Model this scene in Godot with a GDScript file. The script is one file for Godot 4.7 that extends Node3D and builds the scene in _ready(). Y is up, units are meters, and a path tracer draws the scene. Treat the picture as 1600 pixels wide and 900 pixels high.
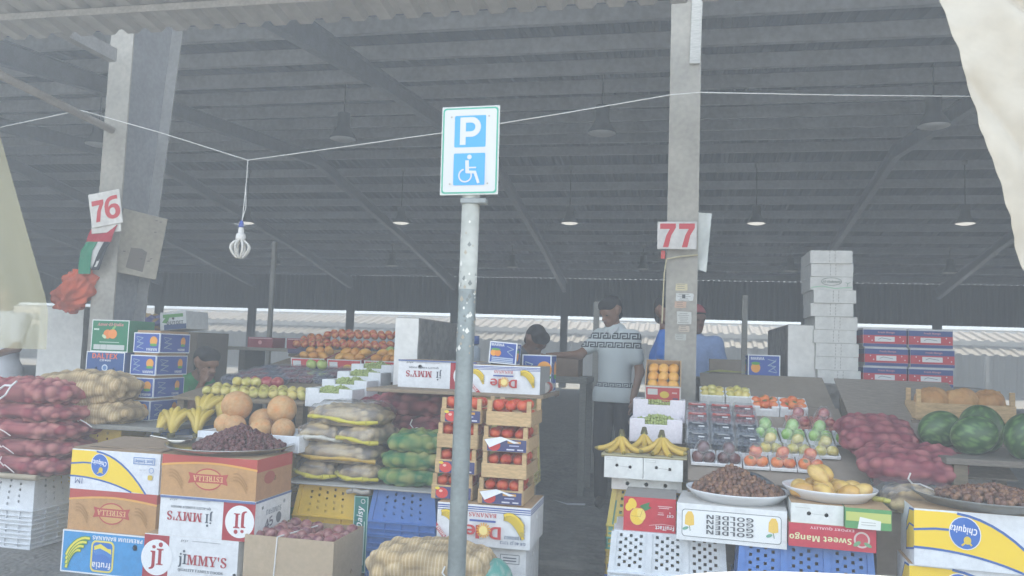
extends Node3D
# A fruit and vegetable market hall seen from a parked car. X runs along the stall front, -Z goes into the hall, metres.
var rng := RandomNumberGenerator.new()
var mats := {}
var used := {}
var noise_a := FastNoiseLite.new()
var meshes := {}

func _ready():
	rng.seed = 7
	var cam := Camera3D.new(); cam.name = "camera"; add_child(cam)
	cam.position = Vector3(0, 1.35, 0)
	cam.rotation_degrees = Vector3(4.48, 12.0, 2.0)
	cam.fov = 39.6; cam.near = 0.05; cam.far = 400.0; cam.current = true
	var we := WorldEnvironment.new(); we.name = "world_environment"; add_child(we)
	var env := Environment.new(); we.environment = env
	env.tonemap_mode = Environment.TONE_MAPPER_LINEAR
	env.tonemap_exposure = 3.7
	env.background_mode = Environment.BG_SKY
	var sm := ProceduralSkyMaterial.new()
	sm.sky_top_color = Color(0.66, 0.72, 0.80); sm.sky_horizon_color = Color(0.93, 0.93, 0.92); sm.sky_curve = 0.2
	sm.ground_bottom_color = Color(0.42, 0.40, 0.37); sm.ground_horizon_color = Color(0.7, 0.7, 0.68)
	var sky := Sky.new(); sky.sky_material = sm; env.sky = sky
	env.background_energy_multiplier = 1.12
	env.sdfgi_enabled = true; env.ssao_enabled = true; env.ssil_enabled = true
	env.fog_enabled = true; env.fog_density = 0.025; env.fog_light_color = Color(0.90, 0.95, 1.0)
	var sun := DirectionalLight3D.new(); sun.name = "sun"; add_child(sun)
	sun.light_energy = 1.6; sun.light_angular_distance = 0.6; sun.light_color = Color(1.0, 0.965, 0.9); sun.shadow_enabled = true
	sun.rotation_degrees = Vector3(-70.0, 168.0, 0)
	noise_a.seed = 3; noise_a.noise_type = FastNoiseLite.TYPE_SIMPLEX_SMOOTH; noise_a.frequency = 1.0; noise_a.fractal_type = FastNoiseLite.FRACTAL_NONE
	make_materials()
	build_setting()
	build_hall()
	build_far_shed()
	build_street()
	build_left_stall()
	build_middle()
	build_right_stall()
	build_people()

# ---------------------------------------------------------------- helpers
func lin(h) -> Color: return Color(h).srgb_to_linear()

func numbered(called: String) -> String:
	var k: int = used.get(called, -1) + 1
	used[called] = k
	return called if k == 0 else "%s_%03d" % [called, k]

func tag(o, label: String, category: String, group := "", kind := ""):
	if label: o.set_meta("label", label)
	if category: o.set_meta("category", category)
	if group: o.set_meta("group", group)
	if kind: o.set_meta("kind", kind)
	return o

func thing(called: String, label: String, category: String, at := Vector3.ZERO, turn := 0.0, group := "") -> Node3D:
	var o := Node3D.new(); o.name = numbered(called); add_child(o)
	o.position = at; o.rotation.y = turn
	tag(o, label, category, group)
	return o

func inst(called: String, mesh: Mesh, parent, at := Transform3D()) -> MeshInstance3D:
	var o := MeshInstance3D.new(); o.mesh = mesh
	o.cast_shadow = GeometryInstance3D.SHADOW_CASTING_SETTING_ON
	if parent == null:
		o.name = numbered(called); add_child(o)
	else:
		o.name = called; parent.add_child(o, true)
	o.transform = at
	return o

func rock_image(fine: float, coarse: float, low: float, n := 256, sd := 1) -> ImageTexture:
	var f := FastNoiseLite.new(); f.seed = sd; f.noise_type = FastNoiseLite.TYPE_SIMPLEX; f.frequency = fine; f.fractal_octaves = 4
	var g := FastNoiseLite.new(); g.seed = sd + 9; g.frequency = coarse; g.fractal_octaves = 3
	var a := f.get_seamless_image(n, n); var b := g.get_seamless_image(n, n)
	var im := Image.create(n, n, true, Image.FORMAT_RGB8)
	for y in n:
		for x in n:
			var v := a.get_pixel(x, y).r * 0.45 + b.get_pixel(x, y).r * 0.55
			v = low + (1.0 - low) * clampf(v * 1.5 - 0.2, 0, 1)
			im.set_pixel(x, y, Color(v, v, v))
	im.generate_mipmaps()
	return ImageTexture.create_from_image(im)

func weave_image(n: int, step: int, hi: float, lo: float) -> ImageTexture:
	var im := Image.create(n, n, true, Image.FORMAT_RGB8)
	for y in n:
		for x in n:
			var on := ((x + y) % step) < 2 or ((x - y + n * 4) % step) < 2
			var v := hi if on else lo
			im.set_pixel(x, y, Color(v, v, v))
	im.generate_mipmaps()
	return ImageTexture.create_from_image(im)

func stripe_image(n: int, step: int, line: Color, gap: Color) -> ImageTexture:
	var im := Image.create(n, n, true, Image.FORMAT_RGB8)
	for y in n:
		for x in n:
			im.set_pixel(x, y, line if x % step < 5 else (line.lerp(gap, 0.6) if y % 21 < 3 else gap))
	im.generate_mipmaps()
	return ImageTexture.create_from_image(im)

func mk(called: String, rough: float, tex = null, scale := 1.0, metal := 0.0, albedo := Color.WHITE) -> StandardMaterial3D:
	var m := StandardMaterial3D.new()
	m.vertex_color_use_as_albedo = true
	m.albedo_color = albedo; m.roughness = rough; m.metallic = metal
	if tex != null:
		m.albedo_texture = tex; m.uv1_triplanar = true; m.uv1_scale = Vector3.ONE * scale
	mats[called] = m
	return m

func bumpy(m: StandardMaterial3D, fine: float, strength: float, sd := 5):
	var f := FastNoiseLite.new(); f.seed = sd; f.frequency = fine; f.fractal_octaves = 4
	var im := f.get_seamless_image(256, 256); im.convert(Image.FORMAT_RGB8)
	im.bump_map_to_normal_map(strength)
	m.normal_enabled = true; m.normal_texture = ImageTexture.create_from_image(im); m.normal_scale = 0.6

func make_materials():
	var grime := rock_image(0.09, 0.012, 0.84, 256, 1)
	var soft := rock_image(0.05, 0.02, 0.93, 256, 4)
	var stain := rock_image(0.03, 0.008, 0.78, 512, 8)
	mk("matte", 0.9, soft, 1.3)
	mk("card", 0.85, soft, 2.2); bumpy(mats.card, 0.02, 1.0, 12)
	mk("grime", 0.85, grime, 0.8)
	mk("concrete", 0.95, stain, 0.55); bumpy(mats.concrete, 0.06, 5.0, 2)
	mk("asphalt", 0.95, stain, 0.35); bumpy(mats.asphalt, 0.3, 3.0, 3)
	mk("plastic", 0.42, soft, 1.7)
	mk("sheet", 0.55, grime, 0.35, 0.25)
	mk("steel", 0.5, grime, 1.2, 0.35)
	mk("shiny_steel", 0.22, soft, 1.0, 0.95)
	mk("enamel", 0.18)
	mk("fruit", 0.38, soft, 9.0)
	mk("fruit_dull", 0.7, grime, 7.0); bumpy(mats.fruit_dull, 0.06, 6.0, 6)
	mk("wood", 0.8, rock_image(0.05, 0.02, 0.82, 256, 20), 3.0); mats.wood.uv1_scale = Vector3(2.0, 11.0, 11.0)
	mk("net", 0.75, weave_image(64, 8, 1.0, 0.72), 14.0)
	mk("string_net", 0.85, stripe_image(64, 16, Color(0.95, 0.93, 0.9), Color(0.86, 0.8, 0.7)), 14.0)
	mk("cloth", 0.95, soft, 3.0); bumpy(mats.cloth, 0.03, 4.0, 31)
	mk("print", 0.7)
	mk("skin", 0.55, soft, 4.0)
	mk("foam", 0.9, soft, 6.0)
	mk("paint", 0.12); mats.paint.clearcoat_enabled = true; mats.paint.clearcoat = 0.8
	var film := mk("film", 0.08); film.transparency = BaseMaterial3D.TRANSPARENCY_ALPHA; film.albedo_color = Color(0.92, 0.95, 0.97, 0.045)
	var clear := mk("clear", 0.06); clear.transparency = BaseMaterial3D.TRANSPARENCY_ALPHA; clear.albedo_color = Color(0.85, 0.9, 0.94, 0.09)
	var bag := mk("bag", 0.12); bag.transparency = BaseMaterial3D.TRANSPARENCY_ALPHA; bag.albedo_color = Color(0.86, 0.88, 0.9, 0.07)
	bumpy(bag, 0.02, 14.0, 41)
	var reflection_veil := mk("reflection_veil", 0.5); reflection_veil.transparency = BaseMaterial3D.TRANSPARENCY_ALPHA; reflection_veil.albedo_color = Color(0.8, 0.77, 0.6, 0.45)  # tint of the windscreen reflection, put into a see-through sheet
	var cv := mk("canvas", 0.95, soft, 0.7); bumpy(cv, 0.02, 3.0, 17); cv.backlight_enabled = true; cv.backlight = Color(0.35, 0.33, 0.28)
	var lamp := mk("lamp_glow", 0.4); lamp.emission_enabled = true; lamp.emission = Color(1, 0.98, 0.94); lamp.emission_energy_multiplier = 0.28

class MB:
	var st := SurfaceTool.new()
	var col := Color.WHITE
	var xf := Transform3D()
	var smooth := false
	func _init(): st.begin(Mesh.PRIMITIVE_TRIANGLES); st.set_smooth_group(-1)
	func v(p: Vector3):
		st.set_color(col); st.add_vertex(xf * p)
	func vc(p: Vector3, c: Color):
		st.set_color(c); st.add_vertex(xf * p)
	func flat(): st.set_smooth_group(-1)
	func round_(): st.set_smooth_group(1)
	func tri(a, b, c): v(a); v(b); v(c)
	func quad(a, b, c, d): v(a); v(b); v(c); v(a); v(c); v(d)
	# a convex polygon whose front looks towards out
	func poly(p: Array, out: Vector3):
		var n: Vector3 = (p[2] - p[0]).cross(p[1] - p[0])
		if n.dot(out) < 0: p = p.duplicate(); p.reverse()
		for i in range(1, p.size() - 1): tri(p[0], p[i], p[i + 1])
	func box(c: Vector3, s: Vector3, b := Basis()):
		var h := s * 0.5
		for ax in 3:
			for sg in [-1.0, 1.0]:
				var n := Vector3.ZERO; n[ax] = sg
				var u := Vector3.ZERO; u[(ax + 1) % 3] = h[(ax + 1) % 3]
				var w := Vector3.ZERO; w[(ax + 2) % 3] = h[(ax + 2) % 3]
				var o := n * h[ax]
				poly([c + b * (o - u - w), c + b * (o + u - w), c + b * (o + u + w), c + b * (o - u + w)], b * n)
	# a box with chamfered edges
	func bbox(c: Vector3, s: Vector3, r: float, b := Basis()):
		var h := s * 0.5
		for ax in 3:
			var a1 := (ax + 1) % 3; var a2 := (ax + 2) % 3
			for sg in [-1.0, 1.0]:
				var n := Vector3.ZERO; n[ax] = sg
				var u := Vector3.ZERO; u[a1] = h[a1] - r
				var w := Vector3.ZERO; w[a2] = h[a2] - r
				var o := n * h[ax]
				poly([c + b * (o - u - w), c + b * (o + u - w), c + b * (o + u + w), c + b * (o - u + w)], b * n)
				for s1 in [-1.0, 1.0]:
					var m := Vector3.ZERO; m[a1] = s1
					var e := Vector3.ZERO; e[a2] = h[a2] - r
					var p1 := n * h[ax] + m * (h[a1] - r); var p2 := n * (h[ax] - r) + m * h[a1]
					poly([c + b * (p1 - e), c + b * (p1 + e), c + b * (p2 + e), c + b * (p2 - e)], b * (n + m))
		for sx in [-1.0, 1.0]:
			for sy in [-1.0, 1.0]:
				for sz in [-1.0, 1.0]:
					var q := Vector3(sx, sy, sz)
					var p := [Vector3(sx * h.x, sy * (h.y - r), sz * (h.z - r)), Vector3(sx * (h.x - r), sy * h.y, sz * (h.z - r)), Vector3(sx * (h.x - r), sy * (h.y - r), sz * h.z)]
					poly([c + b * p[0], c + b * p[1], c + b * p[2]], b * q)
	func tube(a: Vector3, b: Vector3, r0: float, r1: float, n := 8, caps := true):
		var d := (b - a).normalized()
		var u := d.cross(Vector3.UP if absf(d.y) < 0.9 else Vector3.RIGHT).normalized()
		var w := d.cross(u)
		round_()
		for i in n:
			var t0 := TAU * i / n; var t1 := TAU * (i + 1) / n
			var e0 := u * cos(t0) + w * sin(t0); var e1 := u * cos(t1) + w * sin(t1)
			poly([a + e0 * r0, a + e1 * r0, b + e1 * r1, b + e0 * r1], e0 + e1)
		flat()
		if caps:
			for i in range(1, n - 1):
				var es := []
				for k in [0, i, i + 1]: es.append(u * cos(TAU * k / n) + w * sin(TAU * k / n))
				if r0 > 0.0: poly([a + es[0] * r0, a + es[1] * r0, a + es[2] * r0], -d)
				if r1 > 0.0: poly([b + es[0] * r1, b + es[1] * r1, b + es[2] * r1], d)
	func path(pts: Array, r: float, n := 5):
		for i in pts.size() - 1: tube(pts[i], pts[i + 1], r, r, n, false)
	# profile of (radius, height) turned about y; outside on the right of its direction upwards
	func lathe(pr: Array, n := 20):
		round_()
		for i in pr.size() - 1:
			var a: Vector2 = pr[i]; var b: Vector2 = pr[i + 1]
			for k in n:
				var t0 := TAU * k / n; var t1 := TAU * (k + 1) / n
				var e0 := Vector3(cos(t0), 0, sin(t0)); var e1 := Vector3(cos(t1), 0, sin(t1))
				var p := [e0 * a.x + Vector3.UP * a.y, e1 * a.x + Vector3.UP * a.y, e1 * b.x + Vector3.UP * b.y, e0 * b.x + Vector3.UP * b.y]
				var nn := (e0 + e1).normalized() * (b.y - a.y) + Vector3.UP * (a.x - b.x)
				if a.x < 1e-5: p = [p[0], p[2], p[3]]
				elif b.x < 1e-5: p = [p[0], p[1], p[2]]
				poly(p, nn)
		flat()
	# closed surface over a grid of directions: f(lat, lon) gives the point, c(lat, lon, point) its colour
	func globe(nu: int, nv: int, f: Callable, c: Callable):
		round_()
		var P := []; var C := []
		for j in nv + 1:
			var la := PI * (float(j) / nv - 0.5)
			for i in nu:
				var q: Vector3 = f.call(la, TAU * i / nu) if (j > 0 and j < nv) or i == 0 else P[j * nu]
				P.append(q); C.append(c.call(la, TAU * i / nu, q))
		for j in nv:
			for i in nu:
				var a := j * nu + i; var b := j * nu + (i + 1) % nu; var d := a + nu; var e := b + nu
				if j > 0: vc(P[a], C[a]); vc(P[b], C[b]); vc(P[d], C[d])
				if j < nv - 1: vc(P[b], C[b]); vc(P[e], C[e]); vc(P[d], C[d])
		flat()
	# flat plate with square or round holes; frame o (centre), r, u, n; taper narrows its top
	func panel(o: Vector3, r: Vector3, u: Vector3, n: Vector3, w: float, h: float, holes: Array, t := 0.006, taper := 0.0, rnd := false):
		var us := [-w / 2, w / 2]; var vs := [-h / 2, h / 2]
		for k in holes:
			var a: float = k[2] * (1.35 if rnd else 1.0)
			for q in [k[0] - a, k[0] + a]:
				if not us.any(func(z): return absf(z - q) < 1e-4): us.append(q)
			for q in [k[1] - a, k[1] + a]:
				if not vs.any(func(z): return absf(z - q) < 1e-4): vs.append(q)
		us.sort(); vs.sort()
		var at := func(x, y, dz): return o + r * (x * (1.0 - taper * (y + h / 2) / h)) + u * y - n * dz
		for i in us.size() - 1:
			for j in vs.size() - 1:
				var x0: float = us[i]; var x1: float = us[i + 1]; var y0: float = vs[j]; var y1: float = vs[j + 1]
				var hit = null
				for k in holes:
					if absf((x0 + x1) / 2 - k[0]) < k[2] and absf((y0 + y1) / 2 - k[1]) < k[2]: hit = k
				if hit == null:
					poly([at.call(x0, y0, 0), at.call(x1, y0, 0), at.call(x1, y1, 0), at.call(x0, y1, 0)], n)
				elif rnd:
					var cs := [Vector2(x1, y0), Vector2(x1, y1), Vector2(x0, y1), Vector2(x0, y0)]
					var m := 4
					for s in 4:
						var c0: Vector2 = cs[s]; var c1: Vector2 = cs[(s + 1) % 4]
						for q in m:
							var e0 := c0.lerp(c1, float(q) / m); var e1 := c0.lerp(c1, float(q + 1) / m)
							var t0 := -PI / 4 + (s + float(q) / m) * PI / 2; var t1 := -PI / 4 + (s + float(q + 1) / m) * PI / 2
							var i0 := Vector2(hit[0] + cos(t0) * hit[2], hit[1] + sin(t0) * hit[2]); var i1 := Vector2(hit[0] + cos(t1) * hit[2], hit[1] + sin(t1) * hit[2])
							poly([at.call(e0.x, e0.y, 0), at.call(e1.x, e1.y, 0), at.call(i1.x, i1.y, 0), at.call(i0.x, i0.y, 0)], n)
							poly([at.call(i0.x, i0.y, 0), at.call(i1.x, i1.y, 0), at.call(i1.x, i1.y, t), at.call(i0.x, i0.y, t)], -(r * cos(t0) + u * sin(t0)))
				else:
					poly([at.call(x0, y0, 0), at.call(x0, y1, 0), at.call(x0, y1, t), at.call(x0, y0, t)], r)
					poly([at.call(x1, y0, 0), at.call(x1, y1, 0), at.call(x1, y1, t), at.call(x1, y0, t)], -r)
					poly([at.call(x0, y0, 0), at.call(x1, y0, 0), at.call(x1, y0, t), at.call(x0, y0, t)], u)
					poly([at.call(x0, y1, 0), at.call(x1, y1, 0), at.call(x1, y1, t), at.call(x0, y1, t)], -u)
	func mesh(mat) -> ArrayMesh:
		st.generate_normals()
		var m := st.commit(); m.surface_set_material(0, mat); return m

func put(b: MB, called: String, mat: String, parent, at := Transform3D()) -> MeshInstance3D:
	return inst(called, b.mesh(mats[mat]), parent, at)

# flat print on a face: frame o, r, u, n; every layer 0.4 mm above the last
class Ink:
	var b := MB.new()
	var o: Vector3; var r: Vector3; var u: Vector3; var n: Vector3
	var lift := 0.0008
	var flip := 1.0
	var font: SystemFont
	func _init(o_, r_, u_, n_, font_ = null): o = o_; r = r_; u = u_; n = n_; font = font_
	func p(x: float, y: float) -> Vector3: return o + r * (x * flip) + u * (y * flip) + n * lift
	func next(): lift += 0.0004
	func shape(pts: Array, c: Color):
		b.col = c
		var pk := PackedVector2Array(pts)
		var ix := Geometry2D.triangulate_polygon(pk)
		for i in range(0, ix.size(), 3):
			b.poly([p(pk[ix[i]].x, pk[ix[i]].y), p(pk[ix[i + 1]].x, pk[ix[i + 1]].y), p(pk[ix[i + 2]].x, pk[ix[i + 2]].y)], n)
		next()
	func rect(x: float, y: float, w: float, h: float, c: Color, rad := 0.0):
		if rad <= 0.0: shape([Vector2(x - w / 2, y - h / 2), Vector2(x + w / 2, y - h / 2), Vector2(x + w / 2, y + h / 2), Vector2(x - w / 2, y + h / 2)], c); return
		var pts := []
		for k in 4:
			var cx: float = x + (w / 2 - rad) * [1, -1, -1, 1][k]; var cy: float = y + (h / 2 - rad) * [1, 1, -1, -1][k]
			for i in 5:
				var t := PI / 2 * (k + i / 4.0); pts.append(Vector2(cx + cos(t) * rad, cy + sin(t) * rad))
		shape(pts, c)
	func oval(x: float, y: float, a: float, bb: float, c: Color, turn := 0.0, m := 22):
		var pts := []
		for i in m:
			var t := TAU * i / m; pts.append(Vector2(x, y) + Vector2(cos(t) * a, sin(t) * bb).rotated(turn))
		shape(pts, c)
	func line(pts: Array, w: float, c: Color):
		b.col = c
		for i in pts.size() - 1:
			var a: Vector2 = pts[i]; var d: Vector2 = pts[i + 1]
			var s := (d - a).normalized() * w * 0.5; var q := Vector2(-s.y, s.x)
			a -= s * 0.6; d += s * 0.6
			b.poly([p(a.x + q.x, a.y + q.y), p(d.x + q.x, d.y + q.y), p(d.x - q.x, d.y - q.y), p(a.x - q.x, a.y - q.y)], n)
			lift += 0.00002
		next()
	func ring(x: float, y: float, a: float, bb: float, w: float, c: Color, t0 := 0.0, t1 := TAU):
		var pts := []
		for i in 25: pts.append(Vector2(x + cos(lerpf(t0, t1, i / 24.0)) * a, y + sin(lerpf(t0, t1, i / 24.0)) * bb))
		line(pts, w, c)
	func frame(x: float, y: float, w: float, h: float, t: float, c: Color):
		line([Vector2(x - w / 2, y - h / 2), Vector2(x + w / 2, y - h / 2), Vector2(x + w / 2, y + h / 2), Vector2(x - w / 2, y + h / 2), Vector2(x - w / 2, y - h / 2)], t, c)
	# s centred at x, y; h is the height of a capital; sx stretches it
	func text(s: String, x: float, y: float, h: float, c: Color, sx := 1.0, turn := 0.0, serif := false, slant := 0.0):
		var tm := TextMesh.new(); tm.text = s; tm.font_size = 64; tm.pixel_size = 0.01; tm.depth = 0.0; tm.curve_step = 4.0
		var f := SystemFont.new(); f.font_names = PackedStringArray(["Droid Serif" if serif else "Droid Sans"]); f.font_weight = 700
		tm.font = f
		var ar := tm.get_mesh_arrays()
		var vv: PackedVector3Array = ar[Mesh.ARRAY_VERTEX]; var ii: PackedInt32Array = ar[Mesh.ARRAY_INDEX]
		var lo := Vector2(1e9, 1e9); var hi := -lo
		for q in vv: lo = lo.min(Vector2(q.x, q.y)); hi = hi.max(Vector2(q.x, q.y))
		var k := h / 0.457
		var mid := (lo + hi) / 2
		b.col = c
		for i in range(0, ii.size(), 3):
			var t := []
			for j in 3:
				var q: Vector3 = vv[ii[i + j]]
				var z := Vector2((q.x - mid.x) * k * sx + slant * (q.y - mid.y) * k, (q.y - mid.y) * k).rotated(turn)
				t.append(p(x + z.x, y + z.y))
			b.poly(t, n)
		next()

func face(w: float, h: float, d: float, side: String) -> Ink:
	match side:
		"right": return Ink.new(Vector3(w / 2, h / 2, 0), Vector3(0, 0, -1), Vector3.UP, Vector3(1, 0, 0))
		"left": return Ink.new(Vector3(-w / 2, h / 2, 0), Vector3(0, 0, 1), Vector3.UP, Vector3(-1, 0, 0))
	return Ink.new(Vector3(0, h / 2, d / 2), Vector3(1, 0, 0), Vector3.UP, Vector3(0, 0, 1))

func stamp(k: Ink, parent, called := "print"):
	return put(k.b, called, "print", parent)

# a cardboard carton: x centre, dz depth of its front face, y base. holes are (u, v, radius) on the front and on the sides
func carton(called: String, label: String, x: float, dz: float, y: float, w: float, h: float, d: float, c: Color, o := {}) -> Node3D:
	var t := thing(called, label, o.get("cat", "carton"), Vector3(x, y, -dz - d / 2), o.get("turn", 0.0), o.get("group", ""))
	var b := MB.new(); b.col = c
	var X := Vector3.RIGHT; var Y := Vector3.UP; var Z := Vector3.BACK
	var cs: Color = o.get("side", c)
	b.panel(Vector3(0, h / 2, d / 2), X, Y, Z, w, h, o.get("holes", []), 0.006, 0.0, true)
	b.col = cs
	b.panel(Vector3(w / 2, h / 2, 0), -Z, Y, X, d, h, o.get("side_holes", []), 0.006, 0.0, true)
	b.panel(Vector3(-w / 2, h / 2, 0), Z, Y, -X, d, h, o.get("side_holes", []), 0.006, 0.0, true)
	b.panel(Vector3(0, h / 2, -d / 2), -X, Y, -Z, w, h, [])
	b.poly([Vector3(-w / 2, 0, -d / 2), Vector3(w / 2, 0, -d / 2), Vector3(w / 2, 0, d / 2), Vector3(-w / 2, 0, d / 2)], -Y)
	var brown := lin("#b08f68")
	b.col = o.get("top", brown)
	if o.get("open", false):
		var q := 0.006
		for s in [[Vector3(0, h / 2 + 0.002, d / 2 - q), -Z, w - 2 * q, X], [Vector3(0, h / 2 + 0.002, -d / 2 + q), Z, w - 2 * q, X], [Vector3(w / 2 - q, h / 2 + 0.002, 0), -X, d - 2 * q, Z], [Vector3(-w / 2 + q, h / 2 + 0.002, 0), X, d - 2 * q, Z]]:
			var ho: Vector3 = s[3] * s[2] / 2; var vo := Y * (h / 2 - 0.003)
			b.poly([s[0] - ho - vo, s[0] + ho - vo, s[0] + ho + vo, s[0] - ho + vo], s[1])
		for s in [[Vector3(0, h, d / 2 - q / 2), Vector3(w, 0, q)], [Vector3(0, h, -d / 2 + q / 2), Vector3(w, 0, q)], [Vector3(w / 2 - q / 2, h, 0), Vector3(q, 0, d - 2 * q)], [Vector3(-w / 2 + q / 2, h, 0), Vector3(q, 0, d - 2 * q)]]:
			var a: Vector3 = s[1] / 2
			b.poly([s[0] + Vector3(-a.x, 0, -a.z), s[0] + Vector3(a.x, 0, -a.z), s[0] + Vector3(a.x, 0, a.z), s[0] + Vector3(-a.x, 0, a.z)], Y)
	else:
		b.poly([Vector3(-w / 2, h, -d / 2), Vector3(w / 2, h, -d / 2), Vector3(w / 2, h, d / 2), Vector3(-w / 2, h, d / 2)], Y)
	put(b, "body", o.get("mat", "card"), t)
	return t

# ---------------------------------------------------------------- the setting
func build_setting():
	var b := MB.new(); b.col = lin("#74716c")
	var n := 40
	for i in n:
		for j in n:
			var x0 := -200.0 + 400.0 * i / n; var x1 := -200.0 + 400.0 * (i + 1) / n
			var z0 := -200.0 + 400.0 * j / n; var z1 := -200.0 + 400.0 * (j + 1) / n
			b.poly([Vector3(x0, 0, z0), Vector3(x1, 0, z0), Vector3(x1, 0, z1), Vector3(x0, 0, z1)], Vector3.UP)
	var g := put(b, "ground", "asphalt", null); tag(g, "", "", "", "structure")
	# the hall's concrete floor, a low step above the road
	b = MB.new(); b.col = lin("#807e79")
	b.bbox(Vector3(-3.0, -0.05, -18.1), Vector3(56, 0.17, 26.0), 0.02)
	g = put(b, "hall_floor", "concrete", null); tag(g, "", "", "", "structure")

func corrugated(b: MB, x0: float, x1: float, ya: float, za: float, yb: float, zb: float, pitch := 0.19, deep := 0.032):
	# trapezoid ribs running from (ya, za) to (yb, zb)
	var up := Vector3(0, absf(zb - za), (yb - ya) * (1.0 if zb < za else -1.0)).normalized()
	if up.y < 0: up = -up
	var n := int((x1 - x0) / pitch)
	var xs := [0.0, 0.46, 0.60, 0.86, 1.0]; var hs := [0.0, 0.0, 1.0, 1.0, 0.0]
	for i in n:
		for k in 4:
			var p0: float = x0 + (i + xs[k]) * pitch; var p1: float = x0 + (i + xs[k + 1]) * pitch
			var h0: float = hs[k] * deep; var h1: float = hs[k + 1] * deep
			var A := Vector3(p0, ya, za) + up * h0; var B := Vector3(p1, ya, za) + up * h1
			var C := Vector3(p1, yb, zb) + up * h1; var D := Vector3(p0, yb, zb) + up * h0
			b.poly([A, B, C, D], up)
			var t := up * 0.0012
			b.poly([A - t, B - t, C - t, D - t], -up)

func ibeam(b: MB, p: Vector3, q: Vector3, d0: float, d1: float, fw: float, tw := 0.012, tf := 0.016):
	# beam from p to q, its top flange on the line p-q, depth d0 to d1 below it, flanges fw wide along x
	var dn := Vector3.DOWN
	var hx := Vector3(fw / 2, 0, 0)
	var tx := Vector3(tw / 2, 0, 0)
	for s in [[Vector3.ZERO, dn * tf, Vector3.ZERO, dn * tf], [dn * (d0 - tf), dn * d0, dn * (d1 - tf), dn * d1]]:
		hex8(b, [p + s[0] - hx, p + s[0] + hx, p + s[1] + hx, p + s[1] - hx], [q + s[2] - hx, q + s[2] + hx, q + s[3] + hx, q + s[3] - hx])
	hex8(b, [p + dn * tf - tx, p + dn * tf + tx, p + dn * (d0 - tf) + tx, p + dn * (d0 - tf) - tx], [q + dn * tf - tx, q + dn * tf + tx, q + dn * (d1 - tf) + tx, q + dn * (d1 - tf) - tx])

func hex8(b: MB, e: Array, f: Array):
	var mid := Vector3.ZERO
	for k in 4: mid += (e[k] + f[k]) / 8.0
	var fs := [[e[0], e[1], e[2], e[3]], [f[0], f[1], f[2], f[3]]]
	for k in 4: fs.append([e[k], e[(k + 1) % 4], f[(k + 1) % 4], f[k]])
	for q in fs:
		b.poly(q, (q[0] + q[1] + q[2] + q[3]) / 4.0 - mid)

const RIDGE := [17.5, 6.1]
const EAVE := [5.0, 5.0]
const BACK_EAVE := [30.2, 4.15]

func roof_y(d: float) -> float:
	if d < RIDGE[0]: return lerpf(EAVE[1], RIDGE[1], (d - EAVE[0]) / (RIDGE[0] - EAVE[0]))
	return lerpf(RIDGE[1], BACK_EAVE[1], (d - RIDGE[0]) / (BACK_EAVE[0] - RIDGE[0]))

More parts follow.
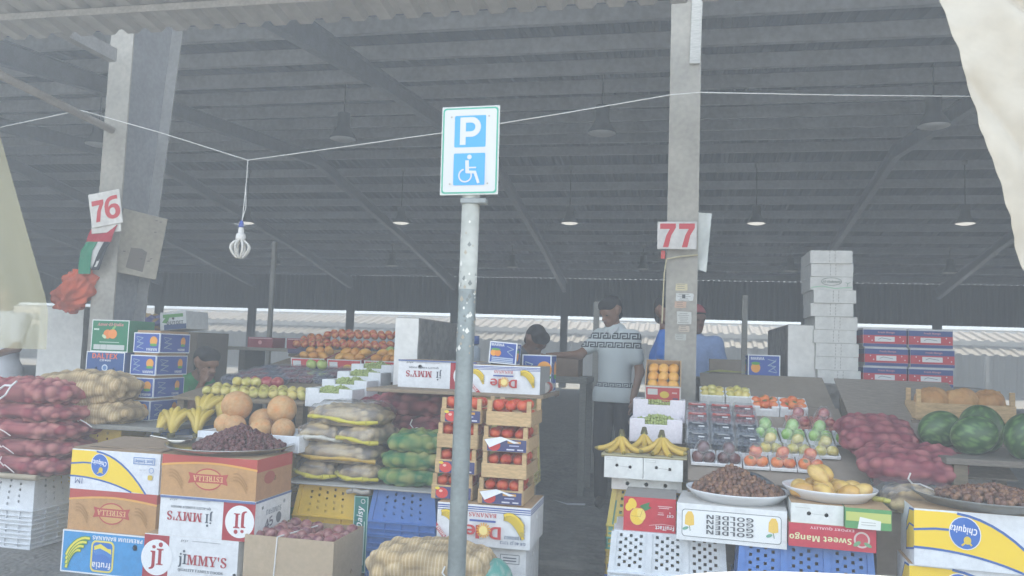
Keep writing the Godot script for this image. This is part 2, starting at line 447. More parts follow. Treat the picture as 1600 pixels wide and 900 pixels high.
func build_hall():
	var hall := thing("market_hall", "long open steel market hall with dark corrugated roof over the stalls", "building", Vector3.ZERO)
	var x0 := -29.0; var x1 := 21.0
	var b := MB.new(); b.col = lin("#4e5b73")
	corrugated(b, x0, x1, EAVE[1], -EAVE[0], RIDGE[1], -RIDGE[0])
	put(b, "roof_sheet", "sheet", hall)
	b = MB.new(); b.col = lin("#4e5b73")
	corrugated(b, x0, x1, RIDGE[1], -RIDGE[0], BACK_EAVE[1], -BACK_EAVE[0])
	put(b, "roof_sheet", "sheet", hall)
	# purlins: pressed channels under the sheet
	var ds := []
	var d := 5.5
	while d < 30.1: ds.append(d); d += 1.12
	for dd in ds:
		b = MB.new(); b.col = lin("#c9cdd2")
		var y := roof_y(dd) - 0.005
		b.box(Vector3((x0 + x1) / 2, y - 0.1, -dd), Vector3(x1 - x0, 0.2, 0.006))
		b.box(Vector3((x0 + x1) / 2, y - 0.003, -dd - 0.038), Vector3(x1 - x0, 0.006, 0.07))
		b.box(Vector3((x0 + x1) / 2, y - 0.197, -dd - 0.038), Vector3(x1 - x0, 0.006, 0.07))
		put(b, "purlin", "sheet", hall)
	# portal frames
	var frames := [-25.8, -21.5, -17.2, -12.9, -8.6, -4.3, 0.0, 4.3, 8.6, 12.9, 17.2]
	for fx in frames:
		b = MB.new(); b.col = lin("#98a1b0")
		var top := 0.205
		var pe := Vector3(fx, roof_y(5.35) - top, -5.35); var pr := Vector3(fx, roof_y(RIDGE[0]) - top, -RIDGE[0]); var pb := Vector3(fx, roof_y(30.0) - top, -30.0)
		var k1 := pe.lerp(pr, 0.45); var k2 := pr.lerp(pb, 0.55)
		ibeam(b, pe, k1, 0.42, 0.24, 0.14); ibeam(b, k1, pr, 0.24, 0.3, 0.14); ibeam(b, pr, k2, 0.3, 0.24, 0.14); ibeam(b, k2, pb, 0.24, 0.42, 0.14)
		put(b, "rafter", "steel", hall)
		# tapered front column: front flange, web and sloping rear flange
		if fx > -14 and fx < 10: front_column(hall, fx)
		b = MB.new(); b.col = lin("#5d6066")
		b.box(Vector3(fx, 1.85, -29.75), Vector3(0.24, 3.6, 0.02)); b.box(Vector3(fx, 1.85, -30.0), Vector3(0.24, 3.6, 0.02)); b.box(Vector3(fx, 1.85, -29.875), Vector3(0.014, 3.6, 0.228))
		put(b, "back_column", "steel", hall)
	# skirting of sheet over the far opening
	b = MB.new(); b.col = lin("#5b5f66")
	corr_wall(b, x0, x1, 2.73, 4.16, -30.16, 0.19)
	put(b, "back_fascia", "sheet", hall)
	for sx in [x0, x1]:
		b = MB.new(); b.col = lin("#70747a")
		b.poly([Vector3(sx, 0.05, -5.4), Vector3(sx, roof_y(5.4), -5.4), Vector3(sx, RIDGE[1], -RIDGE[0]), Vector3(sx, BACK_EAVE[1], -BACK_EAVE[0]), Vector3(sx, 0.05, -BACK_EAVE[0])], Vector3(-sx, 0, 0))
		put(b, "end_wall", "sheet", hall)
	# shade canopy in front of the stalls, its inner edge lowest
	var can := thing("shade_canopy", "corrugated metal shade canopy jutting out in front of the columns", "canopy", Vector3.ZERO)
	b = MB.new(); b.col = lin("#b3b0ac")
	corrugated(b, -16.0, 7.0, 3.45, -4.72, 3.58, -3.8, 0.185, 0.036)
	put(b, "roof_sheet", "sheet", can)
	b = MB.new(); b.col = lin("#bdb8b2")
	b.box(Vector3(-4.5, 3.482, -4.42), Vector3(23.0, 0.006, 0.07)); b.box(Vector3(-4.5, 3.463, -4.385), Vector3(23.0, 0.044, 0.006))
	put(b, "edge_angle", "steel", can)
	b = MB.new(); b.col = lin("#a5a39f")
	b.box(Vector3(-4.5, 3.52, -3.88), Vector3(23.0, 0.09, 0.05))
	put(b, "outer_purlin", "steel", can)
	for fx in [-12.9, -8.6, -4.3]:
		b = MB.new(); b.col = lin("#a39c94")
		b.tube(Vector3(fx - 0.02, 2.94, -5.285), Vector3(fx - 0.02, 3.03, -3.87), 0.028, 0.028, 10); b.tube(Vector3(fx - 0.02, 3.0, -3.89), Vector3(fx - 0.02, 3.475, -3.89), 0.025, 0.025, 10)
		put(b, "strut", "steel", can)
		b = MB.new(); b.col = lin("#a7a5a2")
		b.box(Vector3(fx, 3.5, -4.93), Vector3(0.07, 0.1, 0.56))
		put(b, "bracket", "steel", can)

func corr_wall(b: MB, x0: float, x1: float, y0: float, y1: float, z: float, pitch: float, deep := 0.035):
	var n := int((x1 - x0) / pitch)
	var xs := [0.0, 0.4, 0.55, 0.85, 1.0]; var hs := [0.0, 0.0, 1.0, 1.0, 0.0]
	for i in n:
		for k in 4:
			var p0: float = x0 + (i + xs[k]) * pitch; var p1: float = x0 + (i + xs[k + 1]) * pitch
			var A := Vector3(p0, y0, z + hs[k] * deep); var B := Vector3(p1, y0, z + hs[k + 1] * deep)
			b.poly([A, B, B + Vector3.UP * (y1 - y0), A + Vector3.UP * (y1 - y0)], Vector3.BACK)

func front_column(hall, fx: float):
	var c := Node3D.new(); c.name = "column"; hall.add_child(c, true)
	c.position = Vector3(fx, 0.03, -5.3)
	var top := 4.72
	var b := MB.new(); b.col = lin("#a39f96")
	b.box(Vector3(0, top / 2, 0), Vector3(0.2, top, 0.014))
	put(b, "front_flange", "grime", c)
	b = MB.new(); b.col = lin("#8b8d90")
	hex8(b, [Vector3(-0.005, 0, -0.007), Vector3(0.005, 0, -0.007), Vector3(0.005, 0, -0.22), Vector3(-0.005, 0, -0.22)], [Vector3(-0.005, top, -0.007), Vector3(0.005, top, -0.007), Vector3(0.005, top, -0.66), Vector3(-0.005, top, -0.66)])
	put(b, "web", "grime", c)
	b = MB.new(); b.col = lin("#9a9a99")
	hex8(b, [Vector3(-0.1, 0, -0.22), Vector3(0.1, 0, -0.22), Vector3(0.1, 0, -0.234), Vector3(-0.1, 0, -0.234)], [Vector3(-0.1, top, -0.66), Vector3(0.1, top, -0.66), Vector3(0.1, top, -0.674), Vector3(-0.1, top, -0.674)])
	put(b, "rear_flange", "grime", c)
	b = MB.new(); b.col = lin("#84837f")
	b.bbox(Vector3(0, 0.012, -0.11), Vector3(0.34, 0.024, 0.4), 0.004)
	put(b, "base_plate", "grime", c)

func build_far_shed():
	var s := thing("far_shed", "row of beige corrugated lean-to sheds beyond the far end of the hall", "shed", Vector3.ZERO)
	var b := MB.new(); b.col = lin("#6f675b")
	corr_wall(b, -70, 40, 0.0, 2.35, -41.2, 0.5, 0.05)
	put(b, "wall", "sheet", s)
	for e in [[2.5, 2.95, -39.3, -41.3, "#5f584c"], [1.85, 2.25, -38.2, -39.6, "#5a5348"]]:
		b = MB.new(); b.col = lin(e[4])
		corrugated(b, -70, 40, e[0], e[2], e[1], e[3], 0.5, 0.07)
		put(b, "lean_to_roof", "sheet", s)
	for k in 20:
		b = MB.new(); b.col = lin("#8f8a80")
		b.box(Vector3(-62 + k * 5.0, 0.9, -38.3), Vector3(0.14, 1.8, 0.14))
		put(b, "post", "steel", s)
	# high walls beyond, which close the view under the roof
	var w := thing("boundary_wall", "long pale rendered wall behind the far sheds", "wall", Vector3(-10, 0, -46))
	b = MB.new(); b.col = lin("#8f8779")
	b.bbox(Vector3(0, 1.58, 0), Vector3(150, 3.16, 0.25), 0.02)
	put(b, "render", "concrete", w)
	b = MB.new(); b.col = lin("#a49c8f")
	b.bbox(Vector3(0, 3.24, 0), Vector3(150, 0.1, 0.4), 0.02)
	put(b, "coping", "concrete", w)

# ---------------------------------------------------------------- street front: sign, boards, wire, canvas, lamps, car
func build_street():
	var W := Color(0.53, 0.54, 0.53)
	var red := lin("#b5303a")
	# disabled parking sign on its pipe
	var post := thing("parking_sign", "white parking sign with blue wheelchair symbol on a worn grey pipe", "road sign", Vector3(-0.95, 0, -3.5))
	var b := MB.new(); b.col = lin("#8b9494")
	b.tube(Vector3(0, 0.0, 0), Vector3(0, 1.62, 0), 0.04, 0.04, 24)
	put(b, "pole", "steel", post)
	b = MB.new(); b.col = lin("#b7bab4")
	b.tube(Vector3(0, 1.62, 0), Vector3(0, 2.34, 0), 0.0405, 0.0405, 24)
	put(b, "pale_upper_pole", "grime", post)
	b = MB.new()
	for k in 90:
		var a := rng.randf_range(-0.4, PI + 0.4); var y := 1.3 + 0.5 * rng.randf() * rng.randf() + 0.3 * rng.randf()
		var s := rng.randf_range(0.003, 0.011)
		b.col = [lin("#dcdcd6"), lin("#757a78"), lin("#a59c8c")][rng.randi() % 3]
		var o := Vector3(cos(a), 0, sin(a)) * 0.0412; var e := Vector3(-sin(a), 0, cos(a))
		b.poly([o + Vector3(0, y - s, 0), o + e * s + Vector3(0, y, 0), o + Vector3(0, y + s * 1.6, 0), o - e * s + Vector3(0, y, 0)], Vector3(cos(a), 0, sin(a)))
	put(b, "flaking_paint", "matte", post).set_meta("kind", "stuff")
	b = MB.new(); b.col = lin("#8d9291")
	b.bbox(Vector3(0.02, 2.02, 0.02), Vector3(0.12, 0.025, 0.05), 0.004)
	put(b, "bracket", "steel", post)
	var pl := Node3D.new(); pl.name = "sign_plate"; post.add_child(pl)
	pl.position = Vector3(-0.002, 2.25, 0.046); pl.rotation.z = 0.012
	b = MB.new(); b.col = Color(0.5, 0.52, 0.5)
	b.bbox(Vector3.ZERO, Vector3(0.272, 0.41, 0.004), 0.0015)
	put(b, "plate", "plastic", pl)
	var k := Ink.new(Vector3(0, 0, 0.002), Vector3.RIGHT, Vector3.UP, Vector3.BACK)
	k.rect(0, 0, 0.259, 0.396, lin("#3a9a82"), 0.014); k.rect(0, 0, 0.245, 0.382, W, 0.012)
	var blue := lin("#3f97dc")
	k.rect(0, 0.088, 0.147, 0.147, blue, 0.006)
	k.line([Vector2(-0.034, 0.034), Vector2(-0.034, 0.145)], 0.027, W)
	var bowl := []
	for i in 13: bowl.append(Vector2(0.004 + 0.033 * cos(PI / 2 - PI * i / 12), 0.108 + 0.033 * sin(PI / 2 - PI * i / 12)))
	k.line([Vector2(-0.03, 0.141)] + bowl + [Vector2(-0.03, 0.075)], 0.025, W)
	k.rect(0, -0.087, 0.147, 0.147, blue, 0.006)
	var q := func(x, y): return Vector2(x * 0.147, -0.087 + y * 0.147)
	k.oval(-0.0, -0.087 + 0.38 * 0.147, 0.0108, 0.0108, W)
	k.line([q.call(-0.07, 0.24), q.call(-0.055, -0.08)], 0.017, W)
	k.line([q.call(-0.03, 0.045), q.call(0.21, 0.045)], 0.0065, W)
	k.line([q.call(-0.06, -0.09), q.call(0.19, -0.1), q.call(0.3, -0.42)], 0.0125, W)
	k.ring(-0.12 * 0.147, -0.087 - 0.2 * 0.147, 0.029, 0.029, 0.0065, W, 1.9, TAU + 0.45)
	for s in [[-0.088, 0.155], [0.088, 0.155], [-0.088, -0.155], [0.088, -0.155]]: k.oval(s[0], s[1], 0.0042, 0.0042, lin("#9a968e"), 0, 10)
	stamp(k, pl, "lettering")
	# stall number boards
	var nb := thing("number_board", "white board reading 77 in red on the right column", "sign", Vector3(-0.035, 2.13, -5.24))
	b = MB.new(); b.col = Color(0.62, 0.6, 0.58); b.bbox(Vector3.ZERO, Vector3(0.25, 0.18, 0.012), 0.003); put(b, "board", "grime", nb)
	k = Ink.new(Vector3(0, 0, 0.006), Vector3.RIGHT, Vector3.UP, Vector3.BACK)
	seven(k, -0.058, 0, 0.1, 0.155, red); seven(k, 0.062, 0, 0.1, 0.155, red)
	stamp(k, nb, "lettering")
	nb = thing("number_board", "tilted white board reading 76 in red on the left column", "sign", Vector3(-4.255, 2.31, -5.2))
	nb.rotation = Vector3(0, 0.1, 0.2)
	b = MB.new(); b.col = Color(0.62, 0.6, 0.56); b.bbox(Vector3(-0.01, -0.04, -0.012), Vector3(0.235, 0.28, 0.008), 0.002, Basis(Vector3.BACK, -0.09)); put(b, "backing_board", "grime", nb)
	b = MB.new(); b.col = Color(0.68, 0.66, 0.62); b.bbox(Vector3.ZERO, Vector3(0.25, 0.26, 0.01), 0.003); put(b, "board", "grime", nb)
	k = Ink.new(Vector3(0, 0, 0.005), Vector3.RIGHT, Vector3.UP, Vector3.BACK)
	seven(k, -0.056, -0.01, 0.095, 0.165, red); k.text("6", 0.056, 0.0, 0.17, red, 1.05)
	stamp(k, nb, "lettering")
	# flag hung from its red end
	var fl := thing("flag", "small red, green, white and black flag hanging under the 76 board", "flag", Vector3(-4.26, 2.19, -5.22))
	cloth_strip(fl, "red_band", lin("#a31f33"), [Vector3(0.0, 0.0, 0), Vector3(-0.02, -0.07, 0.012), Vector3(-0.045, -0.13, 0.01)], 0.21)
	cloth_strip(fl, "green_stripe", lin("#1d7a5a"), [Vector3(-0.095, -0.13, 0.01), Vector3(-0.13, -0.2, 0.016), Vector3(-0.145, -0.3, 0.012), Vector3(-0.145, -0.375, 0.012)], 0.1)
	cloth_strip(fl, "white_stripe", Color(0.62, 0.62, 0.6), [Vector3(-0.025, -0.13, 0.006), Vector3(-0.05, -0.22, 0.008), Vector3(-0.075, -0.32, 0.004)], 0.07)
	cloth_strip(fl, "black_stripe", lin("#23282f"), [Vector3(0.035, -0.13, 0.012), Vector3(0.01, -0.2, 0.02), Vector3(-0.03, -0.29, 0.012), Vector3(-0.055, -0.345, 0.012)], 0.06)
	# pale board fixed to the column's side
	var pb := thing("notice_board", "weathered pale board with a dark torn patch on column 76's side", "board", Vector3(-4.17, 2.08, -5.5))
	pb.rotation = Vector3(0.0, 0.95, -0.12)
	b = MB.new(); b.col = lin("#a29b8c"); b.bbox(Vector3.ZERO, Vector3(0.34, 0.5, 0.012), 0.003); put(b, "board", "grime", pb)
	k = Ink.new(Vector3(0, 0, 0.006), Vector3.RIGHT, Vector3.UP, Vector3.BACK)
	k.shape([Vector2(-0.07, -0.2), Vector2(0.06, -0.21), Vector2(0.065, -0.05), Vector2(0.02, -0.03), Vector2(-0.06, -0.04)], lin("#6a625b"))
	for i in 9: k.oval(rng.randf_range(-0.15, 0.15), rng.randf_range(-0.22, 0.22), 0.012, 0.004, lin("#5b564e"), rng.randf() * 0.5, 8)
	stamp(k, pb, "torn_poster").set_meta("kind", "stuff")
	# notices pasted on column 77
	var spots := [[0.0, 1.80, 0.075, 0.045, "#c9bf9d"], [0.02, 1.735, 0.115, 0.05, "#c9cbc8"], [-0.005, 1.685, 0.075, 0.042, "#bb9e8b"], [0.02, 1.60, 0.095, 0.085, "#bfc0bb"], [0.02, 1.53, 0.07, 0.04, "#b7ab9d"], [0.0, 1.475, 0.07, 0.042, "#aeb0aa"]]
	var what := ["cream paper notice high on column 77", "white notice with a dark picture pasted on column 77", "pinkish paper notice below the white one on column 77", "large torn white notice on column 77", "small buff notice below the torn one on column 77", "lowest grey paper notice on column 77"]
	for i in spots.size():
		var s = spots[i]
		var nt := thing("paper_notice", what[i], "notice", Vector3(s[0], s[1], -5.2905), 0.0, "notices pasted on column 77")
		b = MB.new(); b.col = lin(s[4])
		var pts := []
		var m := 18
		for j in m:
			var t := TAU * j / m
			var e := Vector2(clampf(cos(t) * 1.5, -1, 1) * s[2] / 2, clampf(sin(t) * 1.5, -1, 1) * s[3] / 2) * rng.randf_range(0.92, 1.03)
			pts.append(Vector3(e.x, e.y, 0))
		b.poly(pts, Vector3.BACK)
		put(b, "paper", "matte", nt)
		k = Ink.new(Vector3.ZERO, Vector3.RIGHT, Vector3.UP, Vector3.BACK)
		for r in int(s[3] / 0.012): k.rect(-0.004, s[3] * 0.34 - r * 0.012, s[2] * rng.randf_range(0.45, 0.75), 0.003, lin("#77756f"))
		if i == 1: k.rect(-0.005, 0.004, 0.02, 0.026, lin("#4b4c4d"))
		stamp(k, nt)
	# rope and torn plastic on column 77
	var rp := thing("plastic_strip", "pale torn plastic sheet hanging beside the 77 board", "plastic sheet", Vector3(0.115, 2.05, -5.31))
	b = MB.new(); b.col = Color(0.55, 0.58, 0.55)
	grid_sheet(b, 5, 8, func(u, v): return Vector3(-0.05 + u * (0.12 - 0.03 * v), 0.24 - v * 0.36 - 0.03 * u * v, 0.015 * sin(u * 5 + v * 4)), 0.002)
	put(b, "sheet", "plastic", rp)
	rp = thing("rope", "yellowish rope tied round column 77 and hanging down its left edge", "rope", Vector3(-0.1, 1.98, -5.28))
	b = MB.new(); b.col = lin("#b9b08f")
	b.path([Vector3(0.2, 0.03, 0.0), Vector3(0.1, 0.02, 0.005), Vector3(0.0, 0.0, 0.006), Vector3(-0.012, -0.1, 0.004), Vector3(-0.016, -0.25, 0.004), Vector3(-0.02, -0.42, 0.004)], 0.005, 6)
	put(b, "cord", "cloth", rp)
	rp = thing("red_tag", "small red tag under the left corner of the 77 board", "tag", Vector3(-0.122, 2.01, -5.285))
	b = MB.new(); b.col = lin("#c2392f"); b.bbox(Vector3.ZERO, Vector3(0.028, 0.055, 0.006), 0.002); put(b, "tag", "plastic", rp)
	# orange cloth bundle hung on column 76
	var ob := thing("orange_cloth", "crumpled orange net cloth bundle hanging left of column 76", "cloth", Vector3(-4.56, 1.53, -5.3))
	b = MB.new()
	var base := lin("#c85c3c")
	b.globe(48, 36, func(la, lo):
		var d := Vector3(cos(la) * cos(lo), sin(la), cos(la) * sin(lo))
		var fold := absf(noise_a.get_noise_3d(d.x * 3.0, d.y * 0.9 + 4, d.z * 3.0)) * 0.5 + noise_a.get_noise_3d(d.x * 1.3, d.y * 1.3, d.z * 1.3 + 8) * 0.3
		var lean := 0.06 * d.y
		var rr := 0.8 + fold
		return Vector3(d.x * 0.155 * rr + lean + 0.02, 0.165 + d.y * 0.175 * (0.9 + 0.25 * fold), d.z * 0.1 * rr)
	, func(la, lo, p): return base * (0.85 + 0.3 * noise_a.get_noise_3d(p.x * 9, p.y * 9, p.z * 9)))
	put(b, "cloth", "cloth", ob)
	# string across the stalls and the bulb that hangs from it
	var wire := thing("string_line", "thin white string strung between the columns above the stalls", "string", Vector3(-3.07, 2.65, -5.15))
	b = MB.new(); b.col = Color(0.75, 0.75, 0.72)
	var pts2 := [Vector3(-6.2, 2.78, -5.15), Vector3(-4.5, 3.06, -5.15), Vector3(-3.8, 2.87, -5.15), Vector3(-3.07, 2.65, -5.15), Vector3(-1.6, 2.82, -5.15), Vector3(-0.8, 2.93, -5.15), Vector3(-0.09, 3.05, -5.2), Vector3(0.1, 3.06, -5.2), Vector3(0.9, 3.0, -5.15), Vector3(1.8, 2.96, -5.15)]
	for i in pts2.size(): pts2[i] -= Vector3(-3.07, 2.65, -5.15)
	b.path(pts2, 0.0035, 5)
	put(b, "string", "cloth", wire)
	var bulb := thing("hanging_bulb", "white lotus-shaped energy saving bulb hanging from the string", "light bulb", Vector3(-3.09, 1.94, -5.15))
	b = MB.new(); b.col = Color(0.72, 0.72, 0.7)
	b.path([Vector3(0.02, 0.71, 0), Vector3(0.018, 0.55, 0), Vector3(0.004, 0.27, 0)], 0.0035, 5)
	b.path([Vector3(0.018, 0.5, 0), Vector3(0.024, 0.42, 0), Vector3(0.026, 0.36, 0), Vector3(0.006, 0.29, 0)], 0.003, 5)
	put(b, "cord", "plastic", bulb)
	b = MB.new(); b.col = lin("#3a55b0"); b.lathe([Vector2(0.0, 0.275), Vector2(0.01, 0.27), Vector2(0.016, 0.25), Vector2(0.022, 0.225), Vector2(0.0, 0.222)], 14); put(b, "blue_tape", "plastic", bulb)
	b = MB.new(); b.col = Color(0.75, 0.77, 0.78)
	b.box(Vector3(-0.035, 0.245, 0), Vector3(0.05, 0.004, 0.012), Basis(Vector3.BACK, -0.25)); put(b, "tape_end", "plastic", bulb); b = MB.new(); b.col = Color(0.75, 0.77, 0.78); b.box(Vector3(0.03, 0.24, 0), Vector3(0.03, 0.004, 0.012), Basis(Vector3.BACK, 0.2)); put(b, "tape_end", "plastic", bulb)
	b = MB.new(); b.col = Color(0.75, 0.73, 0.7)
	b.lathe([Vector2(0.0, 0.125), Vector2(0.034, 0.125), Vector2(0.036, 0.155), Vector2(0.03, 0.175), Vector2(0.02, 0.18), Vector2(0.021, 0.2), Vector2(0.016, 0.222), Vector2(0.0, 0.222)], 18)
	put(b, "base", "plastic", bulb)
	for i in 8:
		var t := TAU * i / 8
		b = MB.new(); b.col = Color(0.8, 0.78, 0.72)
		var arc := []
		for j in 9:
			var s := j / 8.0
			var rr := 0.016 + 0.048 * sin(PI * pow(s, 0.8)) * (1.0 if s < 1 else 0.0) + 0.004
			arc.append(Vector3(cos(t) * rr, 0.128 - 0.125 * s, sin(t) * rr))
		b.path(arc, 0.0085, 8)
		put(b, "glass_tube", "plastic", bulb)
	# cream canvas at the right
	var bt := thing("batten", "pale wooden batten fixed to the upper part of column 77", "batten", Vector3(0.06, 3.3, -5.28)); bt.rotation.z = -0.02
	b = MB.new(); b.col = lin("#bdbcb6"); b.bbox(Vector3(0, 0.4, 0), Vector3(0.07, 0.84, 0.018), 0.003); put(b, "batten", "wood", bt)
	var cv := thing("canvas_sheet", "creased cream canvas sheet hanging at the right edge", "canvas", Vector3(1.2, 1.3, -3.85))
	b = MB.new(); b.col = lin("#bdb4a4")
	grid_sheet(b, 90, 110, func(u, v):
		var y := lerpf(3.47, 1.36, v)
		var xl := 1.0 + (3.48 - y) * 0.245 + 0.03 * pow(v, 2) + 0.008 * noise_a.get_noise_2d(y * 9.0, 2.0)
		var x := lerpf(xl, 3.0, u)
		var z := -3.85 + 0.05 * noise_a.get_noise_2d(x * 1.6 + y * 0.7, y * 0.6) + 0.07 * absf(noise_a.get_noise_2d(x * 1.3 - y * 0.9 + 4.0, x * 0.5 + 9.0)) + 0.012 * noise_a.get_noise_2d(x * 5.0, y * 4.0)
		for cr in [[Vector2(1.3, 3.2), Vector2(1.62, 2.7)], [Vector2(1.42, 2.98), Vector2(1.75, 2.72)], [Vector2(1.25, 2.6), Vector2(1.7, 1.9)], [Vector2(1.6, 2.5), Vector2(1.9, 1.5)]]:
			var e: Vector2 = cr[1] - cr[0]; var w := clampf((Vector2(x, y) - cr[0]).dot(e) / e.length_squared(), 0, 1)
			z -= 0.035 * exp(-(Vector2(x, y) - cr[0] - e * w).length() / 0.035)
		return Vector3(x, y, z) - Vector3(1.2, 1.3, -3.85), 0.003)
	put(b, "canvas", "canvas", cv)
	# pale windscreen reflection at the left, added as a sheer folded sheet
	var vl := thing("glass_reflection", "yellowish windscreen reflection built as a sheer sheet at the far left", "plastic sheet", Vector3(-5.4, 1.25, -5.02))
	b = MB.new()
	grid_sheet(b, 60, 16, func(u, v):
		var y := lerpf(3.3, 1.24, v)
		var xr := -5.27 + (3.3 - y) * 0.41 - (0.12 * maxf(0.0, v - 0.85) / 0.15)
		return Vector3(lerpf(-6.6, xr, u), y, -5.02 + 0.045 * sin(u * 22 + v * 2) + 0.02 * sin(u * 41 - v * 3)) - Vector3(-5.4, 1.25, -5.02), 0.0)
	put(b, "sheet", "reflection_veil", vl)
	build_lamps()
	build_car()

func seven(k: Ink, x: float, y: float, w: float, h: float, c: Color):
	var pts := []
	for q in [[-0.5, 0.5], [0.5, 0.5], [0.5, 0.32], [0.22, 0.0], [0.05, -0.5], [-0.3, -0.5], [-0.1, 0.0], [0.12, 0.27], [-0.5, 0.27]]: pts.append(Vector2(x + q[0] * w, y + q[1] * h))
	k.shape(pts, c)

func grid_sheet(b: MB, nu: int, nv: int, f: Callable, t := 0.0):
	b.round_()
	for i in nu:
		for j in nv:
			var a: Vector3 = f.call(float(i) / nu, float(j) / nv); var c: Vector3 = f.call(float(i + 1) / nu, float(j) / nv)
			var d: Vector3 = f.call(float(i + 1) / nu, float(j + 1) / nv); var e: Vector3 = f.call(float(i) / nu, float(j + 1) / nv)
			b.quad(a, c, d, e)
	if t > 0.0:
		b.st.set_smooth_group(2)
		var o := Vector3(0, 0, -t)
		for i in nu:
			for j in nv:
				var a: Vector3 = f.call(float(i) / nu, float(j) / nv) + o; var c: Vector3 = f.call(float(i + 1) / nu, float(j) / nv) + o
				var d: Vector3 = f.call(float(i + 1) / nu, float(j + 1) / nv) + o; var e: Vector3 = f.call(float(i) / nu, float(j + 1) / nv) + o
				b.quad(a, e, d, c)
	b.flat()

func cloth_strip(parent, called: String, c: Color, pts: Array, w: float):
	var b := MB.new(); b.col = c
	var n := pts.size() - 1
	grid_sheet(b, 5, n * 3, func(u, v):
		var s: float = v * n; var i := mini(int(s), n - 1)
		var p: Vector3 = pts[i].lerp(pts[i + 1], s - i)
		return p + Vector3((u - 0.5) * w, 0, 0.008 * sin(u * 7.0 + v * 3.0)), 0.002)
	put(b, called, "cloth", parent)

func build_lamps():
	var rows := [[11.2, 4.48, [-9.4, -5.1, -1.15, 3.2], false], [18.9, 4.45, [-11.2, -6.93, -2.66, 1.65, 6.02], true], [25.5, 4.08, [-13.9, -9.6, -5.45, -1.2, 3.25, 7.7], false]]
	var where := [["leftmost", "second from left", "third from left", "rightmost"], ["leftmost", "second from left", "middle", "second from right", "rightmost"], ["leftmost", "second from left", "third from left", "third from right", "second from right", "rightmost"]]
	var rn := ["front row of high bay lamps", "middle row of high bay lamps", "back row of high bay lamps"]
	for r in 3:
		for i in rows[r][2].size():
			var y: float = rows[r][1]; var d: float = rows[r][0]
			var lit: bool = rows[r][3]
			var t := thing("pendant_lamp", "%s %s pendant lamp in the %s" % [where[r][i], "glowing" if lit else "dark", rn[r]], "lamp", Vector3(rows[r][2][i], y, -d), 0.0, rn[r])
			var top: float = roof_y(d) - y - 0.02
			var b := MB.new(); b.col = lin("#4c5057")
			b.tube(Vector3(0, 0.4, 0), Vector3(0, top, 0), 0.012, 0.012, 6)
			put(b, "stem", "steel", t)
			b = MB.new(); b.col = lin("#a9abab"); b.lathe([Vector2(0, top - 0.12), Vector2(0.05, top - 0.1), Vector2(0.06, top - 0.02), Vector2(0.0, top)], 10); put(b, "ceiling_cap", "plastic", t)
			b = MB.new(); b.col = lin("#61656b")
			b.lathe([Vector2(0.205, 0.0), Vector2(0.2, 0.03), Vector2(0.13, 0.13), Vector2(0.1, 0.2), Vector2(0.1, 0.4), Vector2(0, 0.41)], 18); put(b, "reflector", "steel", t)
			b = MB.new(); b.col = Color(0.8, 0.8, 0.78)
			b.lathe([Vector2(0.0, -0.035), Vector2(0.12, -0.025), Vector2(0.2, 0.0), Vector2(0.0, 0.004)], 18); put(b, "lens", "lamp_glow" if lit else "plastic", t)
			if lit:
				var s := SpotLight3D.new(); s.name = "lamp_light"; t.add_child(s, true)
				s.position = Vector3(0, -0.05, 0); s.rotation_degrees.x = -90; s.spot_angle = 75; s.spot_range = 30; s.spot_attenuation = 2.0
				s.light_energy = 0.35; s.light_size = 0.2; s.shadow_enabled = true; s.light_color = Color(1, 0.98, 0.94)

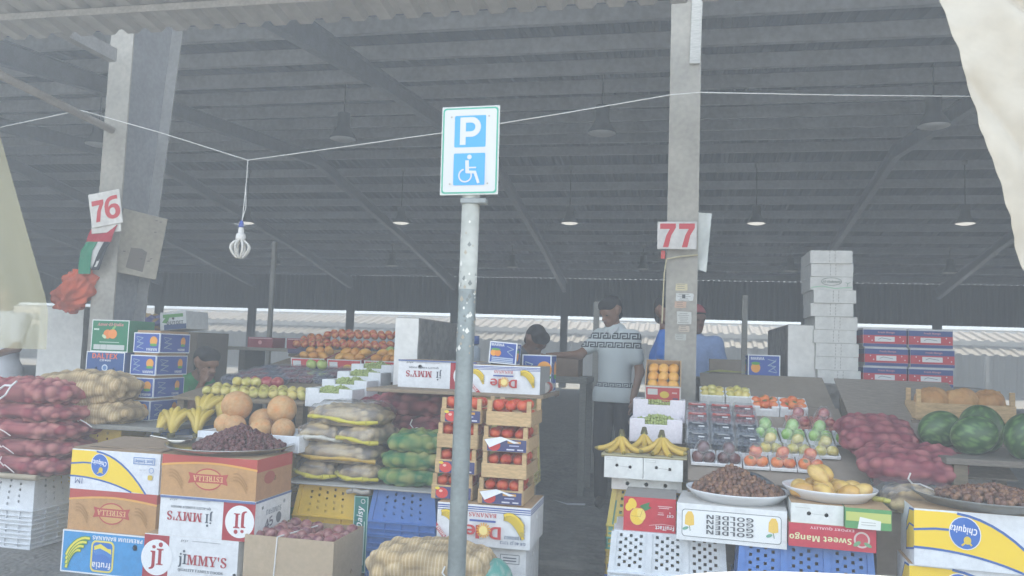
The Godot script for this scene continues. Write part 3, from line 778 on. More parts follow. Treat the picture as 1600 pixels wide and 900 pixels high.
func build_car():
	# the white car one looks out of: bonnet, wings and nose
	var t := thing("parked_car", "white bonnet of the car parked nose-in before the stalls", "car", Vector3(0.74, 0.027, -0.6), 0.15)
	var b := MB.new(); b.col = Color(0.8, 0.8, 0.79)
	var prof := func(u, v):
		var x: float = (u - 0.5) * 1.72
		var z: float = lerpf(0.15, -1.45, v)
		var y: float = 0.985 - 0.10 * pow(v, 1.6) - 0.10 * pow(maxf(0.0, v - 0.78) / 0.22, 2.0) - 0.12 * pow(absf(u - 0.5) * 2.0, 5.0)
		return Vector3(x * (1.0 - 0.08 * v * v), y, z)
	grid_sheet(b, 28, 24, prof, 0.0)
	put(b, "bonnet", "paint", t)
	for s in [-1.0, 1.0]:
		b = MB.new(); b.col = Color(0.8, 0.8, 0.79)
		grid_sheet(b, 8, 24, func(u, v):
			var e: Vector3 = prof.call(1.0 if s > 0 else 0.0, v)
			return e + Vector3(s * 0.05 * sin(u * PI / 2), -0.5 * u, -0.02 * u), 0.0)
		put(b, "wing", "paint", t)
		b = MB.new(); b.col = lin("#c9d2d8")
		b.globe(16, 10, func(la, lo): return Vector3(s * 0.62 + cos(la) * cos(lo) * 0.17, 0.68 + sin(la) * 0.075, -1.4 + cos(la) * sin(lo) * 0.09), func(_a, _b, _c): return lin("#c9d2d8"))
		put(b, "headlight", "enamel", t)
		var wh := Node3D.new(); wh.name = "wheel"; t.add_child(wh, true); wh.position = Vector3(s * 0.8, 0.32, -0.75); wh.rotation.z = PI / 2
		b = MB.new(); b.col = lin("#1c1c1d")
		b.lathe([Vector2(0.2, -0.1), Vector2(0.3, -0.1), Vector2(0.32, -0.07), Vector2(0.32, 0.07), Vector2(0.3, 0.1), Vector2(0.2, 0.1)], 24); put(b, "tyre", "matte", wh)
		b = MB.new(); b.col = lin("#a4a8ab"); b.lathe([Vector2(0, -0.08), Vector2(0.2, -0.09), Vector2(0.2, 0.09), Vector2(0, 0.08)], 24); put(b, "rim", "steel", wh)
	b = MB.new(); b.col = Color(0.78, 0.78, 0.77)
	b.bbox(Vector3(0, 0.5, -1.47), Vector3(1.62, 0.4, 0.2), 0.07); put(b, "bumper", "paint", t)
	b = MB.new(); b.col = lin("#222325"); b.bbox(Vector3(0, 0.62, -1.575), Vector3(0.8, 0.12, 0.03), 0.01); put(b, "grille", "plastic", t)
	b = MB.new(); b.col = lin("#2a2b2d"); b.bbox(Vector3(0, 0.93, 0.2), Vector3(1.5, 0.06, 0.22), 0.02); put(b, "scuttle", "plastic", t)

# ---------------------------------------------------------------- goods: crates, sacks, fruit
# plastic crate; inverted ones narrow upwards. panels of square holes on the front, ribs and lips round the rim
func plastic_crate(label: String, x: float, dz: float, y: float, w: float, h: float, d: float, c: Color, o := {}) -> Node3D:
	var t := thing("plastic_crate", label, "crate", Vector3(x, y, -dz - d / 2), o.get("turn", 0.0), o.get("group", "plastic crates under the displays"))
	var key := "crate %.3f %.3f %.3f %s %s" % [w, h, d, c, o]
	if not meshes.has(key):
		var X := Vector3.RIGHT; var Y := Vector3.UP; var Z := Vector3.BACK
		var lean: float = o.get("lean", 0.025)
		var rim: float = o.get("rim", 0.07)
		var np: int = o.get("panels", 1)
		var b := MB.new(); b.col = c
		var ph := h - rim
		var rows := int(ph / 0.036)
		for side in 4:
			var wide: float = w if side % 2 == 0 else d
			var dep: float = d if side % 2 == 0 else w
			var n: Vector3 = [Z, X, -Z, -X][side]; var r: Vector3 = [X, -Z, -X, Z][side]
			var hw := wide - 0.03
			var up := (Y * ph - n * lean).normalized()
			var org: Vector3 = n * (dep / 2 - 0.015 - lean / 2) + Y * (rim + ph / 2)
			var lh := sqrt(ph * ph + lean * lean)
			var m: int = np if side % 2 == 0 else maxi(1, np - 1)
			var holes := []
			if side < 2 or side == 3:
				for k in m:
					var pw := hw / m
					var cx := -hw / 2 + pw * (k + 0.5)
					var nc: int = o.get("cols", 5)
					for i in nc:
						for j in rows:
							var vv := -lh / 2 + 0.03 + j * 0.036 + (0.018 if i % 2 else 0.0)
							if vv > lh / 2 - 0.02: continue
							holes.append([cx + (i - (nc - 1) / 2.0) * pw * 0.7 / nc, vv, 0.0075])
			b.panel(org, r, up, n.slerp(Y, 0.05), hw, lh, holes, 0.004, 2.0 * lean / hw)
			# posts between the panels
			for k in m + 1:
				var px := -hw / 2 + hw * k / m
				px *= 0.985
				var a := n * (dep / 2 - 0.012) + r * px + Y * rim
				var e := n * (dep / 2 - 0.012 - lean) + r * px * (1.0 - 2.0 * lean / hw) + Y * (h - 0.004)
				hex8(b, [a - r * 0.014 - n * 0.006, a + r * 0.014 - n * 0.006, a + r * 0.014 + n * 0.008, a - r * 0.014 + n * 0.008], [e - r * 0.014 - n * 0.006, e + r * 0.014 - n * 0.006, e + r * 0.014 + n * 0.006, e - r * 0.014 + n * 0.006])
		var tw := w - 0.03 - 2 * lean; var td := d - 0.03 - 2 * lean
		b.poly([Vector3(-tw / 2, h, -td / 2), Vector3(tw / 2, h, -td / 2), Vector3(tw / 2, h, td / 2), Vector3(-tw / 2, h, td / 2)], Y)
		meshes[key] = b.mesh(mats.plastic)
		b = MB.new(); b.col = c
		for side in 4:
			var wide: float = w if side % 2 == 0 else d
			var dep: float = d if side % 2 == 0 else w
			var n: Vector3 = [Z, X, -Z, -X][side]; var r: Vector3 = [X, -Z, -X, Z][side]
			var q := Basis(r, Y, n)
			b.bbox(n * (dep / 2 - 0.008) + Y * (rim - 0.004), Vector3(wide - 0.002, 0.01, 0.016), 0.002, q)
			b.bbox(n * (dep / 2 - 0.008) + Y * (rim * 0.45), Vector3(wide - 0.002, 0.007, 0.014), 0.002, q)
			b.bbox(n * (dep / 2 - 0.006) + Y * 0.006, Vector3(wide, 0.012, 0.012), 0.002, q)
			b.box(n * (dep / 2 - 0.016) + Y * (rim / 2), Vector3(wide - 0.03, rim - 0.01, 0.003), q)
			var nr := maxi(3, int(wide / 0.1))
			for k in nr + 1:
				b.box(n * (dep / 2 - 0.009) + Y * (rim / 2) + r * (wide - 0.012) * (float(k) / nr - 0.5), Vector3(0.006, rim - 0.006, 0.012), q)
		meshes[key + "rim"] = b.mesh(mats.plastic)
	inst("body", meshes[key], t)
	inst("ribbed_rim", meshes[key + "rim"], t)
	return t

# slatted wooden tomato crate: corner posts, side boards, bottom slats
func wood_crate(label: String, x: float, dz: float, y: float, w: float, h: float, d: float, group: String, turn := 0.0) -> Node3D:
	var t := thing("wooden_crate", label, "crate", Vector3(x, y, -dz - d / 2), turn, group)
	var tone := func(): return lin("#c8a87a") * rng.randf_range(0.85, 1.1)
	for sx in [-1.0, 1.0]:
		for sz in [-1.0, 1.0]:
			var b := MB.new(); b.col = tone.call()
			b.bbox(Vector3(sx * (w / 2 - 0.014), h / 2, sz * (d / 2 - 0.018)), Vector3(0.024, h, 0.02), 0.002)
			put(b, "corner_post", "wood", t)
	for sz in [-1.0, 1.0]:
		var b := MB.new(); b.col = tone.call()
		b.bbox(Vector3(0, h * 0.3, sz * (d / 2 - 0.004)), Vector3(w, h * 0.54, 0.006), 0.0015)
		put(b, "board", "wood", t)
	for sx in [-1.0, 1.0]:
		var b := MB.new(); b.col = tone.call()
		b.bbox(Vector3(sx * (w / 2 + 0.001), h * 0.3, 0), Vector3(0.005, h * 0.54, d - 0.02), 0.0015)
		put(b, "board", "wood", t)
	for i in 4:
		var b := MB.new(); b.col = tone.call()
		b.box(Vector3(0, 0.006, (i - 1.5) * (d - 0.03) / 4), Vector3(w - 0.06, 0.006, d / 4 - 0.025))
		put(b, "bottom_slat", "wood", t)
	return t

# a net sack full of round things: pillow with a lump for each one. size (x, y, z)
func sack_mesh(key: String, s: Vector3, lump: float, cols: Array, mat: String, sd: int, tie := -1.0, nu := 150, nv := 64, strings := 0.0) -> ArrayMesh:
	if meshes.has(key): return meshes[key]
	var cell := FastNoiseLite.new(); cell.seed = sd; cell.noise_type = FastNoiseLite.TYPE_CELLULAR; cell.fractal_type = FastNoiseLite.FRACTAL_NONE; cell.frequency = 1.0 / lump
	cell.cellular_return_type = FastNoiseLite.RETURN_DISTANCE; cell.cellular_jitter = 0.8
	var val: FastNoiseLite = cell.duplicate(); val.cellular_return_type = FastNoiseLite.RETURN_CELL_VALUE
	var b := MB.new()
	var h := s * 0.5
	b.globe(nu, nv, func(la, lo):
		var d := Vector3(cos(la) * cos(lo), sin(la), cos(la) * sin(lo))
		var e := 0.55
		var p := Vector3(signf(d.x) * pow(absf(d.x), e) * h.x, signf(d.y) * pow(absf(d.y), 0.8) * h.y, signf(d.z) * pow(absf(d.z), e) * h.z)
		p.y *= 1.0 - 0.25 * pow(absf(p.x) / h.x, 3.0)
		var w := Vector3(p.x, p.y, p.z)
		var f := cell.get_noise_3d(w.x, w.y, w.z) + 1.0
		var amp := lump * 0.6 * (0.42 - f)
		var g := d.normalized() * amp
		p += g
		p.y += 0.1 * h.y * noise_a.get_noise_3d(p.x * 4.0 + sd, 0.3, p.z * 4.0)
		p.y = maxf(p.y, -h.y * 0.82)
		if tie > 0.0 and d.x < -0.86: p = p.lerp(Vector3(-h.x * 1.15, 0.1 * h.y, p.z * 0.2), (-d.x - 0.86) / 0.14 * tie)
		return p + Vector3(0, h.y * 0.82, 0)
	, func(la, lo, p):
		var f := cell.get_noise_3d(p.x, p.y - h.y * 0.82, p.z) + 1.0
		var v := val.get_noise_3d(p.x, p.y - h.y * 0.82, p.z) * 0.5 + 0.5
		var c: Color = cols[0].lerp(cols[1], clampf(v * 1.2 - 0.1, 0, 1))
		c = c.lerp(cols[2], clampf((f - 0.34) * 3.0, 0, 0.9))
		if strings > 0.0:
			var q := fposmod((p.x * 0.94 + p.z * 0.3) / strings, 1.0)
			if q < 0.22: c = c.lerp(Color(0.62, 0.58, 0.5), 0.7)
		return c)
	meshes[key] = b.mesh(mats[mat])
	return meshes[key]

func sack(called: String, label: String, cat: String, mesh: Mesh, x: float, y: float, dc: float, turn := 0.0, group := "", tie = null, roll := 0.0) -> Node3D:
	var t := thing(called, label, cat, Vector3(x, y, -dc), turn, group)
	t.rotation.z = roll
	inst("net", mesh, t)
	if tie != null:
		var b := MB.new(); b.col = tie[1]
		var a: Vector3 = tie[0]
		b.path([a, a + Vector3(0.03, 0.012, 0.02), a + Vector3(0.08, -0.005, 0.03), a + Vector3(0.12, -0.03, 0.025)], 0.0035, 5)
		b.path([a, a + Vector3(-0.02, 0.03, 0.015), a + Vector3(-0.01, 0.06, 0.01)], 0.004, 5)
		put(b, "string", "cloth", t)
	return t

# fruit meshes, each in a few tones
func fruit_mesh(kind: String, v: int) -> ArrayMesh:
	var key := kind + str(v)
	if meshes.has(key): return meshes[key]
	var spec = {
		"tomato": [0.033, 0.9, ["#b92e17", "#c8452a", "#c2371c"], "#d0652f", "fruit"],
		"red_apple": [0.037, 0.93, ["#b2301f", "#c4563a", "#bb3f2a"], "#d9a45c", "fruit"],
		"yellow_apple": [0.036, 0.95, ["#c2b052", "#cdb95f", "#b3ab50"], "#ddd08c", "fruit"],
		"green_apple": [0.037, 0.93, ["#8fa544", "#9cae55", "#869c3e"], "#b9c27a", "fruit"],
		"persimmon": [0.036, 0.85, ["#d0602a", "#d8733a", "#c9552a"], "#e08d4c", "fruit"],
		"pomegranate": [0.045, 0.95, ["#93222f", "#a83340", "#8b1e2d"], "#c98372", "fruit"],
		"guava": [0.04, 1.08, ["#7fae52", "#8fb863", "#73a548"], "#b6cf8b", "fruit"],
		"jujube": [0.0145, 1.15, ["#3f1a1e", "#522428", "#5c2d2b"], "#6b3a35", "fruit"],
		"date": [0.0135, 1.3, ["#573728", "#8d6647", "#714a37"], "#6b4a3a", "fruit"],
		"grape": [0.0095, 1.1, ["#94a355", "#a8b36a"], "#b4bd80", "fruit"],
		"mango": [0.05, 1.0, ["#d99a35", "#e0a848", "#d48d2c"], "#c98a3b", "fruit"],
		"honey_mango": [0.055, 1.0, ["#d7b45f", "#dcbb6c", "#cfa455"], "#b98b4c", "fruit"],
		"cantaloupe": [0.1, 0.97, ["#cf9d62", "#c8935c", "#d6a76e"], "#d88e48", "fruit_dull"],
		"pumpkin": [0.11, 0.85, ["#c08e54", "#b98448"], "#ca9d63", "fruit_dull"],
		"watermelon": [0.11, 1.15, ["#33562c", "#2d4f2a"], "#5f8548", "fruit"],
		"shallot": [0.036, 0.92, ["#7d3f46", "#96595a", "#6d3340"], "#b58a80", "fruit"],
	}[kind]
	var r: float = spec[0]; var sq: float = spec[1]
	var c0 := lin(spec[2][v % spec[2].size()]); var c1 := lin(spec[3])
	var big := r > 0.08; var small := r < 0.02
	var b := MB.new()
	var nu := 40 if big else 9 if small else 16
	var nv := 24 if big else 6 if small else 11
	var off := v * 7.3
	b.globe(nu, nv, func(la, lo):
		var d := Vector3(cos(la) * cos(lo), sin(la), cos(la) * sin(lo))
		var p := d * r
		p.y *= sq
		match kind:
			"tomato", "red_apple", "yellow_apple", "green_apple", "persimmon", "pomegranate":
				p.y -= r * 0.3 * exp(-pow(Vector2(d.x, d.z).length() / 0.3, 2.0)) * signf(d.y)
				if kind == "tomato": p *= 1.0 + 0.025 * cos(lo * 5 + off)
			"mango", "honey_mango":
				p = Vector3(d.x * r * 1.32, d.y * r * 0.78, d.z * r * 0.92)
				p.y += 0.25 * r * pow(d.x, 2.0) * (1.0 if d.x > 0 else 0.4) * -1.0
			"pumpkin": p *= 1.0 - 0.05 * absf(sin(lo * 5.0)) ; p.y -= r * 0.22 * exp(-pow(Vector2(d.x, d.z).length() / 0.28, 2.0)) * signf(d.y)
			"guava": p *= 1.0 + 0.05 * noise_a.get_noise_3d(d.x * 2 + off, d.y * 2, d.z * 2)
			"jujube", "date", "grape": p *= 1.0 + 0.05 * noise_a.get_noise_3d(d.x + off, d.y, d.z)
		return p
	, func(la, lo, p):
		var q: Vector3 = p / r
		var n := noise_a.get_noise_3d(q.x * 1.3 + off, q.y * 1.3, q.z * 1.3)
		var c := c0.lerp(c1, clampf(0.3 + n * 0.9, 0, 1))
		if kind == "watermelon":
			var s := sin(lo * 9.0 + 1.6 * noise_a.get_noise_3d(q.x * 3 + off, q.y * 3, q.z * 3))
			c = c0.lerp(c1, smoothstep(0.2, 1.2, s + 0.9 * noise_a.get_noise_3d(q.x * 7, q.y * 7, q.z * 7)))
		elif kind == "cantaloupe":
			c = c.lerp(lin("#dbc093"), 0.35 * clampf(absf(noise_a.get_noise_3d(q.x * 9, q.y * 9, q.z * 9)) * 2.5, 0, 1))
		elif kind in ["red_apple", "yellow_apple", "green_apple"] and absf(q.y) > 0.55 * sq and Vector2(q.x, q.z).length() < 0.3: c = c.lerp(lin("#7c6a33"), 0.7)
		elif kind == "persimmon" and q.y > 0.4 and Vector2(q.x, q.z).length() < 0.35: c = lin("#6d7440")
		return c)
	meshes[key] = b.mesh(mats[spec[4]])
	return meshes[key]

func fruit(kind: String, called: String, label: String, cat: String, group: String, p: Vector3, size := 1.0, spin := true, parent = null) -> MeshInstance3D:
	var o := inst(called, fruit_mesh(kind, rng.randi() % 3), parent)
	var bs := Basis()
	if spin: bs = Basis.from_euler(Vector3(rng.randf_range(-0.7, 0.7), rng.randf() * TAU, rng.randf_range(-0.7, 0.7)))
	o.transform = Transform3D(bs.scaled(Vector3.ONE * size), p)
	if parent == null: tag(o, label, cat, group)
	return o

# a mound of small fruit on a tray: outer ones single things, the core one mass
func mound(kind: String, called: String, label: String, cat: String, group: String, c: Vector3, ra: float, rb: float, h: float, r: float, core_label: String, lean := 0.0):
	var out := []
	var k := 0
	var step := r * 1.75
	for ring in range(0, int(ra / step) + 1):
		var t := float(ring) * step / ra
		if t > 1.0: break
		var n := maxi(1, int(TAU * ring * 0.97))
		for i in n:
			var a := TAU * (i + 0.5 * (ring % 2)) / n + rng.randf_range(-0.1, 0.1)
			var tt := clampf(t + rng.randf_range(-0.03, 0.03), 0, 1)
			var y := h * pow(1.0 - tt, 0.9) + rng.randf_range(-0.2, 0.3) * r
			out.append(c + Vector3(cos(a) * tt * ra + lean * (1 - tt), maxf(y, 0.0) + r * 0.9, sin(a) * tt * rb))
	var core := MultiMeshInstance3D.new(); core.name = numbered(called + "_heap"); add_child(core)
	var mm := MultiMesh.new(); mm.transform_format = MultiMesh.TRANSFORM_3D; mm.mesh = fruit_mesh(kind, 1)
	var xs := []
	for p in out:
		for lay in 2:
			var y: float = (p.y - c.y) - r * (1.5 + 1.4 * lay)
			if y > r * 0.5: xs.append(Transform3D(Basis.from_euler(Vector3(rng.randf() * 3, rng.randf() * 3, rng.randf() * 3)), Vector3(p.x + r * 0.6, c.y + y, p.z + r * 0.5)))
	mm.instance_count = xs.size()
	for i in xs.size(): mm.set_instance_transform(i, xs[i])
	core.multimesh = mm; tag(core, core_label, cat, "", "stuff")
	for p in out:
		if p.z < c.z - rb * 0.62 and p.y < c.y + h * 0.35: continue
		fruit(kind, called, label, cat, group, p, rng.randf_range(0.88, 1.1))

# loose grapes filling a box: one mass
func grape_mass(label: String, c: Vector3, w: float, d: float, hump: float, kind := "grape", called := "green_grapes", r := 0.0095):
	var mi := MultiMeshInstance3D.new(); mi.name = numbered(called); add_child(mi)
	var mm := MultiMesh.new(); mm.transform_format = MultiMesh.TRANSFORM_3D; mm.mesh = fruit_mesh(kind, 0)
	var xs := []
	var nx := int(w / (r * 1.7)); var nz := int(d / (r * 1.7))
	for i in nx:
		for j in nz:
			var u := (i + 0.5) / nx * 2 - 1; var v := (j + 0.5) / nz * 2 - 1
			for lay in 3:
				var y := hump * (1 - u * u) * (1 - 0.7 * v * v) + 0.4 * hump * noise_a.get_noise_2d(i * 0.23 + c.x * 9, j * 0.23) - lay * r * 1.5 + rng.randf_range(-0.3, 0.3) * r
				xs.append(Transform3D(Basis.from_euler(Vector3(rng.randf() * 3, rng.randf() * 3, 0)), c + Vector3(u * w / 2 + rng.randf_range(-0.3, 0.3) * r, y, v * d / 2 + rng.randf_range(-0.3, 0.3) * r)))
	mm.instance_count = xs.size()
	for i in xs.size(): mm.set_instance_transform(i, xs[i])
	mi.multimesh = mm; tag(mi, label, "grapes", "", "stuff")

# white foam box with notched front rim
func foam_box(label: String, x: float, dz: float, y: float, w: float, h: float, d: float, c := Color(0.78, 0.79, 0.8), notch := true, group := "white foam fruit boxes", called := "foam_box", cat := "foam box") -> Node3D:
	var t := thing(called, label, cat, Vector3(x, y, -dz - d / 2), 0.0, group)
	var b := MB.new(); b.col = c
	var q := 0.016
	for s in [-1.0, 1.0]:
		b.bbox(Vector3(s * (w / 2 - q / 2), h / 2, 0), Vector3(q, h, d), 0.004)
		var z: float = s * (d / 2 - q / 2 - 0.0004)
		if notch:
			b.bbox(Vector3(0, h * 0.38, z), Vector3(w - 2 * q, h * 0.76, q), 0.004)
			b.bbox(Vector3(-w * 0.335, h * 0.5, z), Vector3(w * 0.25, h, q - 0.001), 0.004); b.bbox(Vector3(w * 0.335, h * 0.5, z), Vector3(w * 0.25, h, q - 0.001), 0.004)
		else: b.bbox(Vector3(0, h / 2, z), Vector3(w - 2 * q, h, q), 0.004)
	b.box(Vector3(0, q / 2 + 0.001, 0), Vector3(w - 2 * q, q, d - 2 * q))
	put(b, "box", "foam", t)
	return t

func banana_mesh(v: int, green := 0.0) -> ArrayMesh:
	var key := "banana%d%.1f" % [v, green]
	if meshes.has(key): return meshes[key]
	var b := MB.new()
	var n := 10; var m := 7
	var L := 0.19; var R := 0.12 + 0.02 * v
	var P := []
	for i in n + 1:
		var s := float(i) / n
		var a := (s - 0.5) * L / R
		var rr := 0.0175 * (0.22 if i == 0 else 0.34 if i == 1 else 0.5 if i == n - 0 else 0.75 if i == n - 1 else 0.8 + 0.2 * sin(PI * s))
		if i == n: rr = 0.005
		var c := Vector3(0, -R * cos(a) + R, R * sin(a)); var out := Vector3(0, -cos(a), sin(a))
		var ring := []
		for k in m:
			var t := TAU * k / m
			ring.append(c + (out * cos(t) + Vector3.RIGHT * sin(t)) * rr)
		P.append(ring)
	b.round_()
	for i in n:
		var s := float(i) / n
		var c := lin("#c9a94a").lerp(lin("#a3a83c"), green * (0.5 + 0.5 * absf(s - 0.5)))
		if i == 0: c = lin("#8b8a3f")
		if i == n - 1: c = lin("#8b7b34")
		b.col = c * (0.93 + 0.1 * v)
		var mid := Vector3.ZERO
		for k in m: mid += (P[i][k] + P[i + 1][k]) / (2.0 * m)
		for k in m:
			var e: Array = [P[i][k], P[i][(k + 1) % m], P[i + 1][(k + 1) % m], P[i + 1][k]]
			b.poly(e, (e[0] + e[1] + e[2] + e[3]) / 4.0 - mid)
	b.flat()
	meshes[key] = b.mesh(mats.fruit)
	return meshes[key]

# a hand of bananas standing on its tips: crown on top, fingers spread round the front
func banana_bunch(label: String, p: Vector3, n: int, spread: float, turn: float, group: String, green := 0.0, size := 1.0, up := false):
	var t := thing("banana_bunch", label, "bananas", p, turn, group)
	if up: t.rotation.z = PI; t.position.y += 0.15 * size
	for i in n:
		var u := (i + 0.5) / n - 0.5
		var a := u * spread
		for lay in 2:
			if lay == 1 and (i % 2 == 0): continue
			var bs := Basis(Vector3.UP, a) * Basis(Vector3.RIGHT, 0.95 - 0.35 * lay - 0.3 * absf(u))
			# the stem end (z negative in the mesh) sits at the crown
			var o := inst("banana", banana_mesh(i % 3, green), t)
			var bb := bs.scaled(Vector3.ONE * size)
			o.transform = Transform3D(bb, Vector3(0, 0.135 * size, 0) - bb * Vector3(0, 0.035, -0.088))
	var b := MB.new(); b.col = lin("#5f5a35")
	b.tube(Vector3(0, 0.115 * size, -0.012), Vector3(0, 0.155 * size, -0.004), 0.022 * size, 0.012 * size, 8)
	put(b, "crown", "fruit_dull", t)
	return t

# three or four fruits under film on a foam tray
func wrapped_pack(called: String, label: String, kind: String, p: Vector3, turn_x: float, group: String, r := 0.04, tint := Color(0.8, 0.8, 0.8), long := false):
	var t := thing(called, label, "fruit pack", p, 0.0, group)
	t.rotation = Vector3(turn_x, rng.randf_range(-0.06, 0.06), 0)
	var b := MB.new(); b.col = tint
	var w := 0.125; var d := 0.15
	b.bbox(Vector3(0, 0.006, 0), Vector3(w, 0.008, d), 0.003)
	for s in [-1.0, 1.0]:
		b.bbox(Vector3(s * w / 2, 0.012, 0), Vector3(0.006, 0.018, d + 0.004), 0.002); b.bbox(Vector3(0, 0.012, s * d / 2), Vector3(w, 0.018, 0.006), 0.002)
	put(b, "tray", "foam", t)
	var at := [Vector3(-0.03, r * 0.85, 0.035), Vector3(0.03, r * 0.85, 0.035), Vector3(0, r * 0.85 + 0.004, -0.035), Vector3(0, r * 2.05, 0.0)]
	for q in at:
		var o := inst("fruit", fruit_mesh(kind, rng.randi() % 3), t)
		var bs := Basis.from_euler(Vector3(rng.randf() * 0.6, rng.randf() * TAU, rng.randf() * 0.6))
		var sc: float = r / {"guava": 0.04, "yellow_apple": 0.036, "persimmon": 0.036, "pomegranate": 0.045, "tomato": 0.033, "jujube": 0.0145}[kind] * 0.86
		o.transform = Transform3D((Basis(Vector3.RIGHT, -0.3) * bs if not long else Basis(Vector3.RIGHT, PI / 2)).scaled(Vector3.ONE * sc), q)
	b = MB.new()
	b.globe(14, 8, func(la, lo):
		var e := Vector3(cos(la) * cos(lo), maxf(sin(la), -0.05), cos(la) * sin(lo))
		var wide := 1.0 - 0.35 * clampf(e.y, 0, 1)
		return Vector3(signf(e.x) * pow(absf(e.x), 0.7) * 0.066 * wide, 0.008 + e.y * (r * 3.0), signf(e.z) * pow(absf(e.z), 0.7) * 0.078 * wide)
	, func(_a, _b, _c): return Color.WHITE)
	put(b, "film", "film", t)
	return t

# clear clam-shell punnet of dark or red berries
func punnet(label: String, p: Vector3, w: float, h: float, d: float, berries: Color, turn_x: float, group: String, sticker = null, tall := false):
	var t := thing("fruit_punnet", label, "punnet", p, 0.0, group)
	t.rotation = Vector3(turn_x, rng.randf_range(-0.04, 0.04), 0)
	var key := "punnet%.2f%.2f%.2f" % [w, h, d]
	if not meshes.has(key):
		var b := MB.new(); b.bbox(Vector3(0, h / 2, 0), Vector3(w, h, d), 0.006)
		meshes[key] = b.mesh(mats.clear)
		b = MB.new(); b.bbox(Vector3(0, h * 0.62, 0), Vector3(w + 0.012, 0.004, d + 0.012), 0.0015)
		meshes[key + "lip"] = b.mesh(mats.clear)
	inst("shell", meshes[key], t); inst("lip", meshes[key + "lip"], t)
	var mk_ := "berries%.2f%.2f%.2f%s" % [w, h, d, berries]
	if not meshes.has(mk_):
		var b := MB.new()
		var n := 5
		for i in n:
			for j in n:
				for k in 2:
					var c := berries * rng.randf_range(0.7, 1.3)
					var o := Vector3((i - 2) * w * 0.17 + rng.randf_range(-0.004, 0.004), 0.012 + k * h * 0.42, (j - 2) * d * 0.17 + rng.randf_range(-0.004, 0.004))
					var rr := w * 0.115
					b.globe(7, 5, func(la, lo): return o + Vector3(cos(la) * cos(lo), sin(la), cos(la) * sin(lo)) * rr, func(_a, _b, _c): return c)
		meshes[mk_] = b.mesh(mats.fruit)
	var bo := inst("berries", meshes[mk_], t); bo.set_meta("kind", "stuff")
	if sticker != null:
		var k := Ink.new(Vector3(0, h + 0.0005, 0), Vector3.RIGHT, Vector3.FORWARD, Vector3.UP)
		k.rect(0, 0, w * 0.8, d * 0.25, sticker)
		for i in 3: k.rect(-0.005 + i * 0.004, 0.008 - i * 0.006, w * 0.5, 0.0022, Color(0.7, 0.68, 0.66))
		k.rect(w * 0.15, -d * 0.33, w * 0.26, d * 0.14, Color(0.72, 0.72, 0.72))
		stamp(k, t, "sticker")
	return t

# round tray with sloping rim
func round_tray(called: String, label: String, p: Vector3, r: float, h: float, c: Color, mat: String) -> Node3D:
	var t := thing(called, label, "tray", p)
	var b := MB.new(); b.col = c
	b.lathe([Vector2(0.0, 0.0), Vector2(r * 0.78, 0.0), Vector2(r * 0.97, h * 0.8), Vector2(r, h), Vector2(r * 1.0, h + 0.004), Vector2(r * 0.97, h + 0.002), Vector2(r * 0.76, 0.005), Vector2(0.0, 0.005)], 48)
	put(b, "tray", mat, t)
	return t

# clear bag of ginger or garlic with a coloured roll inside
func root_bag(label: String, x: float, y: float, dc: float, s: Vector3, turn: float, band: Color, sd: int, flipped := 1.0):
	var t := thing("root_bag", label, "produce bag", Vector3(x, y, -dc), turn, "clear bags of ginger piled beside the melons")
	inst("roots", sack_mesh("roots%d" % (sd % 3), s, 0.055, [lin("#b59a6c"), lin("#c9b388"), lin("#5d4a36")], "fruit_dull", sd % 3 + 3, -1.0, 56, 28), t)
	var b := MB.new()
	b.globe(40, 18, func(la, lo):
		var d := Vector3(cos(la) * cos(lo), sin(la), cos(la) * sin(lo))
		var p := Vector3(signf(d.x) * pow(absf(d.x), 0.5) * s.x * 0.54, signf(d.y) * pow(absf(d.y), 0.8) * s.y * 0.53, signf(d.z) * pow(absf(d.z), 0.5) * s.z * 0.54)
		p += d * 0.012 * noise_a.get_noise_3d(p.x * 16 + sd, p.y * 16, p.z * 16)
		return Vector3(p.x, maxf(p.y + s.y * 0.41, 0.001), p.z)
	, func(_a, _b, _c): return Color.WHITE)
	put(b, "clear_bag", "bag", t)
	b = MB.new(); b.col = band
	var pts := []
	for i in 9:
		var u := i / 8.0
		pts.append(Vector3((u - 0.5) * s.x * 1.02, s.y * (0.32 + 0.05 * sin(u * 7 + sd)) - 0.02 * u * flipped, s.z * (0.53 - 0.15 * pow(absf(u - 0.5) * 2, 4))))
	for i in 8: b.tube(pts[i], pts[i + 1], 0.012 + 0.004 * sin(i * 2.1 + sd), 0.012 + 0.004 * sin(i * 2.1 + 2.1 + sd), 7)
	put(b, "coloured_seal", "plastic", t)
	return t

# ---------------------------------------------------------------- printed designs
func banana_print(k: Ink, x: float, y: float, s: float, dir: float, leaf := "#e3c437"):
	for i in 5:
		var pts := []
		for j in 8:
			var t := j / 7.0
			pts.append(Vector2(x + dir * s * (-0.5 + t), y + s * (0.34 - 0.95 * t * t + 0.12 * i * (0.4 + t) - 0.25)))
		k.line(pts, s * 0.19, lin("#6b5a2a")); k.line(pts, s * 0.15, lin(leaf))
	k.oval(x + dir * s * 0.46, y - s * 0.62, s * 0.1, s * 0.13, lin("#b09a3a"))

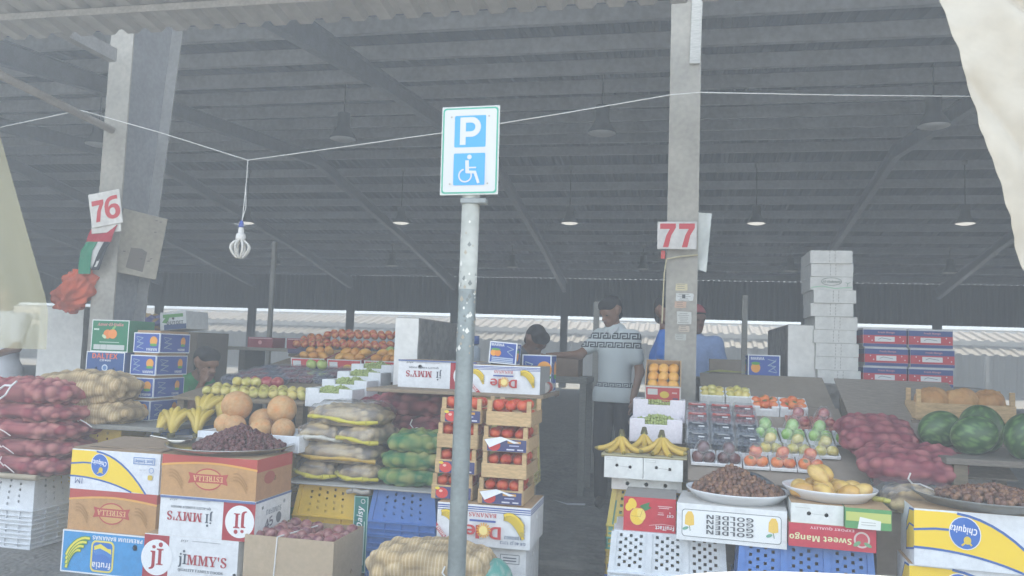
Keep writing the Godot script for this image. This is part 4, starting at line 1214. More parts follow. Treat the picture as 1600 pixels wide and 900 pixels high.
func swoosh_print(k: Ink, w: float, h: float, badge := true):
	var yel := lin("#ecc92e"); var blu := lin("#3862a8")
	var top := []; var bot := []
	for i in 13:
		var t := i / 12.0
		top.append(Vector2(-w * 0.5 + w * 0.86 * t, h * 0.47 - h * 0.95 * pow(maxf(0.0, t - 0.25) / 0.75, 2.1) * 1.02))
		bot.append(Vector2(-w * 0.5 + w * 0.70 * t, -h * 0.18 - h * 0.3 * pow(t, 2.2)))
	var body := top.duplicate(); var rb := bot.duplicate(); rb.reverse(); body.append_array(rb)
	k.shape(body, yel)
	k.line(top.slice(4), h * 0.045, blu); k.line(bot, h * 0.04, blu)
	k.line([Vector2(-w * 0.5, h * 0.13), Vector2(-w * 0.36, h * 0.17), Vector2(-w * 0.25, h * 0.17)], h * 0.04, blu)
	if badge:
		k.oval(-w * 0.17, h * 0.13, h * 0.255, h * 0.29, Color(0.78, 0.78, 0.76), 0.25); k.oval(-w * 0.17, h * 0.13, h * 0.24, h * 0.275, lin("#2f66b4"), 0.25)
		k.flip = -1; k.text("Chiquita", w * 0.18, -h * 0.2, h * 0.11, Color(0.8, 0.8, 0.8), 0.72, -0.12); k.flip = 1
		k.oval(-w * 0.155, h * 0.01, h * 0.06, h * 0.07, lin("#d8bd38")); k.line([Vector2(-w * 0.19, -h * 0.08), Vector2(-w * 0.155, h * 0.0), Vector2(-w * 0.13, -h * 0.07)], h * 0.03, lin("#d8bd38"))

func estrella_print(k: Ink, w: float, h: float):
	var rd := lin("#b1463c"); var tan_ := lin("#c79a5f")
	var pts := [Vector2(-w / 2, h / 2), Vector2(w / 2, h / 2), Vector2(w / 2, h * 0.24)]
	for i in 9: pts.append(Vector2(w / 2 - w * i / 8.0, h * 0.24 + h * 0.1 * sin(PI * i / 8.0)))
	k.shape(pts, rd)
	k.line(pts.slice(2), h * 0.05, lin("#d8a04c"))
	k.oval(0, -h * 0.05, w * 0.15, h * 0.27, rd); k.oval(0, -h * 0.05, w * 0.138, h * 0.235, tan_)
	k.shape([Vector2(-w * 0.21, h * 0.1), Vector2(-w * 0.14, h * 0.07), Vector2(w * 0.14, h * 0.07), Vector2(w * 0.21, h * 0.1), Vector2(w * 0.19, -h * 0.03), Vector2(w * 0.21, -h * 0.17), Vector2(w * 0.14, -h * 0.14), Vector2(-w * 0.14, -h * 0.14), Vector2(-w * 0.21, -h * 0.17), Vector2(-w * 0.19, -h * 0.03)], rd)
	k.flip = -1; k.text("ESTRELLA", 0, h * 0.035, h * 0.13, lin("#d9b27c"), 0.85, 0.0, true); k.flip = 1
	for s in [-1.0, 1.0]:
		for i in 3:
			var q := []
			for j in 6: q.append(Vector2(s * w * (0.27 + 0.14 * j / 5.0) , h * (0.14 - 0.02 * i - 0.4 * pow(absf(j / 5.0 - (0.15 if s > 0 else 0.85)) , 2.0) - 0.06 * i)))
			k.line(q, h * 0.035, lin("#a87c46"))

func jimmys_print(k: Ink, w: float, h: float, upside: bool, logo_right: bool):
	var rd := lin("#a3222f"); var wh := Color(0.78, 0.78, 0.78); var gy := lin("#3c4452")
	var f := -1.0 if upside else 1.0
	var lx := w * 0.335 if logo_right else -w * 0.365
	var lw := w * 0.33 if logo_right else w * 0.27
	k.rect(lx, -h * 0.01, lw, h * 0.98, rd)
	var cx := lx + (w * 0.01)
	k.oval(cx, -h * 0.02, h * 0.4, h * 0.4, wh, 0, 30)
	k.flip = f
	k.text("j", cx * f - h * 0.11, -0.02 * h * f, h * 0.38, rd, 1.0, 0, true); k.text("I", cx * f + h * 0.08, 0.0, h * 0.36, rd, 1.0, 0, true); k.oval(cx * f + h * 0.09, h * 0.27, h * 0.055, h * 0.055, rd, 0, 12)
	var tx := -w * 0.17 if logo_right else w * 0.12
	k.text("jI", tx * f - w * 0.196, -h * 0.02, h * 0.22, gy, 0.9, 0, true); k.oval(tx * f - w * 0.183, h * 0.18, h * 0.03, h * 0.03, gy, 0, 10)
	k.text("MMY'S", tx * f + w * 0.06, -h * 0.0, h * 0.22, rd, 0.95, 0, true)
	k.text("QUALITY FAMILY FOODS", tx * f, -h * 0.24, h * 0.055, gy, 1.15, 0, true)
	k.flip = 1
	for i in 4: k.line([Vector2(tx - w * 0.22 + i * 0.012, h * (0.38 + 0.02 * (i % 2))), Vector2(tx - w * 0.21 + i * 0.012, h * 0.43)], 0.003, gy)
	k.line([Vector2(tx - w * 0.1, h * 0.42), Vector2(tx + w * 0.2, h * 0.415)], 0.0022, lin("#8d8d90"))

func dole_print(k: Ink, w: float, h: float):
	var rd := lin("#b63a3a"); var blu := lin("#41569a")
	for i in 3: k.rect(0, h * (0.44 - 0.05 * i), w, h * (0.03 - 0.006 * i), blu)
	banana_print(k, -w * 0.36, h * 0.17, h * 0.4, 1.0); banana_print(k, w * 0.33, h * 0.17, h * 0.46, 1.0)
	k.shape([Vector2(-w / 2, h * 0.02), Vector2(-w * 0.31, -h * 0.5), Vector2(-w * 0.37, -h * 0.5), Vector2(-w / 2, -h * 0.14)], rd)
	k.flip = -1
	k.text("PREMIUM", w * 0.42, h * 0.26, h * 0.09, Color(0.75, 0.72, 0.7), 0.85, -0.86)
	k.text("BANANAS", 0.0, -h * 0.27, h * 0.1, rd, 1.0, 0, true)
	k.text("D", -w * 0.135, h * 0.14, h * 0.3, rd, 1.3); k.text("l", w * 0.05, h * 0.14, h * 0.3, rd, 1.5); k.text("e", w * 0.13, h * 0.1, h * 0.3, rd, 1.3)
	k.flip = 1
	k.rect(0, h * 0.13, w * 0.28, h * 0.05, blu)
	for i in 16:
		var t := TAU * i / 16
		k.line([Vector2(0.015 * w + cos(t) * h * 0.08, -h * 0.09 + sin(t) * h * 0.08), Vector2(0.015 * w + cos(t) * h * 0.17, -h * 0.09 + sin(t) * h * 0.17)], h * 0.035, lin("#e0a52e"))
	k.oval(0.015 * w, -h * 0.09, h * 0.11, h * 0.11, lin("#efd988"))

func marwa_print(k: Ink, w: float, h: float, upside: bool, big: bool):
	var f := -1.0 if upside else 1.0
	k.rect(0, 0, w, h, Color(0.72, 0.75, 0.78)); k.rect(0, 0, w - 0.014, h - 0.014, lin("#33509b"))
	k.flip = f
	var org := lin("#e09a3c"); var wh := Color(0.7, 0.74, 0.76)
	var ox := -w * 0.26
	if big:
		k.oval(ox - h * 0.1, -h * 0.02, h * 0.15, h * 0.15, org); k.oval(ox + h * 0.1, -h * 0.02, h * 0.15, h * 0.15, lin("#d98632")); k.oval(ox, h * 0.14, h * 0.22, h * 0.05, lin("#5b9a4a"))
		for i in 3: k.rect(0, -h * (0.24 + 0.08 * i), w * 0.78, h * 0.055, lin("#a9b9cf"))
		k.text("MARWA", -w * 0.2, h * 0.36, h * 0.13, wh, 0.9)
	else:
		k.oval(ox, -h * 0.1, h * 0.21, h * 0.23, org); k.oval(ox, h * 0.1, h * 0.2, h * 0.07, lin("#4f9a3f"))
		k.text("MARWA", -w * 0.2, h * 0.33, h * 0.13, wh, 0.9)
	var z := [Vector2(w * 0.12, h * 0.3), Vector2(w * 0.36, h * 0.22), Vector2(w * 0.12, h * 0.02), Vector2(w * 0.36, -h * 0.02), Vector2(w * 0.14, -h * 0.24), Vector2(w * 0.38, -h * 0.3)]
	if not big: k.line(z, h * 0.025, lin("#9fb4bd")); k.line([Vector2(w * 0.38, h * 0.3), Vector2(w * 0.2, h * 0.08), Vector2(w * 0.4, -h * 0.28)], h * 0.02, lin("#8fa6b4"))
	else: k.line([Vector2(w * 0.14, h * 0.32), Vector2(w * 0.38, h * 0.2), Vector2(w * 0.16, h * 0.08), Vector2(w * 0.36, -h * 0.12)], h * 0.025, lin("#9fb4bd"))
	k.flip = 1

func marwa_box(label: String, x: float, dz: float, y: float, w: float, h: float, d: float, upside: bool, big: bool, turn := 0.0, tilt := 0.0) -> Node3D:
	var t := carton("orange_carton", label, x, dz, y, w, h, d, lin("#33509b"), {"group": "blue orange cartons", "turn": turn})
	t.rotation.z = tilt
	var k := face(w, h, d, "front"); marwa_print(k, w, h, upside, big); stamp(k, t)
	for s in ["left", "right"]:
		k = face(w, h, d, s); marwa_print(k, d, h, upside, false); stamp(k, t)
	return t

func build_left_stall():
	var WH := Color(0.76, 0.77, 0.78)
	# ---- white crates and onion sacks at the far left
	var nth := ["lowest white crate under the onion sacks", "second lowest white crate under the onion sacks", "upper white crate with square holes under the onion sacks"]
	for i in 3:
		plastic_crate(nth[i], -4.21, 4.4, 0.0 + i * 0.085, 0.5, 0.265, 0.46, Color(0.7, 0.72, 0.74), {"cols": 4, "group": "white crates under the onions"})
	var t := thing("folded_cardboard", "folded cardboard mat between white crates and onion sacks", "cardboard", Vector3(-4.2, 0.436, -4.62))
	var b := MB.new(); b.col = lin("#a89a84")
	b.bbox(Vector3(0, 0.008, 0), Vector3(0.56, 0.014, 0.5), 0.004); b.tube(Vector3(-0.28, 0.016, 0.25), Vector3(0.28, 0.016, 0.25), 0.018, 0.018, 10)
	put(b, "mat", "card", t)
	var onion := [lin("#a8404c"), lin("#cf8a80"), lin("#741a33")]
	var names := ["lowest red net sack of onions on the white crates", "second lowest red net sack of onions on the white crates", "middle red net sack of onions on the white crates", "second highest red net sack of onions beside the potatoes", "topmost red net sack of onions tied with white ribbon"]
	var y := 0.452
	for i in 5:
		var hh := 0.135 if i < 4 else 0.17
		t = sack("onion_sack", names[i], "onion sack", sack_mesh("onion%d" % (i % 3), Vector3(0.72, 0.145, 0.56), 0.062, onion, "net", 11 + i % 3, 0.5, 150, 64), -4.13 - 0.015 * (i % 2) - (0.04 if i == 4 else 0.0), y, 4.66 + 0.02 * (i % 2), 0.1 * (i % 3 - 1), "red onion sacks on the left", [Vector3(-0.02 - 0.06 * i, 0.06, 0.29), Color(0.75, 0.66, 0.64)])
		if i == 4: t.scale = Vector3(1, 1.25, 1)
		y += 0.112
	var rb := thing("ribbon", "white ribbon bow on the topmost onion sack", "ribbon", Vector3(-4.13, 0.99, -4.34))
	b = MB.new(); b.col = Color(0.8, 0.8, 0.8)
	b.path([Vector3(0.03, 0.06, 0), Vector3(0, 0.03, 0.01), Vector3(-0.05, 0.03, 0.01), Vector3(-0.1, 0.0, 0.0)], 0.007, 5)
	b.path([Vector3(0.0, 0.03, 0.01), Vector3(-0.03, -0.03, 0.02), Vector3(-0.09, -0.07, 0.02)], 0.006, 5)
	put(b, "ribbon", "plastic", rb)
	# ---- crates and plank behind, potatoes on it
	plastic_crate("yellow crate holding up the potato plank", -3.86, 4.72, 0.37, 0.5, 0.372, 0.5, lin("#cfae35"), {"cols": 4, "group": "crates under the potato plank"})
	plastic_crate("lower yellow crate below the potato plank", -3.86, 4.72, 0.0, 0.5, 0.37, 0.5, lin("#c5a433"), {"cols": 4, "group": "crates under the potato plank"})
	plastic_crate("blue crate left of the bananas under the plank", -3.43, 4.95, 0.37, 0.34, 0.372, 0.5, lin("#3f62a5"), {"cols": 3, "group": "crates under the potato plank"})
	plastic_crate("lower blue crate left of the banana cartons", -3.43, 4.95, 0.0, 0.34, 0.37, 0.5, lin("#3f62a5"), {"cols": 3, "group": "crates under the potato plank"})
	t = thing("plank", "grey plank under the potato sacks and blue orange cartons", "plank", Vector3(-3.72, 0.742, -5.1))
	b = MB.new(); b.col = lin("#8c8980"); b.bbox(Vector3(0, 0.016, 0), Vector3(0.88, 0.03, 0.92), 0.004); put(b, "board", "wood", t)
	var pot := [lin("#d6c6a6"), lin("#cab694"), lin("#8f8069")]
	sack("potato_sack", "lower mesh sack of potatoes beside the blue cartons", "potato sack", sack_mesh("potato_a", Vector3(0.62, 0.17, 0.36), 0.075, pot, "string_net", 21, 0.7, 150, 64), -3.86, 0.772, 4.79, 0.05, "potato sacks on the plank", [Vector3(0.0, 0.02, 0.19), Color(0.7, 0.7, 0.68)])
	sack("potato_sack", "upper mesh sack of potatoes knotted at its left end", "potato sack", sack_mesh("potato_b", Vector3(0.7, 0.24, 0.42), 0.08, pot, "string_net", 22, 0.8, 150, 64), -3.95, 0.9, 4.78, 0.1, "potato sacks on the plank", [Vector3(-0.4, 0.08, 0.04), Color(0.75, 0.75, 0.74)], 0.05)
	# cartons against column 76
	t = carton("orange_carton", "plain brown carton under the dark blue citrus carton", -3.985, 4.99, 0.772, 0.31, 0.235, 0.28, lin("#a58563"))
	t = carton("orange_carton", "dark blue citrus carton with orange lettering by column 76", -3.985, 4.98, 1.007, 0.31, 0.235, 0.28, lin("#35578d"), {"holes": [[-0.07, 0.0, 0.009], [0.075, 0.0, 0.009]]})
	var k := face(0.31, 0.235, 0.28, "front")
	k.frame(0, 0, 0.304, 0.229, 0.006, WH)
	k.text("DALTEX", -0.005, 0.088, 0.036, lin("#d9683f"), 1.15); k.text("CITRUS", 0, 0.057, 0.012, WH, 1.6)
	k.oval(0, 0.005, 0.024, 0.024, lin("#c5d0dc")); k.oval(0, 0.005, 0.016, 0.016, lin("#5d7fae")); k.rect(0, -0.028, 0.045, 0.004, lin("#c5d0dc")); k.rect(0.0, -0.08, 0.24, 0.06, lin("#b4c1d0"))
	stamp(k, t)
	t = carton("orange_carton", "green citrus carton with two oranges printed by column 76", -3.97, 4.99, 1.243, 0.3, 0.225, 0.28, lin("#2a7a58"))
	k = face(0.3, 0.225, 0.28, "front")
	k.frame(0, 0, 0.295, 0.22, 0.006, Color(0.72, 0.76, 0.74))
	k.text("Amor-El-Italia", 0, 0.082, 0.02, lin("#d8868a"), 1.05, 0, true, 0.15)
	k.oval(-0.02, 0.012, 0.033, 0.033, lin("#d87d3a")); k.oval(0.022, 0.015, 0.035, 0.034, lin("#e0893f")); k.oval(0.03, 0.058, 0.02, 0.008, lin("#77b06a"), 0.7); k.oval(-0.045, -0.005, 0.02, 0.011, lin("#b6c9a8"), -0.6)
	k.rect(-0.11, 0.045, 0.042, 0.012, lin("#b9cabd")); k.rect(0, -0.045, 0.16, 0.006, lin("#a7c1b2")); k.rect(0.0, -0.08, 0.25, 0.035, lin("#b7bcb8")); k.rect(-0.07, -0.08, 0.004, 0.035, lin("#88918c")); k.rect(-0.02, -0.08, 0.004, 0.035, lin("#88918c"))
	stamp(k, t)
	# four blue orange cartons
	var bl := ["lowest of four stacked blue orange cartons by column 76", "second lowest of four stacked blue orange cartons by column 76", "second highest of four stacked blue orange cartons by column 76", "topmost of four stacked blue orange cartons by column 76"]
	for i in 4:
		marwa_box(bl[i], -3.72 + 0.013 * i, 5.0, 0.773 + i * 0.158, 0.205, 0.14, 0.36, true, false, 0.02 * (i % 2))
		t = thing("carton_lid", "brown top flaps of the %s blue orange carton" % ["lowest", "second lowest", "second highest", "topmost"][i], "carton lid", Vector3(-3.715 + 0.013 * i, 0.773 + i * 0.158 + 0.1402, -5.18), 0.0, "lids of the blue cartons")
		b = MB.new(); b.col = lin("#a88a68"); b.bbox(Vector3(0, 0.0085, 0), Vector3(0.185, 0.017, 0.33), 0.002); put(b, "flaps", "card", t)
	# brown cartons further back with a fruit box and a purple bag on top
	for i in 3:
		carton("brown_carton", ["lowest brown carton stacked behind the blue cartons", "middle brown carton stacked behind the blue cartons", "topmost brown carton stacked behind the blue cartons"][i], -4.5, 6.3, 0.035 + i * 0.46, 0.72, 0.46, 0.5, lin("#6d6258"), {"group": "brown cartons behind"})
	t = carton("apple_carton", "tilted white and green fruit carton behind the blue cartons", -4.4, 6.33, 1.44, 0.26, 0.16, 0.34, Color(0.7, 0.72, 0.7), {"holes": [[0.0, 0.02, 0.012]]})
	t.rotation.z = 0.1; t.position.y = 1.418 + 0.013
	k = face(0.26, 0.16, 0.34, "front")
	k.rect(0.0, 0.045, 0.2, 0.03, lin("#5f9a52")); k.shape([Vector2(-0.11, -0.01), Vector2(-0.05, 0.06), Vector2(-0.02, 0.06), Vector2(-0.06, -0.02)], lin("#5f9a52")); k.rect(0.02, -0.055, 0.22, 0.045, lin("#41557d"))
	k.text("DUTOIT", 0.02, -0.018, 0.03, lin("#3c4650"), 1.1)
	stamp(k, t)
	t = thing("snack_bag", "crumpled purple and yellow bag beside the tilted fruit carton", "bag", Vector3(-4.72, 1.415, -6.45))
	b = MB.new()
	b.globe(28, 18, func(la, lo):
		var d := Vector3(cos(la) * cos(lo), sin(la), cos(la) * sin(lo))
		var r := 1.0 + 0.35 * noise_a.get_noise_3d(d.x * 2.2, d.y * 2.2, d.z * 2.2 + 5)
		return Vector3(d.x * 0.13 * r, maxf(0, 0.07 + d.y * 0.085 * r), d.z * 0.08 * r)
	, func(_a, _b, p): return lin("#4b4a86") if noise_a.get_noise_3d(p.x * 14, p.y * 14, 3) < 0.12 else lin("#a98b4a"))
	put(b, "bag", "plastic", t)
	# ---- banana carton stack
	t = carton("banana_carton", "blue banana carton on the ground with yellow fruit logo, lowest of its stack", -3.185, 4.08, 0.0, 0.55, 0.238, 0.4, lin("#3b95cf"), {"holes": [[-0.16, 0.06, 0.016], [0.2, 0.05, 0.016]], "group": "banana cartons"})
	k = face(0.55, 0.238, 0.4, "front"); k.frame(0, 0, 0.54, 0.229, 0.008, WH)
	k.flip = -1; k.text("PREMIUM BANANAS", -0.085, -0.087, 0.021, WH, 1.15); k.flip = 1
	k.rect(-0.005, -0.015, 0.15, 0.175, lin("#e2d25a"), 0.03); k.rect(-0.005, -0.015, 0.128, 0.155, lin("#2f6fbb"), 0.022)
	k.shape([Vector2(-0.06, 0.04), Vector2(-0.02, 0.055), Vector2(0.03, 0.03), Vector2(0.05, 0.03), Vector2(0.055, -0.01), Vector2(0.02, 0.0), Vector2(-0.03, 0.015), Vector2(-0.058, 0.005)], lin("#e6d44a")); k.shape([Vector2(-0.06, 0.018), Vector2(-0.02, 0.03), Vector2(0.03, 0.012), Vector2(0.055, 0.0), Vector2(0.05, -0.02), Vector2(0.0, 0.0), Vector2(-0.05, -0.01)], lin("#3f7fc4"))
	k.flip = -1; k.text("frutia", 0.005, 0.065, 0.034, WH, 0.95); k.flip = 1
	for i in 4:
		var q := []
		for j in 8: q.append(Vector2(-0.235 + 0.13 * pow(j / 7.0, 1.3) * (0.65 + 0.15 * i), -0.09 + 0.024 * i + 0.1 * sin(PI * 0.55 * j / 7.0)))
		k.line(q, 0.022, lin("#5b8f3a")); k.line(q, 0.012, lin("#e2d64c"))
	stamp(k, t)
	t = carton("banana_carton", "brown banana carton with red band, middle of the left stack", -3.165, 4.1, 0.238, 0.57, 0.228, 0.4, lin("#c0925f"), {"holes": [[-0.205, 0.05, 0.015], [0.19, 0.03, 0.015]], "group": "banana cartons"})
	k = face(0.57, 0.228, 0.4, "front"); estrella_print(k, 0.57, 0.228); stamp(k, t)
	k = face(0.57, 0.228, 0.4, "right"); k.rect(0, 0.085, 0.4, 0.05, lin("#b1463c")); stamp(k, t)
	t = carton("banana_carton", "white banana carton with yellow banana and blue badge, top of the left stack", -3.165, 4.1, 0.466, 0.58, 0.228, 0.4, Color(0.74, 0.76, 0.8), {"holes": [[-0.2, 0.035, 0.014], [0.18, 0.025, 0.014]], "group": "banana cartons"})
	k = face(0.58, 0.228, 0.4, "front"); swoosh_print(k, 0.58, 0.228)
	k.frame(0.19, 0.07, 0.135, 0.035, 0.004, lin("#5b7fb5")); k.flip = -1; k.text("Just Smile!", -0.19, -0.07, 0.018, lin("#5b7fb5"), 0.95); k.flip = 1
	k.ring(0.24, 0.02, 0.014, 0.014, 0.003, lin("#5b7fb5")); k.rect(0.235, -0.02, 0.03, 0.028, lin("#cfb552"), 0.008); k.line([Vector2(-0.25, -0.05), Vector2(-0.25, -0.08), Vector2(-0.235, -0.06), Vector2(-0.22, -0.08), Vector2(-0.22, -0.05)], 0.004, lin("#4b5583")); k.line([Vector2(-0.205, -0.05), Vector2(-0.205, -0.08)], 0.004, lin("#4b5583"))
	stamp(k, t)
	t = thing("cardboard_sheet", "flattened brown cardboard lying on the banana carton stack", "cardboard", Vector3(-3.2, 0.6945, -4.36), 0.06)
	b = MB.new(); b.col = lin("#97816a"); b.bbox(Vector3(0, 0.004, 0), Vector3(0.56, 0.006, 0.44), 0.001); b.bbox(Vector3(0.02, 0.02, -0.02), Vector3(0.5, 0.006, 0.3), 0.001, Basis(Vector3.RIGHT, 0.06)); b.bbox(Vector3(-0.02, 0.012, 0.1), Vector3(0.36, 0.005, 0.2), 0.001, Basis(Vector3.FORWARD, 0.03)); put(b, "sheet", "card", t)
	# ---- second stack
	t = thing("pallet_board", "low wooden board under the white and red cartons", "board", Vector3(-2.55, 0, -4.25)); b = MB.new(); b.col = lin("#8a7a63"); b.bbox(Vector3(0, 0.02, 0), Vector3(0.7, 0.036, 0.5), 0.004); put(b, "board", "wood", t)
	t = carton("banana_carton", "white and red banana carton with upright lettering, lowest of its stack", -2.585, 4.0, 0.0385, 0.57, 0.24, 0.4, WH, {"holes": [[0.12, -0.07, 0.014], [0.27, -0.06, 0.01]], "group": "banana cartons"})
	k = face(0.57, 0.24, 0.4, "front"); jimmys_print(k, 0.57, 0.24, false, false); stamp(k, t)
	t = carton("banana_carton", "white and red banana carton standing upside down under the brown one", -2.5, 4.0, 0.279, 0.575, 0.215, 0.4, WH, {"holes": [[-0.15, 0.055, 0.014], [0.13, 0.06, 0.009]], "side_holes": [[-0.12, 0.06, 0.012], [0.12, 0.06, 0.012]], "group": "banana cartons"})
	k = face(0.575, 0.215, 0.4, "front"); jimmys_print(k, 0.575, 0.215, true, true); k.rect(0, 0.1, 0.575, 0.012, lin("#5a6e9a")); stamp(k, t)
	k = face(0.575, 0.215, 0.4, "right"); k.rect(0, 0.1, 0.4, 0.012, lin("#5a6e9a")); k.flip = -1; k.text("SUMIFRU", 0, -0.03, 0.028, lin("#7f8791")); k.flip = 1; k.oval(0.06, -0.02, 0.03, 0.03, lin("#6b6f76")); k.text("45", -0.05, -0.03, 0.05, lin("#6e6a75"), 1.2, 0.2); stamp(k, t)
	t = carton("banana_carton", "brown banana carton with red band under the steel tray", -2.505, 4.0, 0.494, 0.575, 0.221, 0.4, lin("#c0925f"), {"holes": [[-0.2, 0.05, 0.014], [0.19, 0.04, 0.014]], "side_holes": [[0.0, -0.01, 0.016]], "side": lin("#b5855a"), "group": "banana cartons"})
	k = face(0.575, 0.221, 0.4, "front"); estrella_print(k, 0.575, 0.221); stamp(k, t)
	k = face(0.575, 0.221, 0.4, "right"); k.rect(0, 0.075, 0.4, 0.07, lin("#b1463c")); k.oval(-0.06, -0.0, 0.06, 0.035, lin("#a5523f")); stamp(k, t)
	# steel tray of dark fruit
	round_tray("steel_tray", "wide steel tray of dark red fruit on the brown carton", Vector3(-2.56, 0.7155, -4.3), 0.36, 0.035, lin("#b9b7b2"), "shiny_steel")
	mound("jujube", "dark_fruit", "small dark red fruit heaped on the wide steel tray", "fruit", "dark red fruit on the steel tray", Vector3(-2.5, 0.722, -4.3), 0.27, 0.24, 0.125, 0.0145, "heap of dark red fruit under the top layer on the steel tray")
	t = thing("scoop", "shallow steel scoop lying at the left of the steel tray", "scoop", Vector3(-2.83, 0.745, -4.2), 0.4)
	b = MB.new(); b.col = lin("#c4c0b6"); b.lathe([Vector2(0.0, 0.0), Vector2(0.05, 0.004), Vector2(0.075, 0.03), Vector2(0.07, 0.03), Vector2(0.046, 0.009), Vector2(0.0, 0.006)], 18); put(b, "bowl", "shiny_steel", t)
	b = MB.new(); b.col = lin("#c4c0b6"); b.tube(Vector3(-0.07, 0.028, 0), Vector3(-0.16, 0.045, 0), 0.008, 0.006, 8); put(b, "handle", "shiny_steel", t)
	# open carton of onions
	t = carton("onion_carton", "open beige carton of small red onions tied with string", -2.0, 3.98, 0.0, 0.51, 0.325, 0.4, lin("#b5a186"), {"open": true, "holes": [[-0.2, -0.07, 0.014], [0.12, -0.1, 0.014]], "side_holes": [[0.05, -0.05, 0.014]], "top": lin("#a38b6d")})
	b = MB.new(); b.col = Color(0.78, 0.77, 0.74); b.path([Vector3(-0.08, 0.0, 0.203), Vector3(-0.065, 0.327, 0.203), Vector3(0.02, 0.33, -0.1)], 0.004, 5); put(b, "string", "cloth", t)
	for i in 7:
		for j in 5:
			var o := fruit("shallot", "small_onion", "small pinkish red onion in the open beige carton", "onion", "onions in the beige carton", Vector3(-2.21 + i * 0.069 + rng.randf_range(-0.008, 0.008), 0.287 + 0.03 * rng.randf() + 0.012 * sin(i), -4.05 - j * 0.068), 0.98)
	# ---- melons on foam box over nested crates
	var cols := ["#c5a43a", "#3f62a5", "#3d7f78", "#4d9a5c", "#c3a76a", "#d0ad33"]
	var cn := ["lower yellow", "blue", "teal", "green", "tan", "upper yellow"]
	for i in 6:
		plastic_crate("%s nested crate in the stack under the melons" % cn[i], -2.59, 4.58, 0.02 + i * 0.082, 0.56, 0.262, 0.42, lin(cols[i]), {"panels": 2, "cols": 4, "rim": 0.075, "group": "nested crates under the melons"})
	foam_box("low white foam box under the melons", -2.56, 4.48, 0.693, 0.68, 0.1, 0.42, Color(0.76, 0.78, 0.8), false)
	var ml := [[-2.95, 0.812, 4.72, 0.074, "leftmost melon at the bottom of the melon pile"], [-2.78, 0.808, 4.7, 0.072, "second melon from left at the bottom of the melon pile"], [-2.585, 0.802, 4.68, 0.07, "third melon from left at the bottom of the melon pile"], [-2.425, 0.806, 4.67, 0.073, "rightmost melon at the bottom of the pile with a dark scar"], [-2.82, 0.93, 4.78, 0.098, "larger tan melon at the upper left of the melon pile"], [-2.5, 0.922, 4.78, 0.093, "tan melon at the upper right of the melon pile"], [-2.66, 0.83, 4.84, 0.09, "melon half hidden at the back of the melon pile"]]
	for m in ml:
		if m[0] < -2.9: m[0] = -2.81 - 0.045
		fruit("cantaloupe", "cantaloupe", m[4], "melon", "melons on the foam box", Vector3(m[0], m[1], -m[2]), m[3] / 0.1)
	# ---- bananas on a plate over cartons
	for i in 2: carton("brown_carton", ["lower brown carton under the plate of bananas", "upper brown carton under the plate of bananas"][i], -3.17, 4.56, i * 0.34, 0.44, 0.34, 0.42, lin("#8d7961"))
	round_tray("white_plate", "white oval plate under the upright bananas", Vector3(-3.17, 0.681, -4.74), 0.22, 0.018, Color(0.75, 0.76, 0.78), "enamel")
	var bn := [[-3.31, 4.68, -0.3, "front left hand of yellow bananas on the white plate", 0.9], [-3.2, 4.66, 0.3, "front middle hand of yellow bananas on the white plate", 1.0], [-3.06, 4.72, 0.5, "front right hand of yellow bananas beside the melons", 1.0], [-3.13, 4.86, 0.0, "rear left hand of yellow bananas standing tall", 1.15], [-3.0, 4.9, 0.2, "rear right hand of yellow bananas beside the large melon", 1.15]]
	for m in bn: banana_bunch(m[3], Vector3(m[0], 0.70 + (0.05 if m[1] > 4.8 else 0.0), -m[1]), 5, 1.9, m[2] + PI, "bananas on the white plate", 0.35, m[4] * 1.25, true)
	# ---- sloping display: apples, punnets, mango boxes, red apples
	t = thing("display_stand", "sloping wooden display stand behind the melons", "stand", Vector3(-2.95, 0.035, -5.95))
	b = MB.new(); b.col = lin("#8a7a64"); b.bbox(Vector3(0, 1.06, 0), Vector3(0.98, 0.02, 1.94), 0.003, Basis(Vector3.RIGHT, 0.158)); put(b, "board", "wood", t)
	for sx in [-0.45, 0.45]:
		for sz in [0.9, -0.9]:
			b = MB.new(); b.col = lin("#7d6c56"); b.box(Vector3(sx, (1.04 - sz * 0.16) / 2, sz), Vector3(0.05, 1.04 - sz * 0.16, 0.05)); put(b, "leg", "wood", t)
	var sy := func(d): return 1.106 + (d - 5.95) * 0.1593
	for i in 11:
		for j in 4:
			if j == 3 and (i < 2 or i > 4) : continue
			var d := 5.06 + j * 0.064
			var lay := 0.0
			if j == 3: lay = 0.055; d = 5.15
			fruit("yellow_apple", "yellow_apple", "yellow green apple in the pile behind the melons", "apple", "yellow apples behind the melons", Vector3(-3.22 + i * 0.072 + 0.03 * (j % 2), sy.call(d) + 0.034 + lay, -d), rng.randf_range(0.92, 1.06))
	for i in 3: fruit("pomegranate", "pomegranate", "red pomegranate among the yellow apples", "pomegranate", "pomegranates behind the melons", Vector3(-3.02 + i * 0.085, sy.call(5.36) + 0.045, -5.36), 1.05)
	for i in 6:
		for j in 4:
			if i > 3 and j == 0: continue
			var d := 5.5 + j * 0.15
			var dark := (i + j) % 3 == 0
			punnet("%s clear punnet of %s berries in the %s row of the left stand" % [["leftmost", "second", "third", "fourth", "fifth", "rightmost"][i], "dark" if dark else "red", ["front", "second", "third", "rear"][j]], Vector3(-3.3 + i * 0.13 + 0.02 * j, sy.call(d) + 0.004, -d), 0.115, 0.06, 0.125, lin("#33304a") if dark else lin("#6f2c35"), 0.2, "berry punnets on the left stand")
	for i in 2: fruit("green_apple", "green_apple", "pale green apple on the punnets before the mango boxes", "apple", "green apples on the punnets", Vector3(-2.83 + i * 0.09, sy.call(5.85) + 0.1, -5.85), 1.15)
